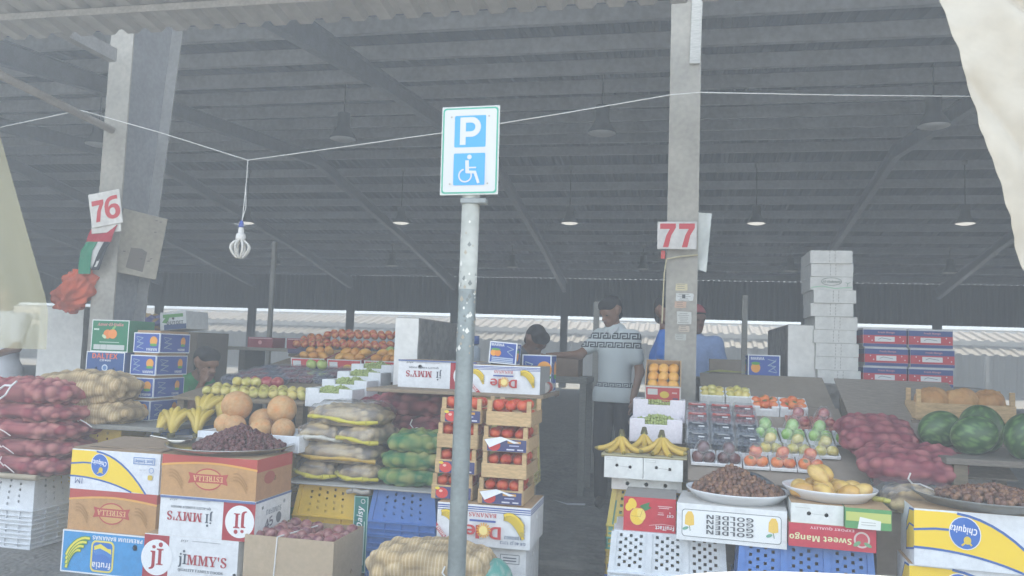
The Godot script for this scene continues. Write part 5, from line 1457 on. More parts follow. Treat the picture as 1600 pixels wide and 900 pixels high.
	for i in 3:
		var x := -3.02 + i * 0.325
		var nm: String = ["left", "middle", "right"][i]
		t = carton("mango_carton", "%s of three red and white mango cartons on the stand" % nm, x, 6.18, sy.call(6.18) + 0.012, 0.3, 0.115, 0.38, Color(0.72, 0.7, 0.68), {"open": true, "group": "mango cartons on the left stand", "side": lin("#b4484a")})
		t.rotation.x = 0.2
		k = face(0.3, 0.115, 0.38, "front"); k.rect(0.0, 0.0, 0.28, 0.098, lin("#c63f41")); k.rect(-0.095, 0.012, 0.072, 0.045, Color(0.7, 0.7, 0.7)); k.oval(0.03, -0.012, 0.042, 0.03, lin("#d9a840")); k.rect(-0.02, -0.04, 0.2, 0.008, lin("#ddb9a0"))
		stamp(k, t)
		for a in 3:
			for c in 2:
				fruit("mango", "mango", "orange mango in the %s mango carton" % nm, "mango", "mangoes in the left stand cartons", Vector3(x - 0.08 + a * 0.085, sy.call(6.3) + 0.085 + c * 0.045, -6.27 - c * 0.11), 0.88)
	t = thing("fruit_tray", "dark blue tray holding the heap of red apples", "tray", Vector3(-3.0, 1.29, -6.92)); t.rotation.x = 0.16
	b = MB.new(); b.col = lin("#55506c"); b.bbox(Vector3(0, 0.01, 0), Vector3(0.98, 0.02, 0.4), 0.004); b.bbox(Vector3(0, 0.02, 0.2), Vector3(0.98, 0.04, 0.012), 0.003); put(b, "tray", "plastic", t)
	t = thing("back_stand", "wooden frame carrying the tray of red apples", "stand", Vector3(-3.0, 0.035, -6.93))
	b = MB.new(); b.col = lin("#6f6252"); b.bbox(Vector3(0, 1.205, 0), Vector3(1.0, 0.03, 0.36), 0.003); put(b, "top", "wood", t)
	for sx in [-0.46, 0.46]:
		b = MB.new(); b.col = lin("#6f6252"); b.box(Vector3(sx, 0.595, 0), Vector3(0.06, 1.19, 0.3)); put(b, "leg", "wood", t)
	for i in 12:
		for j in 4:
			var z := 6.77 + j * 0.073
			var lift := 0.022 * j + (0.05 if j >= 2 and i > 2 else 0.0)
			fruit("red_apple", "red_apple", "red and yellow apple heaped on the dark tray at the back", "apple", "red apples on the back tray", Vector3(-3.43 + i * 0.077 + 0.03 * (j % 2), 1.345 + lift, -z), rng.randf_range(0.92, 1.1))
	foam_box("small white tray of green apples beside the low wall", -2.37, 6.42, 1.15, 0.26, 0.1, 0.3, Color(0.7, 0.72, 0.7), false)
	for i in 3:
		for j in 2: fruit("green_apple", "green_apple", "green apple in the small tray beside the low wall", "apple", "green apples beside the low wall", Vector3(-2.45 + i * 0.078, 1.25 + 0.062 * j, -6.5 - 0.06 * j), 1.1)
	t = thing("step_stand", "stepped wooden stand under the four foam grape boxes", "stand", Vector3(-2.27, 0.035, -5.44))
	for i in 4:
		b = MB.new(); b.col = lin("#7c6f5d"); var sh := 0.893 + i * 0.052; b.box(Vector3(0.012 * i, sh / 2, 0.33 - i * 0.22), Vector3(0.32, sh, 0.215)); put(b, "step", "wood", t)
	# foam boxes of green grapes, stepping back up the stand
	var gl := ["front", "second", "third", "rear"]
	for i in 4:
		var d := 5.0 + i * 0.22
		var yb: float = 0.93 + i * 0.052
		foam_box("%s white foam box of green grapes on the left stand" % gl[i], -2.285 + 0.012 * i, d, yb, 0.335, 0.125, 0.212, WH)
		grape_mass("green grapes filling the %s foam box on the left stand" % gl[i], Vector3(-2.285 + 0.012 * i, yb + 0.085, -d - 0.106), 0.29, 0.165, 0.045)
	# shelf with red boxes at the back
	t = thing("back_shelf", "long grey wooden shelf at the back left", "shelf", Vector3(-4.2, 0.035, -7.35))
	b = MB.new(); b.col = lin("#8d8778"); b.bbox(Vector3(0, 1.245, 0), Vector3(2.2, 0.03, 0.5), 0.003); put(b, "board", "wood", t)
	for sx in [-1.0, 0.0, 1.0]:
		b = MB.new(); b.col = lin("#5f594f"); b.box(Vector3(sx, 0.615, 0), Vector3(0.06, 1.23, 0.4)); put(b, "leg", "wood", t)
	for i in 2:
		t = carton("red_carton", ["left dark red carton on the back shelf", "right dark red carton on the back shelf"][i], -4.04 + i * 0.42, 7.2, 1.296, 0.27, 0.1, 0.25, lin("#8d2f3c"))
		k = face(0.27, 0.1, 0.25, "front"); k.rect(0, 0.04, 0.25, 0.008, lin("#c5a8a8")); k.oval(0.0, 0.0, 0.02, 0.02, lin("#c98d8d")); stamp(k, t)
	# ---- low masonry piers
	for p in [[-4.93, 5.62, 0.42, 1.585, 0.4, "white painted low pier left of column 76"], [-1.905, 5.42, 0.18, 1.56, 1.3, "white fronted low wall behind the white and red carton"], [0.82, 5.82, 0.19, 1.6, 1.3, "white fronted low wall beside the tall stack of white boxes"]]:
		t = thing("low_wall", p[5], "wall", Vector3(p[0], 0.035, -p[1] - p[4] / 2))
		b = MB.new(); b.col = lin("#8d8b87"); b.bbox(Vector3(0, (p[3] - 0.035) / 2, -0.006), Vector3(p[2], p[3] - 0.035, p[4] - 0.012), 0.008); put(b, "masonry", "concrete", t)
		b = MB.new(); b.col = Color(0.78, 0.77, 0.73)
		var nn := 14
		for i in nn:
			for j in 2:
				pass
		var edge := []
		for i in nn + 1: edge.append(Vector3(p[2] / 2 - 0.002 - 0.008 * absf(noise_a.get_noise_2d(i * 0.9, p[0])), (p[3] - 0.05) * i / nn + 0.01, p[4] / 2))
		for i in nn:
			var hw: float = p[2] / 2 - 0.003
			b.poly([Vector3(-hw, edge[i].y, p[4] / 2), edge[i], edge[i + 1], Vector3(-hw, edge[i + 1].y, p[4] / 2)], Vector3.BACK)
		put(b, "whitewash", "matte", t)

# ---------------------------------------------------------------- between the stalls: sacks, tomato crates, cartons
func build_middle():
	var WH := Color(0.76, 0.77, 0.78)
	# crates under the ginger and the green sacks
	plastic_crate("yellow inverted crate under the ginger bags", -2.045, 4.5, 0.252, 0.42, 0.262, 0.42, lin("#d6b02d"), {"cols": 5, "rim": 0.08, "group": "crates under the ginger and green sacks"})
	plastic_crate("lower yellow crate nested beneath the ginger crate", -2.045, 4.5, 0.166, 0.42, 0.262, 0.42, lin("#cda82c"), {"cols": 5, "rim": 0.08, "group": "crates under the ginger and green sacks"})
	plastic_crate("lowest yellow crate behind the onion carton", -2.045, 4.5, 0.0, 0.42, 0.166, 0.42, lin("#c39f2c"), {"cols": 5, "rim": 0.08, "group": "crates under the ginger and green sacks"})
	for i in 4:
		plastic_crate(["lowest blue nested crate right of the green carton", "second lowest blue nested crate right of the green carton", "second highest blue nested crate right of the green carton", "top blue crate with square holes under the green sacks"][i], -1.565, 4.5, 0.0 + i * 0.084, 0.43, 0.262, 0.42, lin("#3f72b8"), {"cols": 5, "rim": 0.08, "group": "crates under the ginger and green sacks"})
	var t := carton("flower_carton", "narrow teal carton with white script standing between yellow and blue crates", -1.815, 4.5, 0.03, 0.088, 0.44, 0.3, lin("#2d7d72"))
	var k := face(0.088, 0.44, 0.3, "front"); k.frame(0, 0.0, 0.082, 0.43, 0.005, lin("#a7c9c0")); k.text("Daisy", 0.0, 0.1, 0.034, WH, 1.0, PI / 2, false, 0.2); k.rect(0.026, -0.05, 0.006, 0.25, lin("#b9d2ca")); k.ring(0.012, 0.19, 0.012, 0.012, 0.003, WH)
	stamp(k, t)
	t = thing("plank", "thin grey sheet under the ginger bags and green sacks", "plank", Vector3(-1.83, 0.5145, -4.74))
	var b := MB.new(); b.col = lin("#a9a8a3"); b.bbox(Vector3(0, 0.006, 0), Vector3(0.98, 0.01, 0.52), 0.002); put(b, "sheet", "card", t)
	t = thing("flattened_sack", "crumpled pale sack edge hanging over the teal carton", "sack", Vector3(-1.83, 0.49, -4.485))
	b = MB.new(); b.col = lin("#a59d92"); b.path([Vector3(-0.07, 0.0, 0), Vector3(-0.03, 0.012, 0.004), Vector3(0.02, 0.002, 0.002), Vector3(0.07, 0.01, 0)], 0.014, 7); put(b, "cloth", "cloth", t)
	# ginger bags
	var yb := lin("#c4b93c"); var ob := lin("#bd9a42")
	var bags := [[-2.16, 0.53, 4.73, Vector3(0.27, 0.13, 0.38), 0.05, yb, 1, "bottom left clear bag of ginger by the yellow crate"], [-1.87, 0.53, 4.73, Vector3(0.27, 0.13, 0.38), -0.1, yb, 2, "bottom right clear bag of ginger above the yellow crate"], [-2.03, 0.635, 4.73, Vector3(0.5, 0.14, 0.38), 0.0, ob, 3, "wide middle clear bag of ginger with an orange seal"], [-2.17, 0.755, 4.74, Vector3(0.27, 0.12, 0.36), 0.15, lin("#c9c6bd"), 4, "upper left clear bag of ginger beside the melon box"], [-1.88, 0.755, 4.74, Vector3(0.3, 0.12, 0.36), -0.2, yb, 5, "upper right clear bag of ginger with a yellow seal"], [-2.0, 0.855, 4.76, Vector3(0.46, 0.16, 0.36), -0.08, yb, 6, "topmost clear bag of ginger with a yellow seal"]]
	for m in bags: root_bag(m[7], m[0], m[1], m[2], m[3], m[4], m[5], m[6])
	# green net sacks
	var gc := [lin("#7f9a4c"), lin("#b0ae6a"), lin("#1f7a4c")]
	for i in 3:
		sack("green_sack", ["lowest green net sack drooping over the blue crate", "middle green net sack above the blue crate", "topmost green net sack beside the tomato crates"][i], "produce sack", sack_mesh("green%d" % i, Vector3(0.44 - 0.02 * i, 0.13, 0.38), 0.075, gc, "net", 31 + i, -1.0, 150, 64), -1.565 + 0.015 * i, 0.527 + i * 0.1, 4.73, 0.05 * i, "green net sacks")
	# red sacks behind on a board
	t = thing("plank", "white edged board carrying the red sacks behind the ginger", "plank", Vector3(-1.8, 0.715, -5.22)); b = MB.new(); b.col = lin("#bdbbb4"); b.bbox(Vector3(0, 0.01, 0), Vector3(0.86, 0.018, 0.46), 0.002); put(b, "board", "card", t)
	for sx in [-0.3, 0.3]:
		plastic_crate(["grey crate under the left of the red sack board", "grey crate under the right of the red sack board"][0 if sx < 0 else 1], -1.8 + sx, 5.02, 0.0, 0.36, 0.715, 0.4, lin("#6c6d70"), {"cols": 3, "group": "crates under the red sacks"})
	var rc := [lin("#96354a"), lin("#bb6a6c"), lin("#661a30")]
	sack("onion_sack", "wide red net sack of onions left behind the ginger bags", "onion sack", sack_mesh("redbig_a", Vector3(0.62, 0.3, 0.44), 0.07, rc, "net", 51, -1.0, 150, 64), -1.93, 0.735, 5.24, 0.1, "red onion sacks behind the ginger")
	sack("onion_sack", "red net sack of onions between ginger bags and tomato crates", "onion sack", sack_mesh("redbig_b", Vector3(0.5, 0.2, 0.4), 0.07, rc, "net", 52, -1.0, 150, 64), -1.62, 0.735, 5.08, -0.1, "red onion sacks behind the ginger", [Vector3(0.0, 0.1, 0.2), Color(0.75, 0.74, 0.72)])
	sack("onion_sack", "topmost red net sack of onions below the white and red carton", "onion sack", sack_mesh("redbig_c", Vector3(0.6, 0.18, 0.42), 0.07, rc, "net", 53, -1.0, 150, 64), -1.68, 0.905, 5.16, 0.06, "red onion sacks behind the ginger")
	# ---- tomato crates
	t = thing("pallet_board", "low pallet under the white banana cartons behind the potatoes", "board", Vector3(-1.0, 0, -4.38)); b = MB.new(); b.col = lin("#8a7a63"); b.bbox(Vector3(0, 0.042, 0), Vector3(0.54, 0.083, 0.44), 0.004); put(b, "board", "wood", t)
	t = carton("banana_carton", "white banana carton with small stamp behind the potato sacks", -1.0, 4.18, 0.0845, 0.47, 0.245, 0.4, WH, {"holes": [[0.13, -0.03, 0.013]], "side_holes": [[0.0, 0.05, 0.014]], "group": "banana cartons"})
	k = face(0.47, 0.245, 0.4, "front"); k.shape([Vector2(-0.2, 0.12), Vector2(0.02, 0.12), Vector2(-0.03, 0.085), Vector2(-0.2, 0.05)], lin("#ecc92e")); k.line([Vector2(-0.02, 0.12), Vector2(0.03, 0.08), Vector2(0.06, 0.02)], 0.012, lin("#3862a8")); k.frame(0.15, 0.06, 0.1, 0.045, 0.003, lin("#6c7078")); k.rect(0.15, 0.066, 0.07, 0.006, lin("#6c7078")); k.rect(0.15, 0.052, 0.07, 0.006, lin("#6c7078")); stamp(k, t)
	t = carton("banana_carton", "white banana carton with red lettering under the tomato crates", -0.99, 4.14, 0.3295, 0.5, 0.212, 0.4, WH, {"holes": [[0.19, 0.045, 0.012], [-0.17, 0.045, 0.012]], "side_holes": [[0.0, 0.03, 0.014]], "group": "banana cartons"})
	k = face(0.5, 0.212, 0.4, "front"); dole_print(k, 0.5, 0.212); k.flip = -1; k.text("1080602", -0.165, 0.045, 0.016, lin("#4c5a78"), 1.1); k.text("GB 40 J2 1312", -0.165, 0.07, 0.014, lin("#4c5a78"), 1.1); k.flip = 1; stamp(k, t)
	k = face(0.5, 0.212, 0.4, "right"); for i in 3: k.rect(0, 0.212 * (0.44 - 0.05 * i), 0.4, 0.005, lin("#41569a"))
	stamp(k, t)
	var tl := ["lowest", "second lowest", "second highest", "topmost"]
	for c in 2:
		for i in 4:
			var x := -1.155 - 0.01 * (3 - i) + 0.005 * (i % 2) if c == 0 else -0.885 - 0.008 * (3 - i) + 0.006 * (i % 2)
			var side: String = "left" if c == 0 else "right"
			var dz := 4.2 if c == 0 else 4.16
			var yy := 0.5425 + i * 0.136
			var w := 0.225 if c == 0 else 0.24
			wood_crate("%s wooden tomato crate in the %s stack by the sign pole" % [tl[i], side], x, dz, yy, w, 0.135, 0.34, "wooden tomato crates")
			for a in 3:
				for e in 4:
					for lay in 2:
						if lay == 0 and e > 0 and a == 1: continue
						if lay == 1 and i == 3 and e > 2: continue
						fruit("tomato", "tomato", "ripe tomato in the %s wooden crate of the %s stack" % [tl[i], side], "tomato", "tomatoes in the wooden crates", Vector3(x - 0.068 + a * 0.068, yy + 0.045 + lay * 0.05 + (0.012 if i == 3 and lay == 1 else 0.0), -dz - 0.055 - e * 0.074), rng.randf_range(0.9, 1.1))
			if (c == 0 and i in [0, 1, 3]) or (c == 1 and i in [0, 2]):
				t = thing("crate_label", "tomato picture label on the %s crate of the %s stack" % [tl[i], side], "label", Vector3(x, yy + 0.003, -dz + 0.0022))
				k = Ink.new(Vector3(0, 0.035, 0), Vector3.RIGHT, Vector3.UP, Vector3.BACK)
				var lw := w - 0.03
				k.rect(0.01, 0, lw, 0.062, lin("#3a3f6e"))
				k.oval(-lw * 0.32 + 0.01, -0.002, 0.034, 0.028, lin("#c63a34")); k.oval(-lw * 0.3, 0.008, 0.01, 0.007, lin("#e0b1a4")); k.oval(-lw * 0.4, 0.022, 0.013, 0.008, lin("#dcc53c"))
				k.rect(lw * 0.24, 0.018, lw * 0.34, 0.012, lin("#c99442")); k.rect(lw * 0.24, 0.0, lw * 0.25, 0.006, lin("#aeb3cf")); k.rect(lw * 0.15, -0.02, lw * 0.2, 0.007, lin("#c9cbd6")); k.rect(lw * 0.4, -0.02, lw * 0.15, 0.007, lin("#c9cbd6"))
				stamp(k, t)
			if c == 1 and i in [0, 2]:
				t = thing("paper_scrap", "torn white paper hanging out of the %s right tomato crate" % tl[i], "paper", Vector3(x - 0.02, yy + 0.055, -dz + 0.006))
				b = MB.new(); b.col = Color(0.78, 0.79, 0.82)
				b.poly([Vector3(-0.09, 0.01, 0), Vector3(0.0, 0.028, 0.004), Vector3(0.03, 0.012, 0.006), Vector3(-0.06, -0.03, 0.008)], Vector3.BACK); b.poly([Vector3(0.0, 0.028, 0.004), Vector3(0.1, 0.0, 0.003), Vector3(0.07, -0.004, 0.004), Vector3(0.03, 0.012, 0.006)], Vector3.BACK)
				put(b, "paper", "matte", t)
	# potatoes in front of the pole
	var pot := [lin("#dccdb0"), lin("#d0bd9a"), lin("#988a72")]
	sack("potato_sack", "lower string net sack of potatoes on the ground behind the pole", "potato sack", sack_mesh("potato_c", Vector3(0.7, 0.25, 0.38), 0.08, pot, "string_net", 24, -1.0, 150, 64), -1.13, 0.0, 3.88, 0.0, "potato sacks by the sign pole")
	t = sack("potato_sack", "upper string net sack of potatoes with a turquoise end", "potato sack", sack_mesh("potato_d", Vector3(0.64, 0.25, 0.38), 0.08, pot, "string_net", 25, -1.0, 150, 64), -1.17, 0.18, 3.88, 0.03, "potato sacks by the sign pole", [Vector3(0.12, 0.1, 0.2), Color(0.8, 0.8, 0.78)])
	b = MB.new(); b.col = lin("#5fb3a2")
	b.globe(22, 12, func(la, lo): return Vector3(0.31 + cos(la) * cos(lo) * 0.085, maxf(0.002, 0.075 + sin(la) * 0.08 - 0.25 * maxf(0, cos(la) * cos(lo)) * 0.1), cos(la) * sin(lo) * 0.15), func(_a, _b, p): return lin("#5fb3a2").lerp(Color(0.62, 0.66, 0.6), 0.5 if fposmod(p.x / 0.02, 1.0) < 0.3 else 0.0))
	put(b, "turquoise_end", "net", t)
	# ---- shelf with cartons over the tomatoes
	for i in 2:
		plastic_crate(["lower grey crate behind the tomato crates", "upper cream crate behind the tomato crates"][i], -1.06, 4.66, 0.0 + i * 0.535, 0.42, 0.535, 0.42, lin("#8f8a7c") if i == 0 else lin("#c7b872"), {"panels": 2, "cols": 4, "group": "cream crates behind the tomatoes"})
	t = thing("plank", "brown plank carrying the white cartons above the tomatoes", "plank", Vector3(-1.33, 1.0715, -4.98)); b = MB.new(); b.col = lin("#94826b"); b.bbox(Vector3(0, 0.012, 0), Vector3(1.1, 0.022, 0.66), 0.003); put(b, "board", "wood", t)
	t = thing("trestle", "wooden trestle under the left end of the carton plank", "trestle", Vector3(-1.78, 0, -5.36)); b = MB.new(); b.col = lin("#75674f"); b.box(Vector3(0, 0.53, 0), Vector3(0.08, 1.068, 0.1)); put(b, "post", "wood", t)
	t = carton("banana_carton", "white and red banana carton upside down on the high plank", -1.515, 4.92, 1.0945, 0.52, 0.175, 0.38, WH, {"holes": [[-0.115, 0.045, 0.013]], "group": "banana cartons"})
	k = face(0.52, 0.175, 0.38, "front"); jimmys_print(k, 0.52, 0.175, true, true); k.rect(0, 0.083, 0.52, 0.009, lin("#5a6e9a")); stamp(k, t)
	t = carton("banana_carton", "white banana carton with red lettering on the high plank", -1.03, 4.7, 1.0945, 0.44, 0.165, 0.36, WH, {"holes": [[0.14, 0.03, 0.011], [-0.155, 0.03, 0.011]], "side": lin("#9a9a98"), "group": "banana cartons"})
	k = face(0.44, 0.165, 0.36, "front"); dole_print(k, 0.44, 0.165); stamp(k, t)
	marwa_box("tilted blue orange carton standing on the white banana carton", -1.08, 4.86, 1.261, 0.175, 0.135, 0.12, false, true, 0.0, -0.06).position.y += 0.006
	marwa_box("blue orange carton half hidden behind the white banana carton", -0.9, 5.08, 1.0945, 0.19, 0.235, 0.2, true, false)
	t = thing("red_bottle", "red labelled bottle lying at the right end of the high plank", "bottle", Vector3(-0.82, 1.0935, -5.0)); b = MB.new(); b.col = lin("#b7b3ae"); b.tube(Vector3(0, 0.035, 0.1), Vector3(0, 0.035, -0.1), 0.034, 0.034, 16); put(b, "bottle", "plastic", t)
	b = MB.new(); b.col = lin("#b5453f"); b.tube(Vector3(0, 0.035, 0.06), Vector3(0, 0.035, -0.04), 0.0348, 0.0348, 16, false); put(b, "label_band", "print", t)
	# ---- aisle furniture further in
	t = thing("wooden_table", "small wooden table standing in the dark aisle", "table", Vector3(-1.15, 0.035, -7.75))
	b = MB.new(); b.col = lin("#8b8a80"); b.bbox(Vector3(0, 1.06, 0), Vector3(0.62, 0.06, 0.6), 0.004); put(b, "table_top", "wood", t)
	for s in [[-0.27, 0.26], [0.27, 0.26], [-0.27, -0.26], [0.27, -0.26]]:
		b = MB.new(); b.col = lin("#8b8a80"); b.box(Vector3(s[0], 0.515, s[1]), Vector3(0.06, 1.03, 0.06)); put(b, "leg", "wood", t)
	carton("brown_carton", "brown carton on the wooden table in the aisle", -1.16, 7.55, 1.126, 0.44, 0.19, 0.36, lin("#876d58"))
	t = thing("paper_scrap", "white paper scrap lying on the aisle floor", "paper", Vector3(-0.92, 0.037, -7.05), 0.4)
	b = MB.new(); b.col = Color(0.75, 0.76, 0.78); b.poly([Vector3(-0.14, 0.03, -0.05), Vector3(-0.02, 0.004, -0.02), Vector3(-0.03, 0.002, 0.04)], Vector3.UP); b.poly([Vector3(-0.02, 0.004, -0.02), Vector3(0.14, 0.008, 0.01), Vector3(0.12, 0.002, 0.07), Vector3(-0.03, 0.002, 0.04)], Vector3.UP); put(b, "paper", "matte", t)
	for p in [[-6.3, 11.5, 2.9, "thin white post far back left of the hanging bulb"], [-0.93, 9.0, 1.9, "thin pale post behind the worker"], [0.72, 9.6, 2.05, "thin pale post right of column 77"]]:
		t = thing("thin_post", p[3], "post", Vector3(p[0], 0.035, -p[1])); b = MB.new(); b.col = lin("#9c9a92"); b.box(Vector3(0, p[2] / 2, 0), Vector3(0.06, p[2], 0.06)); put(b, "post", "wood", t)
	t = thing("blue_bottle", "blue and white water container beside the low middle wall", "container", Vector3(-1.72, 0.035, -6.6)); b = MB.new(); b.col = lin("#6d6f72"); b.box(Vector3(0, 0.575, 0), Vector3(0.3, 1.15, 0.3)); put(b, "stand", "concrete", t)
	b = MB.new(); b.col = lin("#a9b4bd"); b.lathe([Vector2(0.0, 1.151), Vector2(0.06, 1.151), Vector2(0.062, 1.32), Vector2(0.03, 1.36), Vector2(0.0, 1.36)], 16); put(b, "bottle", "plastic", t)
	b = MB.new(); b.col = lin("#3d5fa5"); b.lathe([Vector2(0.0, 1.36), Vector2(0.05, 1.36), Vector2(0.05, 1.43), Vector2(0.0, 1.43)], 14); put(b, "cap", "plastic", t)

# ---------------------------------------------------------------- right stall
func build_right_stall():
	var WH := Color(0.76, 0.77, 0.78)
	var b: MB; var k: Ink; var t: Node3D
	# crates at the left corner of the stall
	var cc := ["#c39f2c", "#3f62a5", "#cdaa3a", "#c9ab4a", "#5fa28e", "#d4c25a"]
	var cn := ["lowest yellow", "blue", "second yellow", "third yellow", "teal", "top yellow"]
	for i in 6: plastic_crate("%s crate nested at the left corner of the right stall" % cn[i], -0.13, 4.44, 0.035 + i * 0.066, 0.5, 0.262, 0.44, lin(cc[i]), {"panels": 2, "cols": 4, "rim": 0.064, "group": "nested crates at the stall corner"})
	t = carton("white_carton", "torn low white carton under the banana cartons", -0.165, 4.4, 0.629, 0.37, 0.066, 0.36, Color(0.66, 0.66, 0.62), {"holes": [[-0.1, 0.0, 0.011], [0.0, 0.0, 0.011], [0.1, 0.0, 0.011]]})
	for i in 2:
		t = carton("white_carton", ["left white carton with two round holes under the bananas", "right white carton with two round holes under the bananas"][i], -0.285 + i * 0.207, 4.35, 0.6955, 0.204, 0.112, 0.34, Color(0.7, 0.71, 0.68), {"holes": [[-0.035, 0.01, 0.0085], [0.035, 0.005, 0.0085]], "group": "white cartons under the bananas"})
		k = face(0.204, 0.112, 0.34, "front"); k.line([Vector2(-0.025, 0.008), Vector2(0.025, 0.004)], 0.0015, lin("#8f8f8c")); k.frame(-0.065, 0.042, 0.05, 0.01, 0.0012, lin("#9a9a96")); stamp(k, t)
	t = thing("newspaper", "folded newspaper under the bananas of the right stall", "newspaper", Vector3(-0.18, 0.8085, -4.5)); b = MB.new(); b.col = lin("#a89f7c"); b.bbox(Vector3(0, 0.005, 0), Vector3(0.45, 0.008, 0.3), 0.002); put(b, "pages", "card", t)
	banana_bunch("left hand of ripe bananas at the corner of the right stall", Vector3(-0.31, 0.79, -4.5), 9, 3.6, -0.2, "bananas on the white cartons", 0.0, 0.95)
	banana_bunch("right hand of ripe bananas beside the dark fruit packs", Vector3(-0.09, 0.79, -4.5), 10, 3.8, 0.2, "bananas on the white cartons", 0.0, 1.0)
	banana_bunch("rear hand of ripe bananas before the foam grape boxes", Vector3(-0.19, 0.8, -4.6), 7, 2.6, 0.1, "bananas on the white cartons", 0.0, 0.95)
	var pink := Color(0.76, 0.72, 0.76)
	# foam boxes and mango carton going up behind
	t = thing("step_stand", "stepped wooden stand under the foam grape boxes", "stand", Vector3(-0.12, 0.035, -4.95)); b = MB.new(); b.col = lin("#7c6f5d")
	b.bbox(Vector3(0, 0.405, 0.14), Vector3(0.36, 0.81, 0.02), 0.003); put(b, "riser", "wood", t)
	b = MB.new(); b.col = lin("#7c6f5d"); b.bbox(Vector3(0, 0.805, 0.02), Vector3(0.36, 0.02, 0.22), 0.003); put(b, "lower_step", "wood", t)
	b = MB.new(); b.col = lin("#7c6f5d"); b.bbox(Vector3(0, 0.905, -0.12), Vector3(0.36, 0.02, 0.28), 0.003); put(b, "upper_step", "wood", t)
	foam_box("front pinkish white foam box of green grapes by the bananas", -0.13, 4.72, 0.852, 0.3, 0.135, 0.2, pink)
	grape_mass("green grapes filling the front foam box by the bananas", Vector3(-0.13, 0.95, -4.82), 0.26, 0.155, 0.045)
	foam_box("rear pinkish white foam box of green grapes under the mango carton", -0.12, 4.94, 0.952, 0.31, 0.135, 0.2, pink)
	grape_mass("green grapes filling the rear foam box under the mango carton", Vector3(-0.12, 1.05, -5.04), 0.27, 0.155, 0.045)
	t = carton("mango_carton", "tilted red and white carton of mangoes against column 77", -0.1, 5.05, 1.09, 0.215, 0.125, 0.27, Color(0.72, 0.7, 0.68), {"open": true, "group": "mango cartons"})
	t.position = Vector3(-0.1, 1.085 + 0.06, -5.11); t.rotation.x = 0.62
	k = face(0.215, 0.125, 0.27, "front"); k.rect(0, 0, 0.198, 0.105, lin("#c34a4c")); k.rect(-0.06, 0.02, 0.06, 0.045, Color(0.68, 0.68, 0.68)); k.oval(0.01, 0.0, 0.028, 0.026, lin("#dcc04c")); k.rect(0.07, 0.015, 0.03, 0.012, lin("#d8b4b0")); k.rect(0.0, -0.042, 0.17, 0.008, lin("#d8b07a")); k.rect(0.075, -0.028, 0.03, 0.01, lin("#4b4f7a"))
	stamp(k, t)
	for a in 3:
		for c in 3:
			var p := t.transform * Vector3(-0.062 + a * 0.062, 0.098, 0.085 - c * 0.083)
			var o := fruit("mango", "mango", "golden mango in the tilted carton against column 77", "mango", "mangoes in the tilted carton", p, 0.72, false)
			o.transform.basis = (t.transform.basis * Basis.from_euler(Vector3(rng.randf_range(-0.3, 0.3), PI / 2 + rng.randf_range(-0.4, 0.4), 0))).scaled(Vector3.ONE * 0.72)
	t = thing("prop_block", "wooden block propping up the tilted mango carton", "block", Vector3(-0.1, 1.088, -5.19)); b = MB.new(); b.col = lin("#7c6f5d"); b.box(Vector3(0, 0.05, 0), Vector3(0.18, 0.1, 0.06)); put(b, "block", "wood", t)
	# red carton and white crates in front
	for i in 2:
		plastic_crate(["lower white crate with square holes under the red carton", "upper white crate with square holes under the red and white cartons"][i], -0.045, 4.06, 0.0 + i * 0.24, 0.58, 0.24, 0.4, Color(0.68, 0.72, 0.75), {"panels": 3, "cols": 5, "rim": 0.045, "lean": 0.012, "group": "white crates in front of the right stall"})
	t = carton("fruit_carton", "red carton with yellow fruit standing upside down on the white crate", -0.135, 4.1, 0.481, 0.255, 0.165, 0.34, lin("#c2323f"), {"top": lin("#8f8a84")})
	k = face(0.255, 0.165, 0.34, "front")
	var ye := lin("#e6c23c")
	k.oval(-0.085, 0.05, 0.02, 0.026, ye, 0.4); k.oval(-0.1, 0.035, 0.018, 0.024, ye, -0.5)
	k.oval(-0.06, -0.012, 0.036, 0.042, lin("#d9b06a")); k.oval(-0.06, -0.013, 0.033, 0.039, ye); k.oval(-0.04, 0.0, 0.02, 0.03, lin("#ecd06a"), 0.3); k.line([Vector2(-0.09, -0.01), Vector2(-0.045, -0.012), Vector2(-0.035, 0.02)], 0.002, lin("#b58f34"))
	k.shape([Vector2(-0.05, 0.04), Vector2(-0.03, 0.05), Vector2(0.0, 0.062), Vector2(-0.005, 0.04), Vector2(0.01, 0.035), Vector2(-0.02, 0.018)], lin("#3f7a4d"))
	k.flip = -1
	k.text("FruiTact", -0.075, 0.06, 0.02, WH, 0.85); k.text("CAT", -0.1, 0.0, 0.012, WH, 1.1); k.text("1", -0.1, -0.016, 0.01, WH); k.rect(-0.055, -0.005, 0.03, 0.004, lin("#e0b8b8")); k.rect(-0.055, -0.014, 0.025, 0.003, lin("#e0b8b8")); k.rect(-0.075, -0.045, 0.07, 0.004, lin("#e0b8b8")); k.rect(-0.07, -0.037, 0.05, 0.004, lin("#e0b8b8"))
	k.line([Vector2(-0.12, 0.045), Vector2(-0.06, 0.04), Vector2(0.0, 0.05)], 0.0025, lin("#e0b8b8"))
	k.flip = 1; stamp(k, t)
	t = carton("fruit_carton", "long white carton with repeated lettering and two yellow fruits", 0.26, 3.97, 0.481, 0.5, 0.172, 0.38, Color(0.76, 0.78, 0.78), {"top": Color(0.6, 0.58, 0.54), "turn": -0.07})
	k = face(0.5, 0.172, 0.38, "front")
	k.rect(0, -0.004, 0.452, 0.128, lin("#6d7274"), 0.016); k.rect(0, -0.004, 0.446, 0.122, Color(0.76, 0.78, 0.78), 0.014)
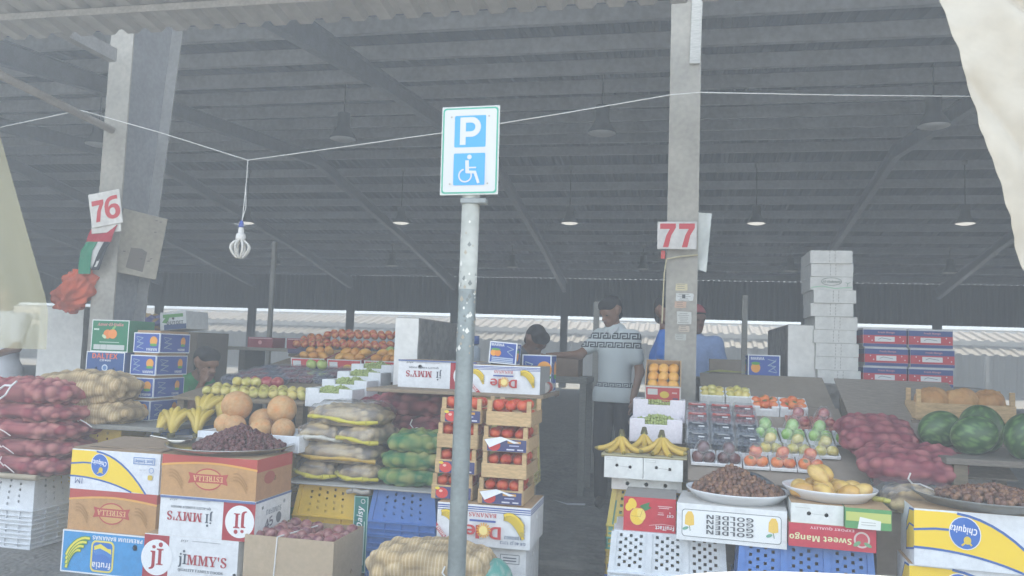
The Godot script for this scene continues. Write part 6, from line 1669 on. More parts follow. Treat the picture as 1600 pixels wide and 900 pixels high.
	for s in [-1.0, 1.0]:
		k.shape([Vector2(s * 0.19 - 0.022, -0.012), Vector2(s * 0.19 - 0.02, 0.03), Vector2(s * 0.19 - 0.008, 0.05), Vector2(s * 0.19 + 0.01, 0.05), Vector2(s * 0.19 + 0.02, 0.03), Vector2(s * 0.19 + 0.022, -0.012), Vector2(s * 0.19, -0.018)], lin("#e5bf58"))
		k.line([Vector2(s * 0.19, -0.018), Vector2(s * 0.19 + 0.004, -0.04)], 0.003, lin("#5a7a58")); k.oval(s * 0.19 - 0.018, -0.03, 0.015, 0.007, lin("#6fa48b"), 0.4)
	k.flip = -1
	for i in 4: k.text("GOLDEN", 0.005, -0.032 + i * 0.0235, 0.0185, lin("#56595c"), 2.1)
	k.flip = 1; stamp(k, t)
	# apron of cardboard under the sloping board
	t = thing("cardboard_apron", "brown cardboard apron under the front of the sloping board", "cardboard", Vector3(0.5, 0.035, -4.33)); b = MB.new(); b.col = lin("#8a7b6b"); b.bbox(Vector3(0, 0.335, 0), Vector3(0.9, 0.67, 0.012), 0.002); put(b, "sheet", "card", t)
	# enamel trays
	round_tray("enamel_tray", "white enamel tray heaped with brown dates on the long white carton", Vector3(0.29, 0.6535, -4.2), 0.25, 0.05, Color(0.72, 0.75, 0.78), "enamel")
	mound("date", "date", "brown date heaped on the white enamel tray", "date", "dates on the white enamel tray", Vector3(0.29, 0.685, -4.2), 0.215, 0.2, 0.115, 0.0135, "heap of brown dates under the top layer on the enamel tray", -0.03)
	t = thing("scoop", "dark scoop stuck in the right side of the heap of dates", "scoop", Vector3(0.4, 0.72, -4.22), 0.3); t.rotation.z = -0.5
	b = MB.new(); b.col = lin("#3a4149"); b.globe(18, 10, func(la, lo): return Vector3(cos(la) * cos(lo) * 0.085, 0.03 + sin(la) * 0.022, cos(la) * sin(lo) * 0.055), func(_a, _b, _c): return lin("#3a4149")); put(b, "bowl", "plastic", t)
	b = MB.new(); b.col = lin("#3a4149"); b.tube(Vector3(0.07, 0.03, 0), Vector3(0.17, 0.04, 0), 0.012, 0.01, 8); put(b, "handle", "plastic", t)
	for i in 2: plastic_crate(["lower blue crate below the sweet mango carton", "upper blue crate below the sweet mango carton"][i], 0.58, 3.96, 0.0 + i * 0.252, 0.62, 0.252, 0.42, lin("#5580c4"), {"panels": 3, "cols": 4, "rim": 0.05, "lean": 0.012, "group": "blue crates in front of the right stall"})
	t = carton("mango_carton", "long red mango carton lying upside down on the blue crate", 0.695, 3.92, 0.506, 0.37, 0.105, 0.36, lin("#c2384a"), {"turn": -0.05, "group": "mango cartons"})
	k = face(0.37, 0.105, 0.36, "front")
	k.flip = -1; k.text("Sweet Mango", 0.05, 0.008, 0.026, lin("#d5d8a8"), 1.15); k.text("EXPORT QUALITY", 0.0, -0.038, 0.011, lin("#dfb9bd"), 1.5); k.flip = 1
	k.oval(0.125, 0.0, 0.034, 0.036, lin("#cdb9b4")); k.oval(0.125, 0.0, 0.026, 0.028, lin("#bb4650")); k.oval(0.105, -0.018, 0.018, 0.009, lin("#6f9a72"), 0.6); k.oval(0.15, -0.02, 0.018, 0.008, lin("#6f9a72"), -0.5)
	stamp(k, t)
	t = carton("white_carton", "small white carton with two round holes under the right enamel tray", 0.632, 3.93, 0.6115, 0.225, 0.088, 0.34, Color(0.72, 0.74, 0.71), {"holes": [[-0.035, 0.0, 0.0095], [0.04, -0.002, 0.0095]], "turn": -0.05})
	k = face(0.225, 0.088, 0.34, "front"); k.line([Vector2(-0.022, 0.0), Vector2(0.027, -0.002)], 0.0016, lin("#a5a8a2")); k.line([Vector2(-0.095, 0.025), Vector2(-0.03, 0.024)], 0.0016, lin("#a5a8a2")); stamp(k, t)
	t = carton("green_carton", "small green and yellow carton with a pasted note", 0.842, 3.89, 0.6115, 0.19, 0.09, 0.34, lin("#5c9a5f"), {"holes": [[-0.06, 0.008, 0.008], [0.062, 0.002, 0.008]], "turn": -0.05})
	k = face(0.19, 0.09, 0.34, "front"); k.rect(0, 0.008, 0.186, 0.04, lin("#b7bf6a")); k.shape([Vector2(-0.045, -0.045), Vector2(0.05, -0.045), Vector2(0.052, -0.006), Vector2(-0.035, 0.008)], Color(0.72, 0.74, 0.7)); k.rect(0.0, -0.015, 0.06, 0.002, lin("#8f918c")); k.rect(0.0, -0.026, 0.06, 0.002, lin("#8f918c")); stamp(k, t)
	round_tray("enamel_tray", "white enamel tray of pale yellow mangoes on the small cartons", Vector3(0.71, 0.7025, -4.13), 0.215, 0.05, Color(0.74, 0.75, 0.77), "enamel")
	for m in [[-0.13, 0.03, 0.08], [-0.04, 0.03, 0.12], [0.06, 0.03, 0.11], [0.13, 0.03, 0.04], [-0.13, 0.03, -0.03], [0.12, 0.03, -0.07], [-0.02, 0.035, 0.02], [0.05, 0.035, -0.02], [-0.06, 0.03, -0.1], [0.04, 0.03, -0.12], [-0.05, 0.095, 0.01], [-0.02, 0.1, -0.06]]:
		fruit("honey_mango", "pale_mango", "pale yellow mango in the right enamel tray", "mango", "pale mangoes in the enamel tray", Vector3(0.71 + m[0], 0.712 + m[1], -4.13 + m[2]), 0.86)
	# ---- sloping board with packs
	t = thing("sloping_board", "sloping brown board carrying the wrapped fruit packs", "display board", Vector3(0.5, 0.035, -4.3))
	var sl := atan(0.369)
	b = MB.new(); b.col = lin("#8f8375"); b.bbox(Vector3(0.0, 0.68 + 0.174, -0.475), Vector3(0.9, 0.012, 1.0), 0.002, Basis(Vector3.RIGHT, sl)); put(b, "lower_board", "card", t)
	b = MB.new(); b.col = lin("#8a7e70"); b.bbox(Vector3(0.035, 0.68 + 0.436, -1.19), Vector3(0.8, 0.012, 0.5), 0.002, Basis(Vector3.RIGHT, sl)); put(b, "upper_board", "card", t)
	for s in [[-0.36, -0.1], [0.4, -0.1], [-0.3, -1.3], [0.4, -1.3]]:
		b = MB.new(); b.col = lin("#6e6250"); var hh: float = 0.67 - s[1] * 0.369; b.box(Vector3(s[0], hh / 2, s[1]), Vector3(0.05, hh, 0.05)); put(b, "leg", "wood", t)
	var sR := func(d): return 0.724 + (d - 4.3) * 0.369
	var put_on := func(x, d): return Vector3(x, sR.call(d) + 0.0035, -d)
	for i in 2: wrapped_pack("dark_fruit_pack", ["left wrapped tray of dark fruit at the front of the board", "right wrapped tray of dark fruit at the front of the board"][i], "jujube", put_on.call(0.13 + i * 0.135, 4.5), sl, "dark fruit packs", 0.036)
	for i in 3: wrapped_pack("orange_fruit_pack", ["left wrapped tray of orange fruit at the front of the board", "middle wrapped tray of orange fruit at the front of the board", "right wrapped tray of orange fruit at the front of the board"][i], "persimmon", put_on.call(0.4 + i * 0.137, 4.49), sl, "orange fruit packs", 0.038)
	for i in 3: wrapped_pack("apple_pack", ["left wrapped tray of yellow apples behind the orange packs", "middle wrapped tray of yellow apples behind the orange packs", "right wrapped tray of yellow apples behind the orange packs"][i], "yellow_apple", put_on.call(0.49 + i * 0.143, 4.65), sl, "yellow apple packs", 0.036)
	for i in 4: wrapped_pack("guava_pack", ["leftmost wrapped tray of green fruit on the sloping board", "second wrapped tray of green fruit from the left", "third wrapped tray of green fruit from the left", "rightmost wrapped tray of green fruit by the onion sack"][i], "guava", put_on.call(0.48 + i * 0.145, 4.81), sl, "green fruit packs", 0.038)
	for i in 2: wrapped_pack("pomegranate_pack", ["left wrapped tray of red pomegranates above the green packs", "right wrapped tray of red pomegranates above the green packs"][i], "pomegranate", put_on.call(0.68 + i * 0.14, 4.98), sl, "pomegranate packs", 0.038, lin("#c98a7a"))
	for i in 3:
		var col: String = ["left", "middle", "right"][i]
		for j in 4:
			var red := j > 1
			punnet("%s punnet of %s in the %s column of the right board" % [["front", "second", "third", "rear"][j], "strawberries" if red else "dark berries", col], put_on.call(0.105 + i * 0.137, 4.66 + j * 0.128), 0.125, 0.068, 0.118, lin("#7c2b2b") if red else lin("#2b2f40"), sl, "punnets on the right board", lin("#b5453f") if red else lin("#39404a"))
	for i in 2:
		t = foam_box(["left white tray of yellow apples at the top of the board", "right white tray of yellow apples at the top of the board"][i], 0.2 + i * 0.158, 5.2, sR.call(5.2) - 0.012, 0.152, 0.07, 0.15, Color(0.7, 0.72, 0.7), false, "white trays at the top of the board", "fruit_tray", "tray")
		t.rotation.x = sl; t.position.y += 0.03
		for a in 3:
			for c in 2: fruit("yellow_apple", "yellow_apple", "yellow apple in the %s white tray at the top of the board" % ["left", "right"][i], "apple", "yellow apples at the top of the board", t.transform * Vector3(-0.045 + a * 0.045, 0.062 + 0.012 * (a % 2), 0.035 - c * 0.065), 0.85)
	for i in 2:
		t = foam_box(["left white tray of orange persimmons at the top of the board", "right white tray of orange persimmons at the top of the board"][i], 0.51 + i * 0.162, 5.08, sR.call(5.08) - 0.012, 0.158, 0.07, 0.16, Color(0.74, 0.75, 0.76), true, "white trays at the top of the board", "fruit_tray", "tray")
		t.rotation.x = sl; t.position.y += 0.03
		for a in 3:
			for c in 2: fruit("persimmon", "persimmon", "orange persimmon in the %s persimmon tray" % ["left", "right"][i], "persimmon", "persimmons at the top of the board", t.transform * Vector3(-0.047 + a * 0.047, 0.06 + 0.012 * (a % 2), 0.04 - c * 0.07), 0.88)
	# ---- second board, onions, watermelons
	t = thing("plywood_sheet", "bare plywood sheet sloping behind the onion sacks", "plywood", Vector3(1.28, 0.035, -4.45)); b = MB.new(); b.col = lin("#8b8175"); b.bbox(Vector3(0, 0.99, -0.42), Vector3(0.66, 0.012, 1.12), 0.002, Basis(Vector3.RIGHT, 0.4)); put(b, "sheet", "wood", t)
	for s in [[-0.28, 0.0], [0.28, 0.0], [-0.28, -0.86], [0.28, -0.86]]:
		b = MB.new(); b.col = lin("#6e6250"); var hh: float = 0.8 - s[1] * 0.42; b.box(Vector3(s[0], hh / 2, s[1]), Vector3(0.05, hh, 0.05)); put(b, "leg", "wood", t)
	var rc := [lin("#97404f"), lin("#b56a6c"), lin("#72243a")]
	t = sack("onion_sack", "upper red net sack of onions lying on the plywood sheet", "onion sack", sack_mesh("right_a", Vector3(0.4, 0.15, 0.32), 0.058, rc, "net", 61, -1.0, 150, 64), 1.03, 0.915, 4.66, 0.0, "red onion sacks on the right", [Vector3(0.1, 0.04, 0.15), Color(0.75, 0.72, 0.7)]); t.rotation.x = 0.4
	t = sack("onion_sack", "lower red net sack of onions above the clear ginger bag", "onion sack", sack_mesh("right_b", Vector3(0.5, 0.14, 0.32), 0.058, rc, "net", 62, -1.0, 150, 64), 1.13, 0.81, 4.36, -0.2, "red onion sacks on the right", [Vector3(0.0, 0.02, 0.16), Color(0.75, 0.72, 0.7)]); t.rotation.x = 0.3
	t = thing("side_table", "dark wooden table under the watermelons at the right", "table", Vector3(1.85, 0.035, -4.62)); b = MB.new(); b.col = lin("#6f685f"); b.bbox(Vector3(0, 0.87, 0), Vector3(1.24, 0.03, 0.94), 0.003); put(b, "table_top", "wood", t)
	for s in [[-0.55, 0.42], [0.55, 0.42], [-0.55, -0.42], [0.55, -0.42]]:
		b = MB.new(); b.col = lin("#6e6250"); b.box(Vector3(s[0], 0.427, s[1]), Vector3(0.06, 0.855, 0.06)); put(b, "leg", "wood", t)
	for m in [[1.34, 1.03, 4.62, 0.095, "left watermelon at the back of the watermelon row"], [1.54, 1.045, 4.62, 0.108, "tallest watermelon before the pumpkin crate"], [1.42, 1.01, 4.36, 0.095, "front watermelon beside the lower onion sack"], [1.63, 1.02, 4.3, 0.1, "rightmost watermelon with pale stripes at the picture edge"]]:
		var o := fruit("watermelon", "watermelon", m[4], "watermelon", "watermelons on the right", Vector3(m[0], 0.92 + m[3] * 1.02, -m[2]), m[3] / 0.1, false)
		o.transform.basis = (Basis.from_euler(Vector3(rng.randf_range(-0.25, 0.25), rng.randf() * TAU, rng.randf_range(-0.2, 0.2)))).scaled(Vector3.ONE * (m[3] / 0.11))
		if m[3] < 0.1: o.transform.basis = (Basis.from_euler(Vector3(1.1, rng.randf() * 2.0, 0.2))).scaled(Vector3.ONE * (m[3] / 0.11))
	for i in 2: carton("brown_carton", ["left brown carton under the pumpkin crate", "right brown carton under the pumpkin crate"][i], 1.4 + i * 0.27, 4.86, 0.9205, 0.26, 0.125, 0.2, lin("#7d6f60"))
	wood_crate("wooden crate of tan pumpkins behind the watermelons", 1.54, 4.85, 1.046, 0.5, 0.17, 0.24, "pumpkin crate")
	for m in [[1.4, 0.095, "left tan pumpkin in the wooden crate"], [1.545, 0.098, "middle tan pumpkin in the wooden crate"], [1.69, 0.09, "right tan pumpkin in the wooden crate"]]:
		fruit("pumpkin", "pumpkin", m[2], "pumpkin", "pumpkins in the wooden crate", Vector3(m[0], 1.15, -4.97), m[1] / 0.11)
	# clear ginger bag and the dates tray at the corner
	t = root_bag("clear bag of ginger beside the tray at the right corner", 1.1, 0.655, 4.22, Vector3(0.36, 0.16, 0.28), -0.1, lin("#c3bf5a"), 7)
	carton("brown_carton", "brown carton under the clear ginger bag at the right", 1.05, 4.12, 0.0, 0.26, 0.655, 0.3, lin("#857a6d"))
	for i in 3:
		var wv := 0.6
		t = carton("banana_carton", ["lowest white and yellow banana carton at the right corner", "second white and yellow banana carton at the right corner", "top white and yellow banana carton under the corner tray"][i], 1.29 + 0.015 * i, 3.82 + 0.02 * (2 - i), 0.0 + i * 0.243, wv, 0.242, 0.42, Color(0.74, 0.77, 0.8), {"holes": [[-0.2, 0.02, 0.015], [0.18, 0.0, 0.015]], "side_holes": [[-0.12, 0.05, 0.012], [0.1, 0.03, 0.013]], "group": "banana cartons", "turn": -0.06})
		k = face(wv, 0.242, 0.42, "front"); swoosh_print(k, wv, 0.242); stamp(k, t)
		k = face(wv, 0.242, 0.42, "left"); k.shape([Vector2(0.21, 0.11), Vector2(0.12, 0.1), Vector2(0.06, 0.03), Vector2(0.05, -0.08), Vector2(0.12, -0.07), Vector2(0.21, -0.045)], lin("#ecc92e")); k.line([Vector2(0.21, 0.115), Vector2(0.12, 0.105), Vector2(0.055, 0.03), Vector2(0.05, -0.085), Vector2(0.21, -0.05)], 0.009, lin("#3862a8")); k.line([Vector2(0.06, 0.0), Vector2(0.12, 0.04), Vector2(0.21, 0.045)], 0.008, lin("#3862a8")); stamp(k, t)
	round_tray("steel_tray", "dark steel tray of brown nuts at the right corner", Vector3(1.36, 0.7295, -4.05), 0.3, 0.045, lin("#8b8d8c"), "steel")
	mound("date", "brown_nut", "brown nut heaped on the dark tray at the right corner", "nut", "nuts on the corner tray", Vector3(1.4, 0.75, -4.06), 0.25, 0.22, 0.05, 0.0145, "heap of brown nuts under the top layer at the right corner")
	# ---- counter behind with white boxes, red and blue cartons
	t = thing("counter", "grey counter behind the sloping boards", "counter", Vector3(1.05, 0.035, -5.98)); b = MB.new(); b.col = lin("#8b8780"); b.bbox(Vector3(0, 0.585, 0), Vector3(1.9, 1.17, 0.5), 0.006); put(b, "body", "concrete", t)
	b = MB.new(); b.col = Color(0.62, 0.63, 0.62); b.bbox(Vector3(-0.56, 1.186, 0.1), Vector3(0.56, 0.02, 0.36), 0.002); put(b, "white_ledge", "plastic", t)
	var ord := ["lowest", "second lowest", "third from bottom", "fourth from bottom", "fifth from bottom", "fifth from top", "fourth from top", "third from top", "second from top", "topmost"]
	for i in 10:
		var pr := i == 7
		t = carton("white_box", "%s white box in the tall stack%s" % [ord[i], ", printed green" if pr else ""], 1.045 - 0.006 * i + rng.randf_range(-0.007, 0.007), 5.76 + rng.randf_range(-0.006, 0.006), 1.2055 + i * 0.0905, 0.272, 0.0885, 0.42, Color(0.64, 0.64, 0.61), {"top": Color(0.6, 0.6, 0.57), "group": "tall stack of white boxes", "turn": rng.randf_range(-0.03, 0.03)})
		k = face(0.272, 0.09, 0.42, "front")
		if pr: k.ring(0.0, 0.012, 0.065, 0.026, 0.003, lin("#55675a")); k.text("Al-Haloum", 0.0, 0.012, 0.014, lin("#55675a"), 1.1, 0, true, 0.2); k.line([Vector2(-0.13, -0.03), Vector2(-0.06, -0.02), Vector2(0.02, -0.035), Vector2(0.13, -0.025)], 0.005, lin("#8fbf9f")); k.line([Vector2(0.1, -0.02), Vector2(0.105, 0.0), Vector2(0.09, 0.006)], 0.003, lin("#6f8f78")); k.line([Vector2(0.105, 0.0), Vector2(0.12, 0.008)], 0.003, lin("#6f8f78"))
		else:
			for s in [-0.012, 0.022]:
				for j in 4: k.line([Vector2(s + 0.002 * (j % 2), -0.035 + j * 0.021), Vector2(s + 0.002, -0.024 + j * 0.021)], 0.003, lin("#77756f"))
		stamp(k, t)
	for c in 2:
		for i in 3:
			t = carton("printed_carton", "%s red, white and blue carton in the %s stack" % [["lowest", "middle", "top"][i], ["left", "right"][c]], 1.345 + c * 0.285 + 0.01 * (i % 2), 5.8, 1.2055 + i * 0.128, 0.272, 0.127, 0.36, lin("#c7c9cc"), {"group": "red and blue cartons"})
			k = face(0.272, 0.127, 0.36, "front"); k.rect(0, 0.034, 0.27, 0.036, lin("#34487f")); k.rect(0, -0.012, 0.27, 0.056, lin("#b63a45")); k.rect(0, -0.01, 0.125, 0.034, Color(0.66, 0.66, 0.66)); k.line([Vector2(-0.04, -0.012), Vector2(-0.02, -0.002), Vector2(0.04, -0.012)], 0.003, lin("#5d6672")); k.text("Fresh Mango", 0.01, 0.034, 0.011, lin("#c98d95"), 1.1); k.rect(0.0, -0.051, 0.27, 0.02, lin("#34487f"))
			for s in [-0.1, 0.095]: k.oval(s, 0.005, 0.004, 0.004, WH, 0, 6); k.oval(s + 0.02, -0.02, 0.004, 0.004, WH, 0, 6)
			stamp(k, t)
			for s in ["left"]:
				k = face(0.272, 0.127, 0.36, s); k.rect(0, 0.034, 0.36, 0.036, lin("#34487f")); k.rect(0, -0.012, 0.36, 0.056, lin("#b63a45")); stamp(k, t)
	marwa_box("blue orange carton on the white ledge right of column 77", 0.57, 5.82, 1.2315, 0.215, 0.15, 0.22, false, false)
	carton("brown_carton", "open grey brown carton on the ledge beside the blue carton", 0.32, 5.96, 1.2315, 0.22, 0.11, 0.2, lin("#84796c"), {"open": true})
	t = thing("leaf_bundle", "bundle of yellow green leaves lying by the grey brown carton", "leaves", Vector3(0.24, 1.2315, -5.86), 0.5)
	for i in 6:
		b = MB.new(); b.col = lin("#8c9143").lerp(lin("#a9a654"), rng.randf())
		var a := (i - 2.5) * 0.1; b.poly([Vector3(-0.11, 0.004 + i * 0.004, a * 0.3), Vector3(0.0, 0.012 + i * 0.005, a * 0.3 + 0.018), Vector3(0.12, 0.006 + i * 0.004, a), Vector3(0.0, 0.012 + i * 0.005, a * 0.3 - 0.016)], Vector3.UP); put(b, "leaf", "matte", t)

# ---------------------------------------------------------------- people: tapered bones joined smoothly, meshed as surface nets
func sdf_into(b: MB, bones: Array, cell: float, blend: float, paint: Callable, uv := false, floor_y := -9.0):
	var lo := Vector3.ONE * 1e9; var hi := -lo
	for e in bones:
		var m: float = maxf(e[2], e[3]) + blend * 0.5 + cell * 2
		lo = lo.min(e[0] - Vector3.ONE * m).min(e[1] - Vector3.ONE * m); hi = hi.max(e[0] + Vector3.ONE * m).max(e[1] + Vector3.ONE * m)
	var n := Vector3i(((hi - lo) / cell).ceil()) + Vector3i.ONE
	var sy := n.x; var sz := n.x * n.y
	var f := PackedFloat32Array(); f.resize(n.x * n.y * n.z); f.fill(1.0)
	for e in bones:
		var a: Vector3 = e[0]; var d: Vector3 = e[1] - a; var r0: float = e[2]; var r1: float = e[3]
		var m := maxf(r0, r1) + blend + cell * 2
		var i0 := Vector3i(((a.min(e[1]) - Vector3.ONE * m - lo) / cell).floor()).clamp(Vector3i.ZERO, n - Vector3i.ONE)
		var i1 := Vector3i(((a.max(e[1]) + Vector3.ONE * m - lo) / cell).ceil()).clamp(Vector3i.ZERO, n - Vector3i.ONE)
		var dd := maxf(d.dot(d), 1e-9)
		for z in range(i0.z, i1.z + 1):
			for y in range(i0.y, i1.y + 1):
				for x in range(i0.x, i1.x + 1):
					var p := lo + Vector3(x, y, z) * cell - a
					var t := clampf(p.dot(d) / dd, 0.0, 1.0)
					var s := (p - d * t).length() - lerpf(r0, r1, t)
					var k := x + y * sy + z * sz
					var o := f[k]
					var h := maxf(blend - absf(o - s), 0.0) / blend
					f[k] = minf(o, s) - h * h * blend * 0.25
	var idx := {}
	var P := []
	var offs := [0, 1, sy, sy + 1, sz, sz + 1, sz + sy, sz + sy + 1]
	for z in n.z - 1:
		for y in n.y - 1:
			for x in n.x - 1:
				var k := x + y * sy + z * sz
				var neg := 0
				for o in offs:
					if f[k + o] < 0.0: neg += 1
				if neg == 0 or neg == 8: continue
				var sum := Vector3.ZERO; var c := 0
				for q in [[0, 1], [2, 3], [4, 5], [6, 7], [0, 2], [1, 3], [4, 6], [5, 7], [0, 4], [1, 5], [2, 6], [3, 7]]:
					var va := f[k + offs[q[0]]]; var vb := f[k + offs[q[1]]]
					if (va < 0.0) != (vb < 0.0):
						var w := va / (va - vb)
						var pa := Vector3(q[0] & 1, (q[0] >> 1) & 1, q[0] >> 2); var pb := Vector3(q[1] & 1, (q[1] >> 1) & 1, q[1] >> 2)
						sum += pa.lerp(pb, w); c += 1
				var np := lo + (Vector3(x, y, z) + sum / c) * cell; np.y = maxf(np.y, floor_y)
				idx[k] = P.size(); P.append(np)
	var C := []
	for p in P: C.append(paint.call(p))
	b.round_()
	var emit := func(q):
		for i in [0, 1, 2, 0, 2, 3]:
			if uv: b.st.set_uv(Vector2((P[q[i]].x + 0.4) / 0.8, 1.0 - (P[q[i]].y - 0.8) / 0.8))
			b.vc(P[q[i]], C[q[i]])
	for k in idx:
		var x: int = k % sy; var y: int = (k / sy) % n.y; var z: int = k / sz
		for ax in 3:
			var st_: int = [1, sy, sz][ax]; var u: int = [sy, sz, 1][ax]; var v: int = [sz, 1, sy][ax]
			if [x, y, z][(ax + 1) % 3] == 0 or [x, y, z][(ax + 2) % 3] == 0: continue
			var in0 := f[k] < 0.0; var in1 := f[k + st_] < 0.0
			if in0 == in1: continue
			var q := [idx[k], idx.get(k - u, -1), idx.get(k - u - v, -1), idx.get(k - v, -1)]
			if -1 in q: continue
			if in0: q.reverse()
			emit.call(q)
	b.flat()

func hand_bones(w: Vector3, dir: Vector3, side: Vector3, curl: float) -> Array:
	dir = dir.normalized(); side = (side - dir * side.dot(dir)).normalized()
	var nrm := dir.cross(side)
	var out := [[w, w + dir * 0.05, 0.024, 0.026]]
	for i in 4:
		var s := (i - 1.5) * 0.019
		var base := w + dir * 0.075 + side * s
		out.append([w + dir * 0.03 + side * s * 0.8, base, 0.014, 0.011])
		var L: float = [0.026, 0.031, 0.029, 0.022][i]
		var d1 := (dir + nrm * curl).normalized(); var d2 := (dir + nrm * curl * 2.2).normalized()
		out.append([base, base + d1 * L, 0.0095, 0.0088]); out.append([base + d1 * L, base + d1 * L + d2 * L * 0.85, 0.0088, 0.0075])
	var tb := w + dir * 0.02 + side * 0.03
	out.append([w + dir * 0.005 + side * 0.012, tb + dir * 0.012 + side * 0.006, 0.014, 0.0115]); out.append([tb + dir * 0.012 + side * 0.006, tb + dir * 0.045 + side * 0.016 + nrm * 0.01, 0.011, 0.0085])
	return out

func head_bones(c: Vector3, q: Basis) -> Array:
	# c is the middle of the skull; q turns the head (z is where it looks)
	var B := func(a, b_, r0, r1): return [c + q * a, c + q * b_, r0, r1]
	return [B.call(Vector3(0, 0.03, -0.02), Vector3(0, 0.03, 0.015), 0.088, 0.08), B.call(Vector3(0, -0.02, 0.03), Vector3(0, -0.085, 0.055), 0.062, 0.036), B.call(Vector3(-0.035, -0.05, 0.02), Vector3(0, -0.088, 0.058), 0.04, 0.028), B.call(Vector3(0.035, -0.05, 0.02), Vector3(0, -0.088, 0.058), 0.04, 0.028), B.call(Vector3(0, 0.002, 0.088), Vector3(0, -0.03, 0.108), 0.009, 0.014), B.call(Vector3(-0.013, -0.034, 0.094), Vector3(0.013, -0.034, 0.094), 0.01, 0.01), B.call(Vector3(-0.02, -0.062, 0.083), Vector3(0.02, -0.062, 0.083), 0.01, 0.01), B.call(Vector3(-0.04, 0.022, 0.078), Vector3(0.04, 0.022, 0.078), 0.012, 0.012), B.call(Vector3(-0.083, -0.015, 0.0), Vector3(-0.086, 0.02, -0.012), 0.012, 0.016), B.call(Vector3(0.083, -0.015, 0.0), Vector3(0.086, 0.02, -0.012), 0.012, 0.016)]

func person(label: String, at: Vector3, J: Dictionary, o := {}):
	var t := thing("person", label, "person", at)
	var skin: Color = o.get("skin", lin("#6b4a38")); var hair := lin("#17151a")
	var q := Basis.from_euler(o.get("look", Vector3.ZERO))
	var hc: Vector3 = J.head
	var neck: Vector3 = J.neck
	var b := MB.new()
	var S := func(_p): return skin
	var torso := [[J.pelvis, J.chest, 0.115, 0.125], [J.sl, J.sr, 0.06, 0.06], [J.chest, neck, 0.11, 0.055], [J.hl, J.hr, 0.095, 0.095], [J.chest.lerp(J.sl, 0.45), J.pelvis.lerp(J.hl, 0.55), 0.078, 0.075], [J.chest.lerp(J.sr, 0.45), J.pelvis.lerp(J.hr, 0.55), 0.078, 0.075]]
	var arms := [[J.sl, J.el, 0.05, 0.038], [J.el, J.wl, 0.039, 0.026], [J.sr, J.er, 0.05, 0.038], [J.er, J.wr, 0.039, 0.026]]
	var legs := [[J.hl, J.kl, 0.085, 0.058], [J.kl, J.al, 0.055, 0.036], [J.hr, J.kr, 0.085, 0.058], [J.kr, J.ar, 0.055, 0.036], [J.al + Vector3(0, -0.04, -0.02), J.al + Vector3(0, -0.045, 0.13), 0.036, 0.03], [J.ar + Vector3(0, -0.04, -0.02), J.ar + Vector3(0, -0.045, 0.13), 0.036, 0.03]]
	sdf_into(b, torso + arms + legs + [[neck, hc + q * Vector3(0, -0.04, -0.01), 0.052, 0.05]], 0.017, 0.03, S)
	var eye_l := hc + q * Vector3(-0.031, 0.004, 0.082); var eye_r := hc + q * Vector3(0.031, 0.004, 0.082); var mouth := hc + q * Vector3(0, -0.062, 0.09)
	sdf_into(b, head_bones(hc, q), 0.006 if o.get("face", false) else 0.01, 0.022, func(p):
		if p.distance_to(eye_l) < 0.011 or p.distance_to(eye_r) < 0.011: return lin("#2a211d")
		var m: Vector3 = q.inverse() * (p - mouth)
		if absf(m.x) < 0.024 and absf(m.y) < 0.009 and m.z > -0.02: return skin.lerp(lin("#7a3a34"), 0.6)
		return skin)
	for h in o.get("hands", []): sdf_into(b, hand_bones(h[0], h[1], h[2], h[3]), 0.006, 0.008, S)
	put(b, "body", "skin", t)
	# hair
	b = MB.new()
	sdf_into(b, [[hc + q * Vector3(0, 0.055, -0.035), hc + q * Vector3(0, 0.07, 0.02), 0.086, 0.07], [hc + q * Vector3(0, 0.0, -0.06), hc + q * Vector3(0, -0.05, -0.065), 0.06, 0.045], [hc + q * Vector3(-0.045, 0.07, 0.035), hc + q * Vector3(0.045, 0.075, 0.035), 0.04, 0.04]], 0.01, 0.03, func(p): return hair * (0.8 + 0.6 * absf(noise_a.get_noise_3d(p.x * 40, p.y * 12, p.z * 40))))
	put(b, o.get("hair_name", "hair"), "matte", t)
	# shirt
	b = MB.new()
	var g := 0.007
	var sh := []
	for e in torso: sh.append([e[0], e[1], e[2] + g, e[3] + g])
	var hem: Vector3 = (J.hl + J.hr) / 2
	var dn: Vector3 = (J.pelvis - J.chest).normalized() * 0.1
	sh.append([J.hl.lerp(hem, 0.2), J.hr.lerp(hem, 0.2), 0.114, 0.114]); sh.append([J.hl.lerp(hem, 0.2) + dn, J.hr.lerp(hem, 0.2) + dn, 0.116, 0.116])
	var sv: float = o.get("sleeve", 0.62)
	sh.append([J.sl, J.sl.lerp(J.el, sv), 0.066, 0.062]); sh.append([J.sr, J.sr.lerp(J.er, sv), 0.066, 0.062])
	if o.get("collar", false): sh.append([neck + Vector3(-0.04, 0.0, 0), neck + Vector3(0.04, 0.0, 0), 0.052, 0.052])
	var sc: Color = o.get("shirt", Color(0.6, 0.62, 0.6))
	sdf_into(b, sh, 0.014, 0.05, func(p): return sc * (1.0 + 0.05 * noise_a.get_noise_3d(p.x * 6, p.y * 9, p.z * 6)), true, hem.y - 0.06)
	put(b, "shirt", o.get("shirt_mat", "cloth"), t)
	if o.get("collar", false):
		for s in [-1.0, 1.0]:
			b = MB.new(); b.col = Color(0.62, 0.65, 0.64)
			var yw := Basis(Vector3.UP, -0.6)
			b.poly([neck + yw * Vector3(s * 0.012, -0.012, 0.085), neck + yw * Vector3(s * 0.07, 0.035, 0.03), neck + yw * Vector3(s * 0.075, -0.005, 0.06), neck + yw * Vector3(s * 0.04, -0.055, 0.105)], yw * Vector3(s * 0.4, 0.4, 1)); put(b, "collar_flap", "cloth", t)
	# trousers
	b = MB.new()
	var tr := []
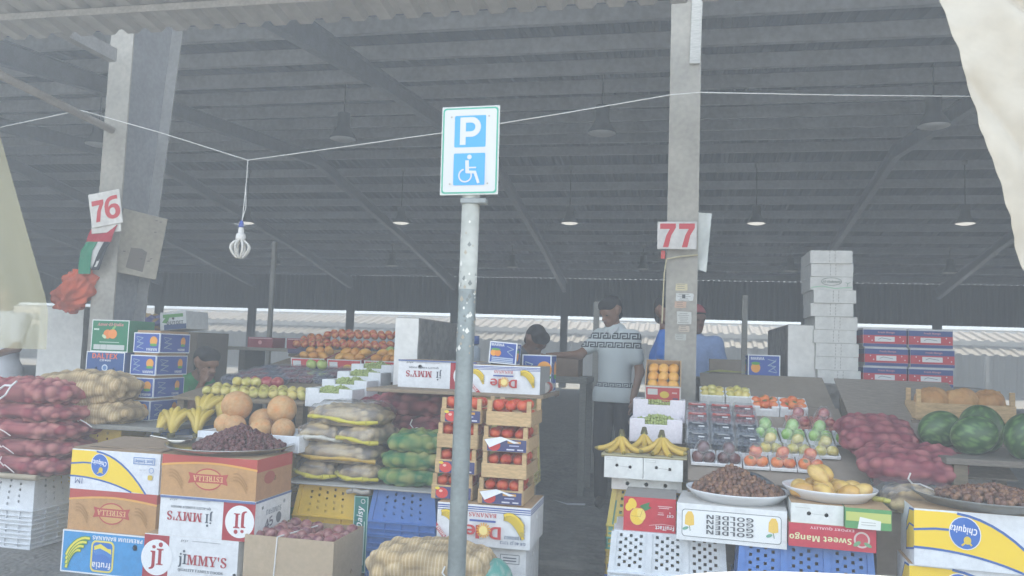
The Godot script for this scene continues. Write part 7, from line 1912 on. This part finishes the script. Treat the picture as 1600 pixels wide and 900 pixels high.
	for i in 4: tr.append([legs[i][0], legs[i][1], legs[i][2] + 0.008, legs[i][3] + 0.022])
	tr.append([J.hl, J.hr, 0.1, 0.1])
	var tc: Color = o.get("trousers", lin("#22262d"))
	sdf_into(b, tr, 0.017, 0.03, func(_p): return tc)
	put(b, "trousers", "cloth", t)
	for s in [J.al, J.ar]:
		b = MB.new()
		sdf_into(b, [[s + Vector3(0, -0.035, -0.025), s + Vector3(0, -0.045, 0.15), 0.045, 0.038]], 0.014, 0.02, func(_p): return lin("#2b2723"))
		put(b, "shoe", "matte", t)
	return t

func standing() -> Dictionary:
	return {"pelvis": Vector3(0, 1.0, 0), "chest": Vector3(0, 1.3, 0), "neck": Vector3(0, 1.5, 0), "head": Vector3(0, 1.66, 0.02), "sl": Vector3(-0.18, 1.44, 0), "sr": Vector3(0.18, 1.44, 0), "el": Vector3(-0.24, 1.15, 0), "er": Vector3(0.24, 1.15, 0), "wl": Vector3(-0.24, 0.9, 0.05), "wr": Vector3(0.24, 0.9, 0.05), "hl": Vector3(-0.09, 0.95, 0), "hr": Vector3(0.09, 0.95, 0), "kl": Vector3(-0.1, 0.5, 0.02), "kr": Vector3(0.1, 0.5, 0.02), "al": Vector3(-0.1, 0.085, 0), "ar": Vector3(0.1, 0.085, 0)}

func key_cloth():
	# pale polo with bands of a dark key pattern
	var n := 512
	var im := Image.create(n, n, true, Image.FORMAT_RGB8)
	im.fill(Color(0.80, 0.83, 0.82))
	var cells := ["1111111.", "1.....1.", "1.111.1.", "1.1...1.", "1.1111111"]
	for row in [[1.47, 0.066], [1.39, 0.06], [1.045, 0.045]]:
		var h: float = row[1]
		var u := h / 6.0
		var rows := ["11111110", "10000010", "10111010", "10100010", "10111111", "00000000"]
		for y in 6:
			for x in int(0.8 / u):
				if rows[y][x % 8] == "1":
					var px := int(x * u / 0.8 * n); var py := int((1.6 - (row[0] + h / 2 - y * u)) / 0.8 * n)
					im.fill_rect(Rect2i(px, py, int(ceil(u / 0.8 * n)), int(ceil(u / 0.8 * n))), Color(0.2, 0.22, 0.24))
	im.generate_mipmaps()
	var m := StandardMaterial3D.new(); m.albedo_texture = ImageTexture.create_from_image(im); m.roughness = 0.95; m.vertex_color_use_as_albedo = true
	mats["key_cloth"] = m

func build_people():
	key_cloth()
	# worker reaching over the table
	var J := standing()
	J.merge({"sl": Vector3(-0.14, 1.47, -0.07), "sr": Vector3(0.15, 1.46, 0.08), "el": Vector3(-0.31, 1.3, 0.06), "wl": Vector3(-0.53, 1.29, 0.06), "er": Vector3(0.22, 1.17, 0.06), "wr": Vector3(0.17, 0.93, 0.14), "neck": Vector3(-0.01, 1.53, 0.01), "head": Vector3(-0.045, 1.685, 0.03), "chest": Vector3(0, 1.32, 0), "hl": Vector3(-0.085, 0.96, -0.03), "hr": Vector3(0.085, 0.96, 0.03)}, true)
	person("man in a pale polo with dark key bands reaching over a table", Vector3(-0.56, 0.035, -7.12), J, {"look": Vector3(0.42, -0.75, 0), "face": true, "collar": true, "shirt": Color.WHITE, "shirt_mat": "key_cloth", "skin": lin("#8f6a52"), "hands": [[Vector3(-0.53, 1.29, 0.06), Vector3(-1, -0.15, 0), Vector3(0, 0.2, 1), 0.3], [Vector3(0.17, 0.93, 0.14), Vector3(-0.1, -1, 0.1), Vector3(-0.3, 0, 1), 0.25]]})
	# man in green, seated behind the bananas with a hand to his ear
	J = standing()
	J.merge({"pelvis": Vector3(-0.12, 0.55, -0.05), "hl": Vector3(-0.16, 0.5, 0.05), "hr": Vector3(-0.1, 0.5, -0.12), "chest": Vector3(-0.09, 0.83, 0), "neck": Vector3(0.0, 1.0, 0.02), "head": Vector3(0.09, 1.12, 0.03), "sl": Vector3(-0.08, 0.96, 0.15), "sr": Vector3(-0.03, 0.96, -0.15), "el": Vector3(0.12, 0.76, 0.26), "wl": Vector3(0.15, 0.97, 0.17), "er": Vector3(0.16, 0.75, -0.2), "wr": Vector3(0.34, 0.74, -0.1), "kl": Vector3(0.26, 0.52, 0.1), "kr": Vector3(0.28, 0.52, -0.15), "al": Vector3(0.28, 0.085, 0.1), "ar": Vector3(0.28, 0.085, -0.15)}, true)
	person("man in a green shirt sitting with a hand against his face", Vector3(-3.82, 0.035, -5.85), J, {"look": Vector3(0.25, 1.25, 0), "face": true, "shirt": lin("#2f9a58"), "skin": lin("#94694f"), "hands": [[Vector3(0.15, 0.97, 0.17), Vector3(0.1, 1, -0.15), Vector3(1, 0, 0.2), 0.2]]})
	var st := thing("stool", "low wooden stool under the man in green", "stool", Vector3(-3.96, 0.035, -5.88))
	var b := MB.new(); b.col = lin("#6b5a46"); b.bbox(Vector3(0, 0.37, 0), Vector3(0.36, 0.04, 0.36), 0.005); put(b, "seat", "wood", st)
	for s in [[-0.14, 0.14], [0.14, 0.14], [-0.14, -0.14], [0.14, -0.14]]:
		b = MB.new(); b.col = lin("#6b5a46"); b.box(Vector3(s[0], 0.175, s[1]), Vector3(0.04, 0.35, 0.04)); put(b, "leg", "wood", st)
	# someone bending down behind the blue cartons
	J = standing()
	J.merge({"pelvis": Vector3(-0.45, 0.95, -0.1), "hl": Vector3(-0.5, 0.93, 0.0), "hr": Vector3(-0.45, 0.93, -0.18), "chest": Vector3(-0.22, 1.2, -0.02), "neck": Vector3(-0.06, 1.3, 0.0), "head": Vector3(0.03, 1.4, 0.03), "sl": Vector3(-0.14, 1.27, 0.17), "sr": Vector3(-0.1, 1.27, -0.17), "el": Vector3(0.0, 1.02, 0.2), "er": Vector3(0.06, 1.02, -0.2), "wl": Vector3(0.16, 0.95, 0.15), "wr": Vector3(0.2, 0.95, -0.15), "kl": Vector3(-0.42, 0.5, 0.02), "kr": Vector3(-0.38, 0.5, -0.18), "al": Vector3(-0.5, 0.085, 0.0), "ar": Vector3(-0.46, 0.085, -0.18)}, true)
	person("dark haired person in grey bending down behind the blue cartons", Vector3(-1.24, 0.035, -6.75), J, {"look": Vector3(0.8, 0.9, 0), "shirt": lin("#4a4d52")})
	# person in a white T-shirt at the far left
	J = standing()
	J.merge({"el": Vector3(-0.26, 1.2, 0.16), "wl": Vector3(-0.46, 1.12, 0.2), "er": Vector3(0.26, 1.18, 0.12), "wr": Vector3(0.08, 1.08, 0.26)}, true)
	person("person in a white T-shirt with bent arms at the far left", Vector3(-6.32, 0.035, -6.5), J, {"look": Vector3(0.2, -0.9, 0), "shirt": Color(0.74, 0.76, 0.8), "skin": lin("#8a6650"), "sleeve": 0.7})
	# two people half hidden by column 77
	J = standing()
	J.merge({"el": Vector3(-0.25, 1.16, 0.05), "er": Vector3(0.27, 1.15, 0.03), "wr": Vector3(0.3, 0.92, 0.1)}, true)
	var capped = person("person in a light blue shirt and red cap right of column 77", Vector3(0.13, 0.035, -7.55), J, {"look": Vector3(0.1, 0.6, 0), "shirt": lin("#8fa6d0"), "sleeve": 0.9, "trousers": lin("#41506e")})
	J = standing()
	J.merge({"sl": Vector3(0.0, 1.44, 0.17), "sr": Vector3(0.0, 1.44, -0.17), "el": Vector3(-0.05, 1.15, 0.22), "wl": Vector3(-0.1, 0.95, 0.18), "er": Vector3(0.0, 1.15, -0.22), "wr": Vector3(-0.04, 0.95, -0.2), "hl": Vector3(0, 0.95, 0.08), "hr": Vector3(0, 0.95, -0.08)}, true)
	person("person in a bright blue shirt half hidden left of column 77", Vector3(-0.11, 0.035, -6.55), J, {"look": Vector3(0.1, 0.9, 0), "shirt": lin("#2f6fc4"), "skin": lin("#7a543f"), "sleeve": 0.4})
	b = MB.new(); b.globe(20, 12, func(la, lo): return Vector3(cos(la) * cos(lo) * 0.1, 1.72 + maxf(0.0, sin(la)) * 0.085, 0.02 + cos(la) * sin(lo) * 0.115), func(_a, _b, _c): return lin("#9a3a44")); put(b, "cap", "cloth", capped)
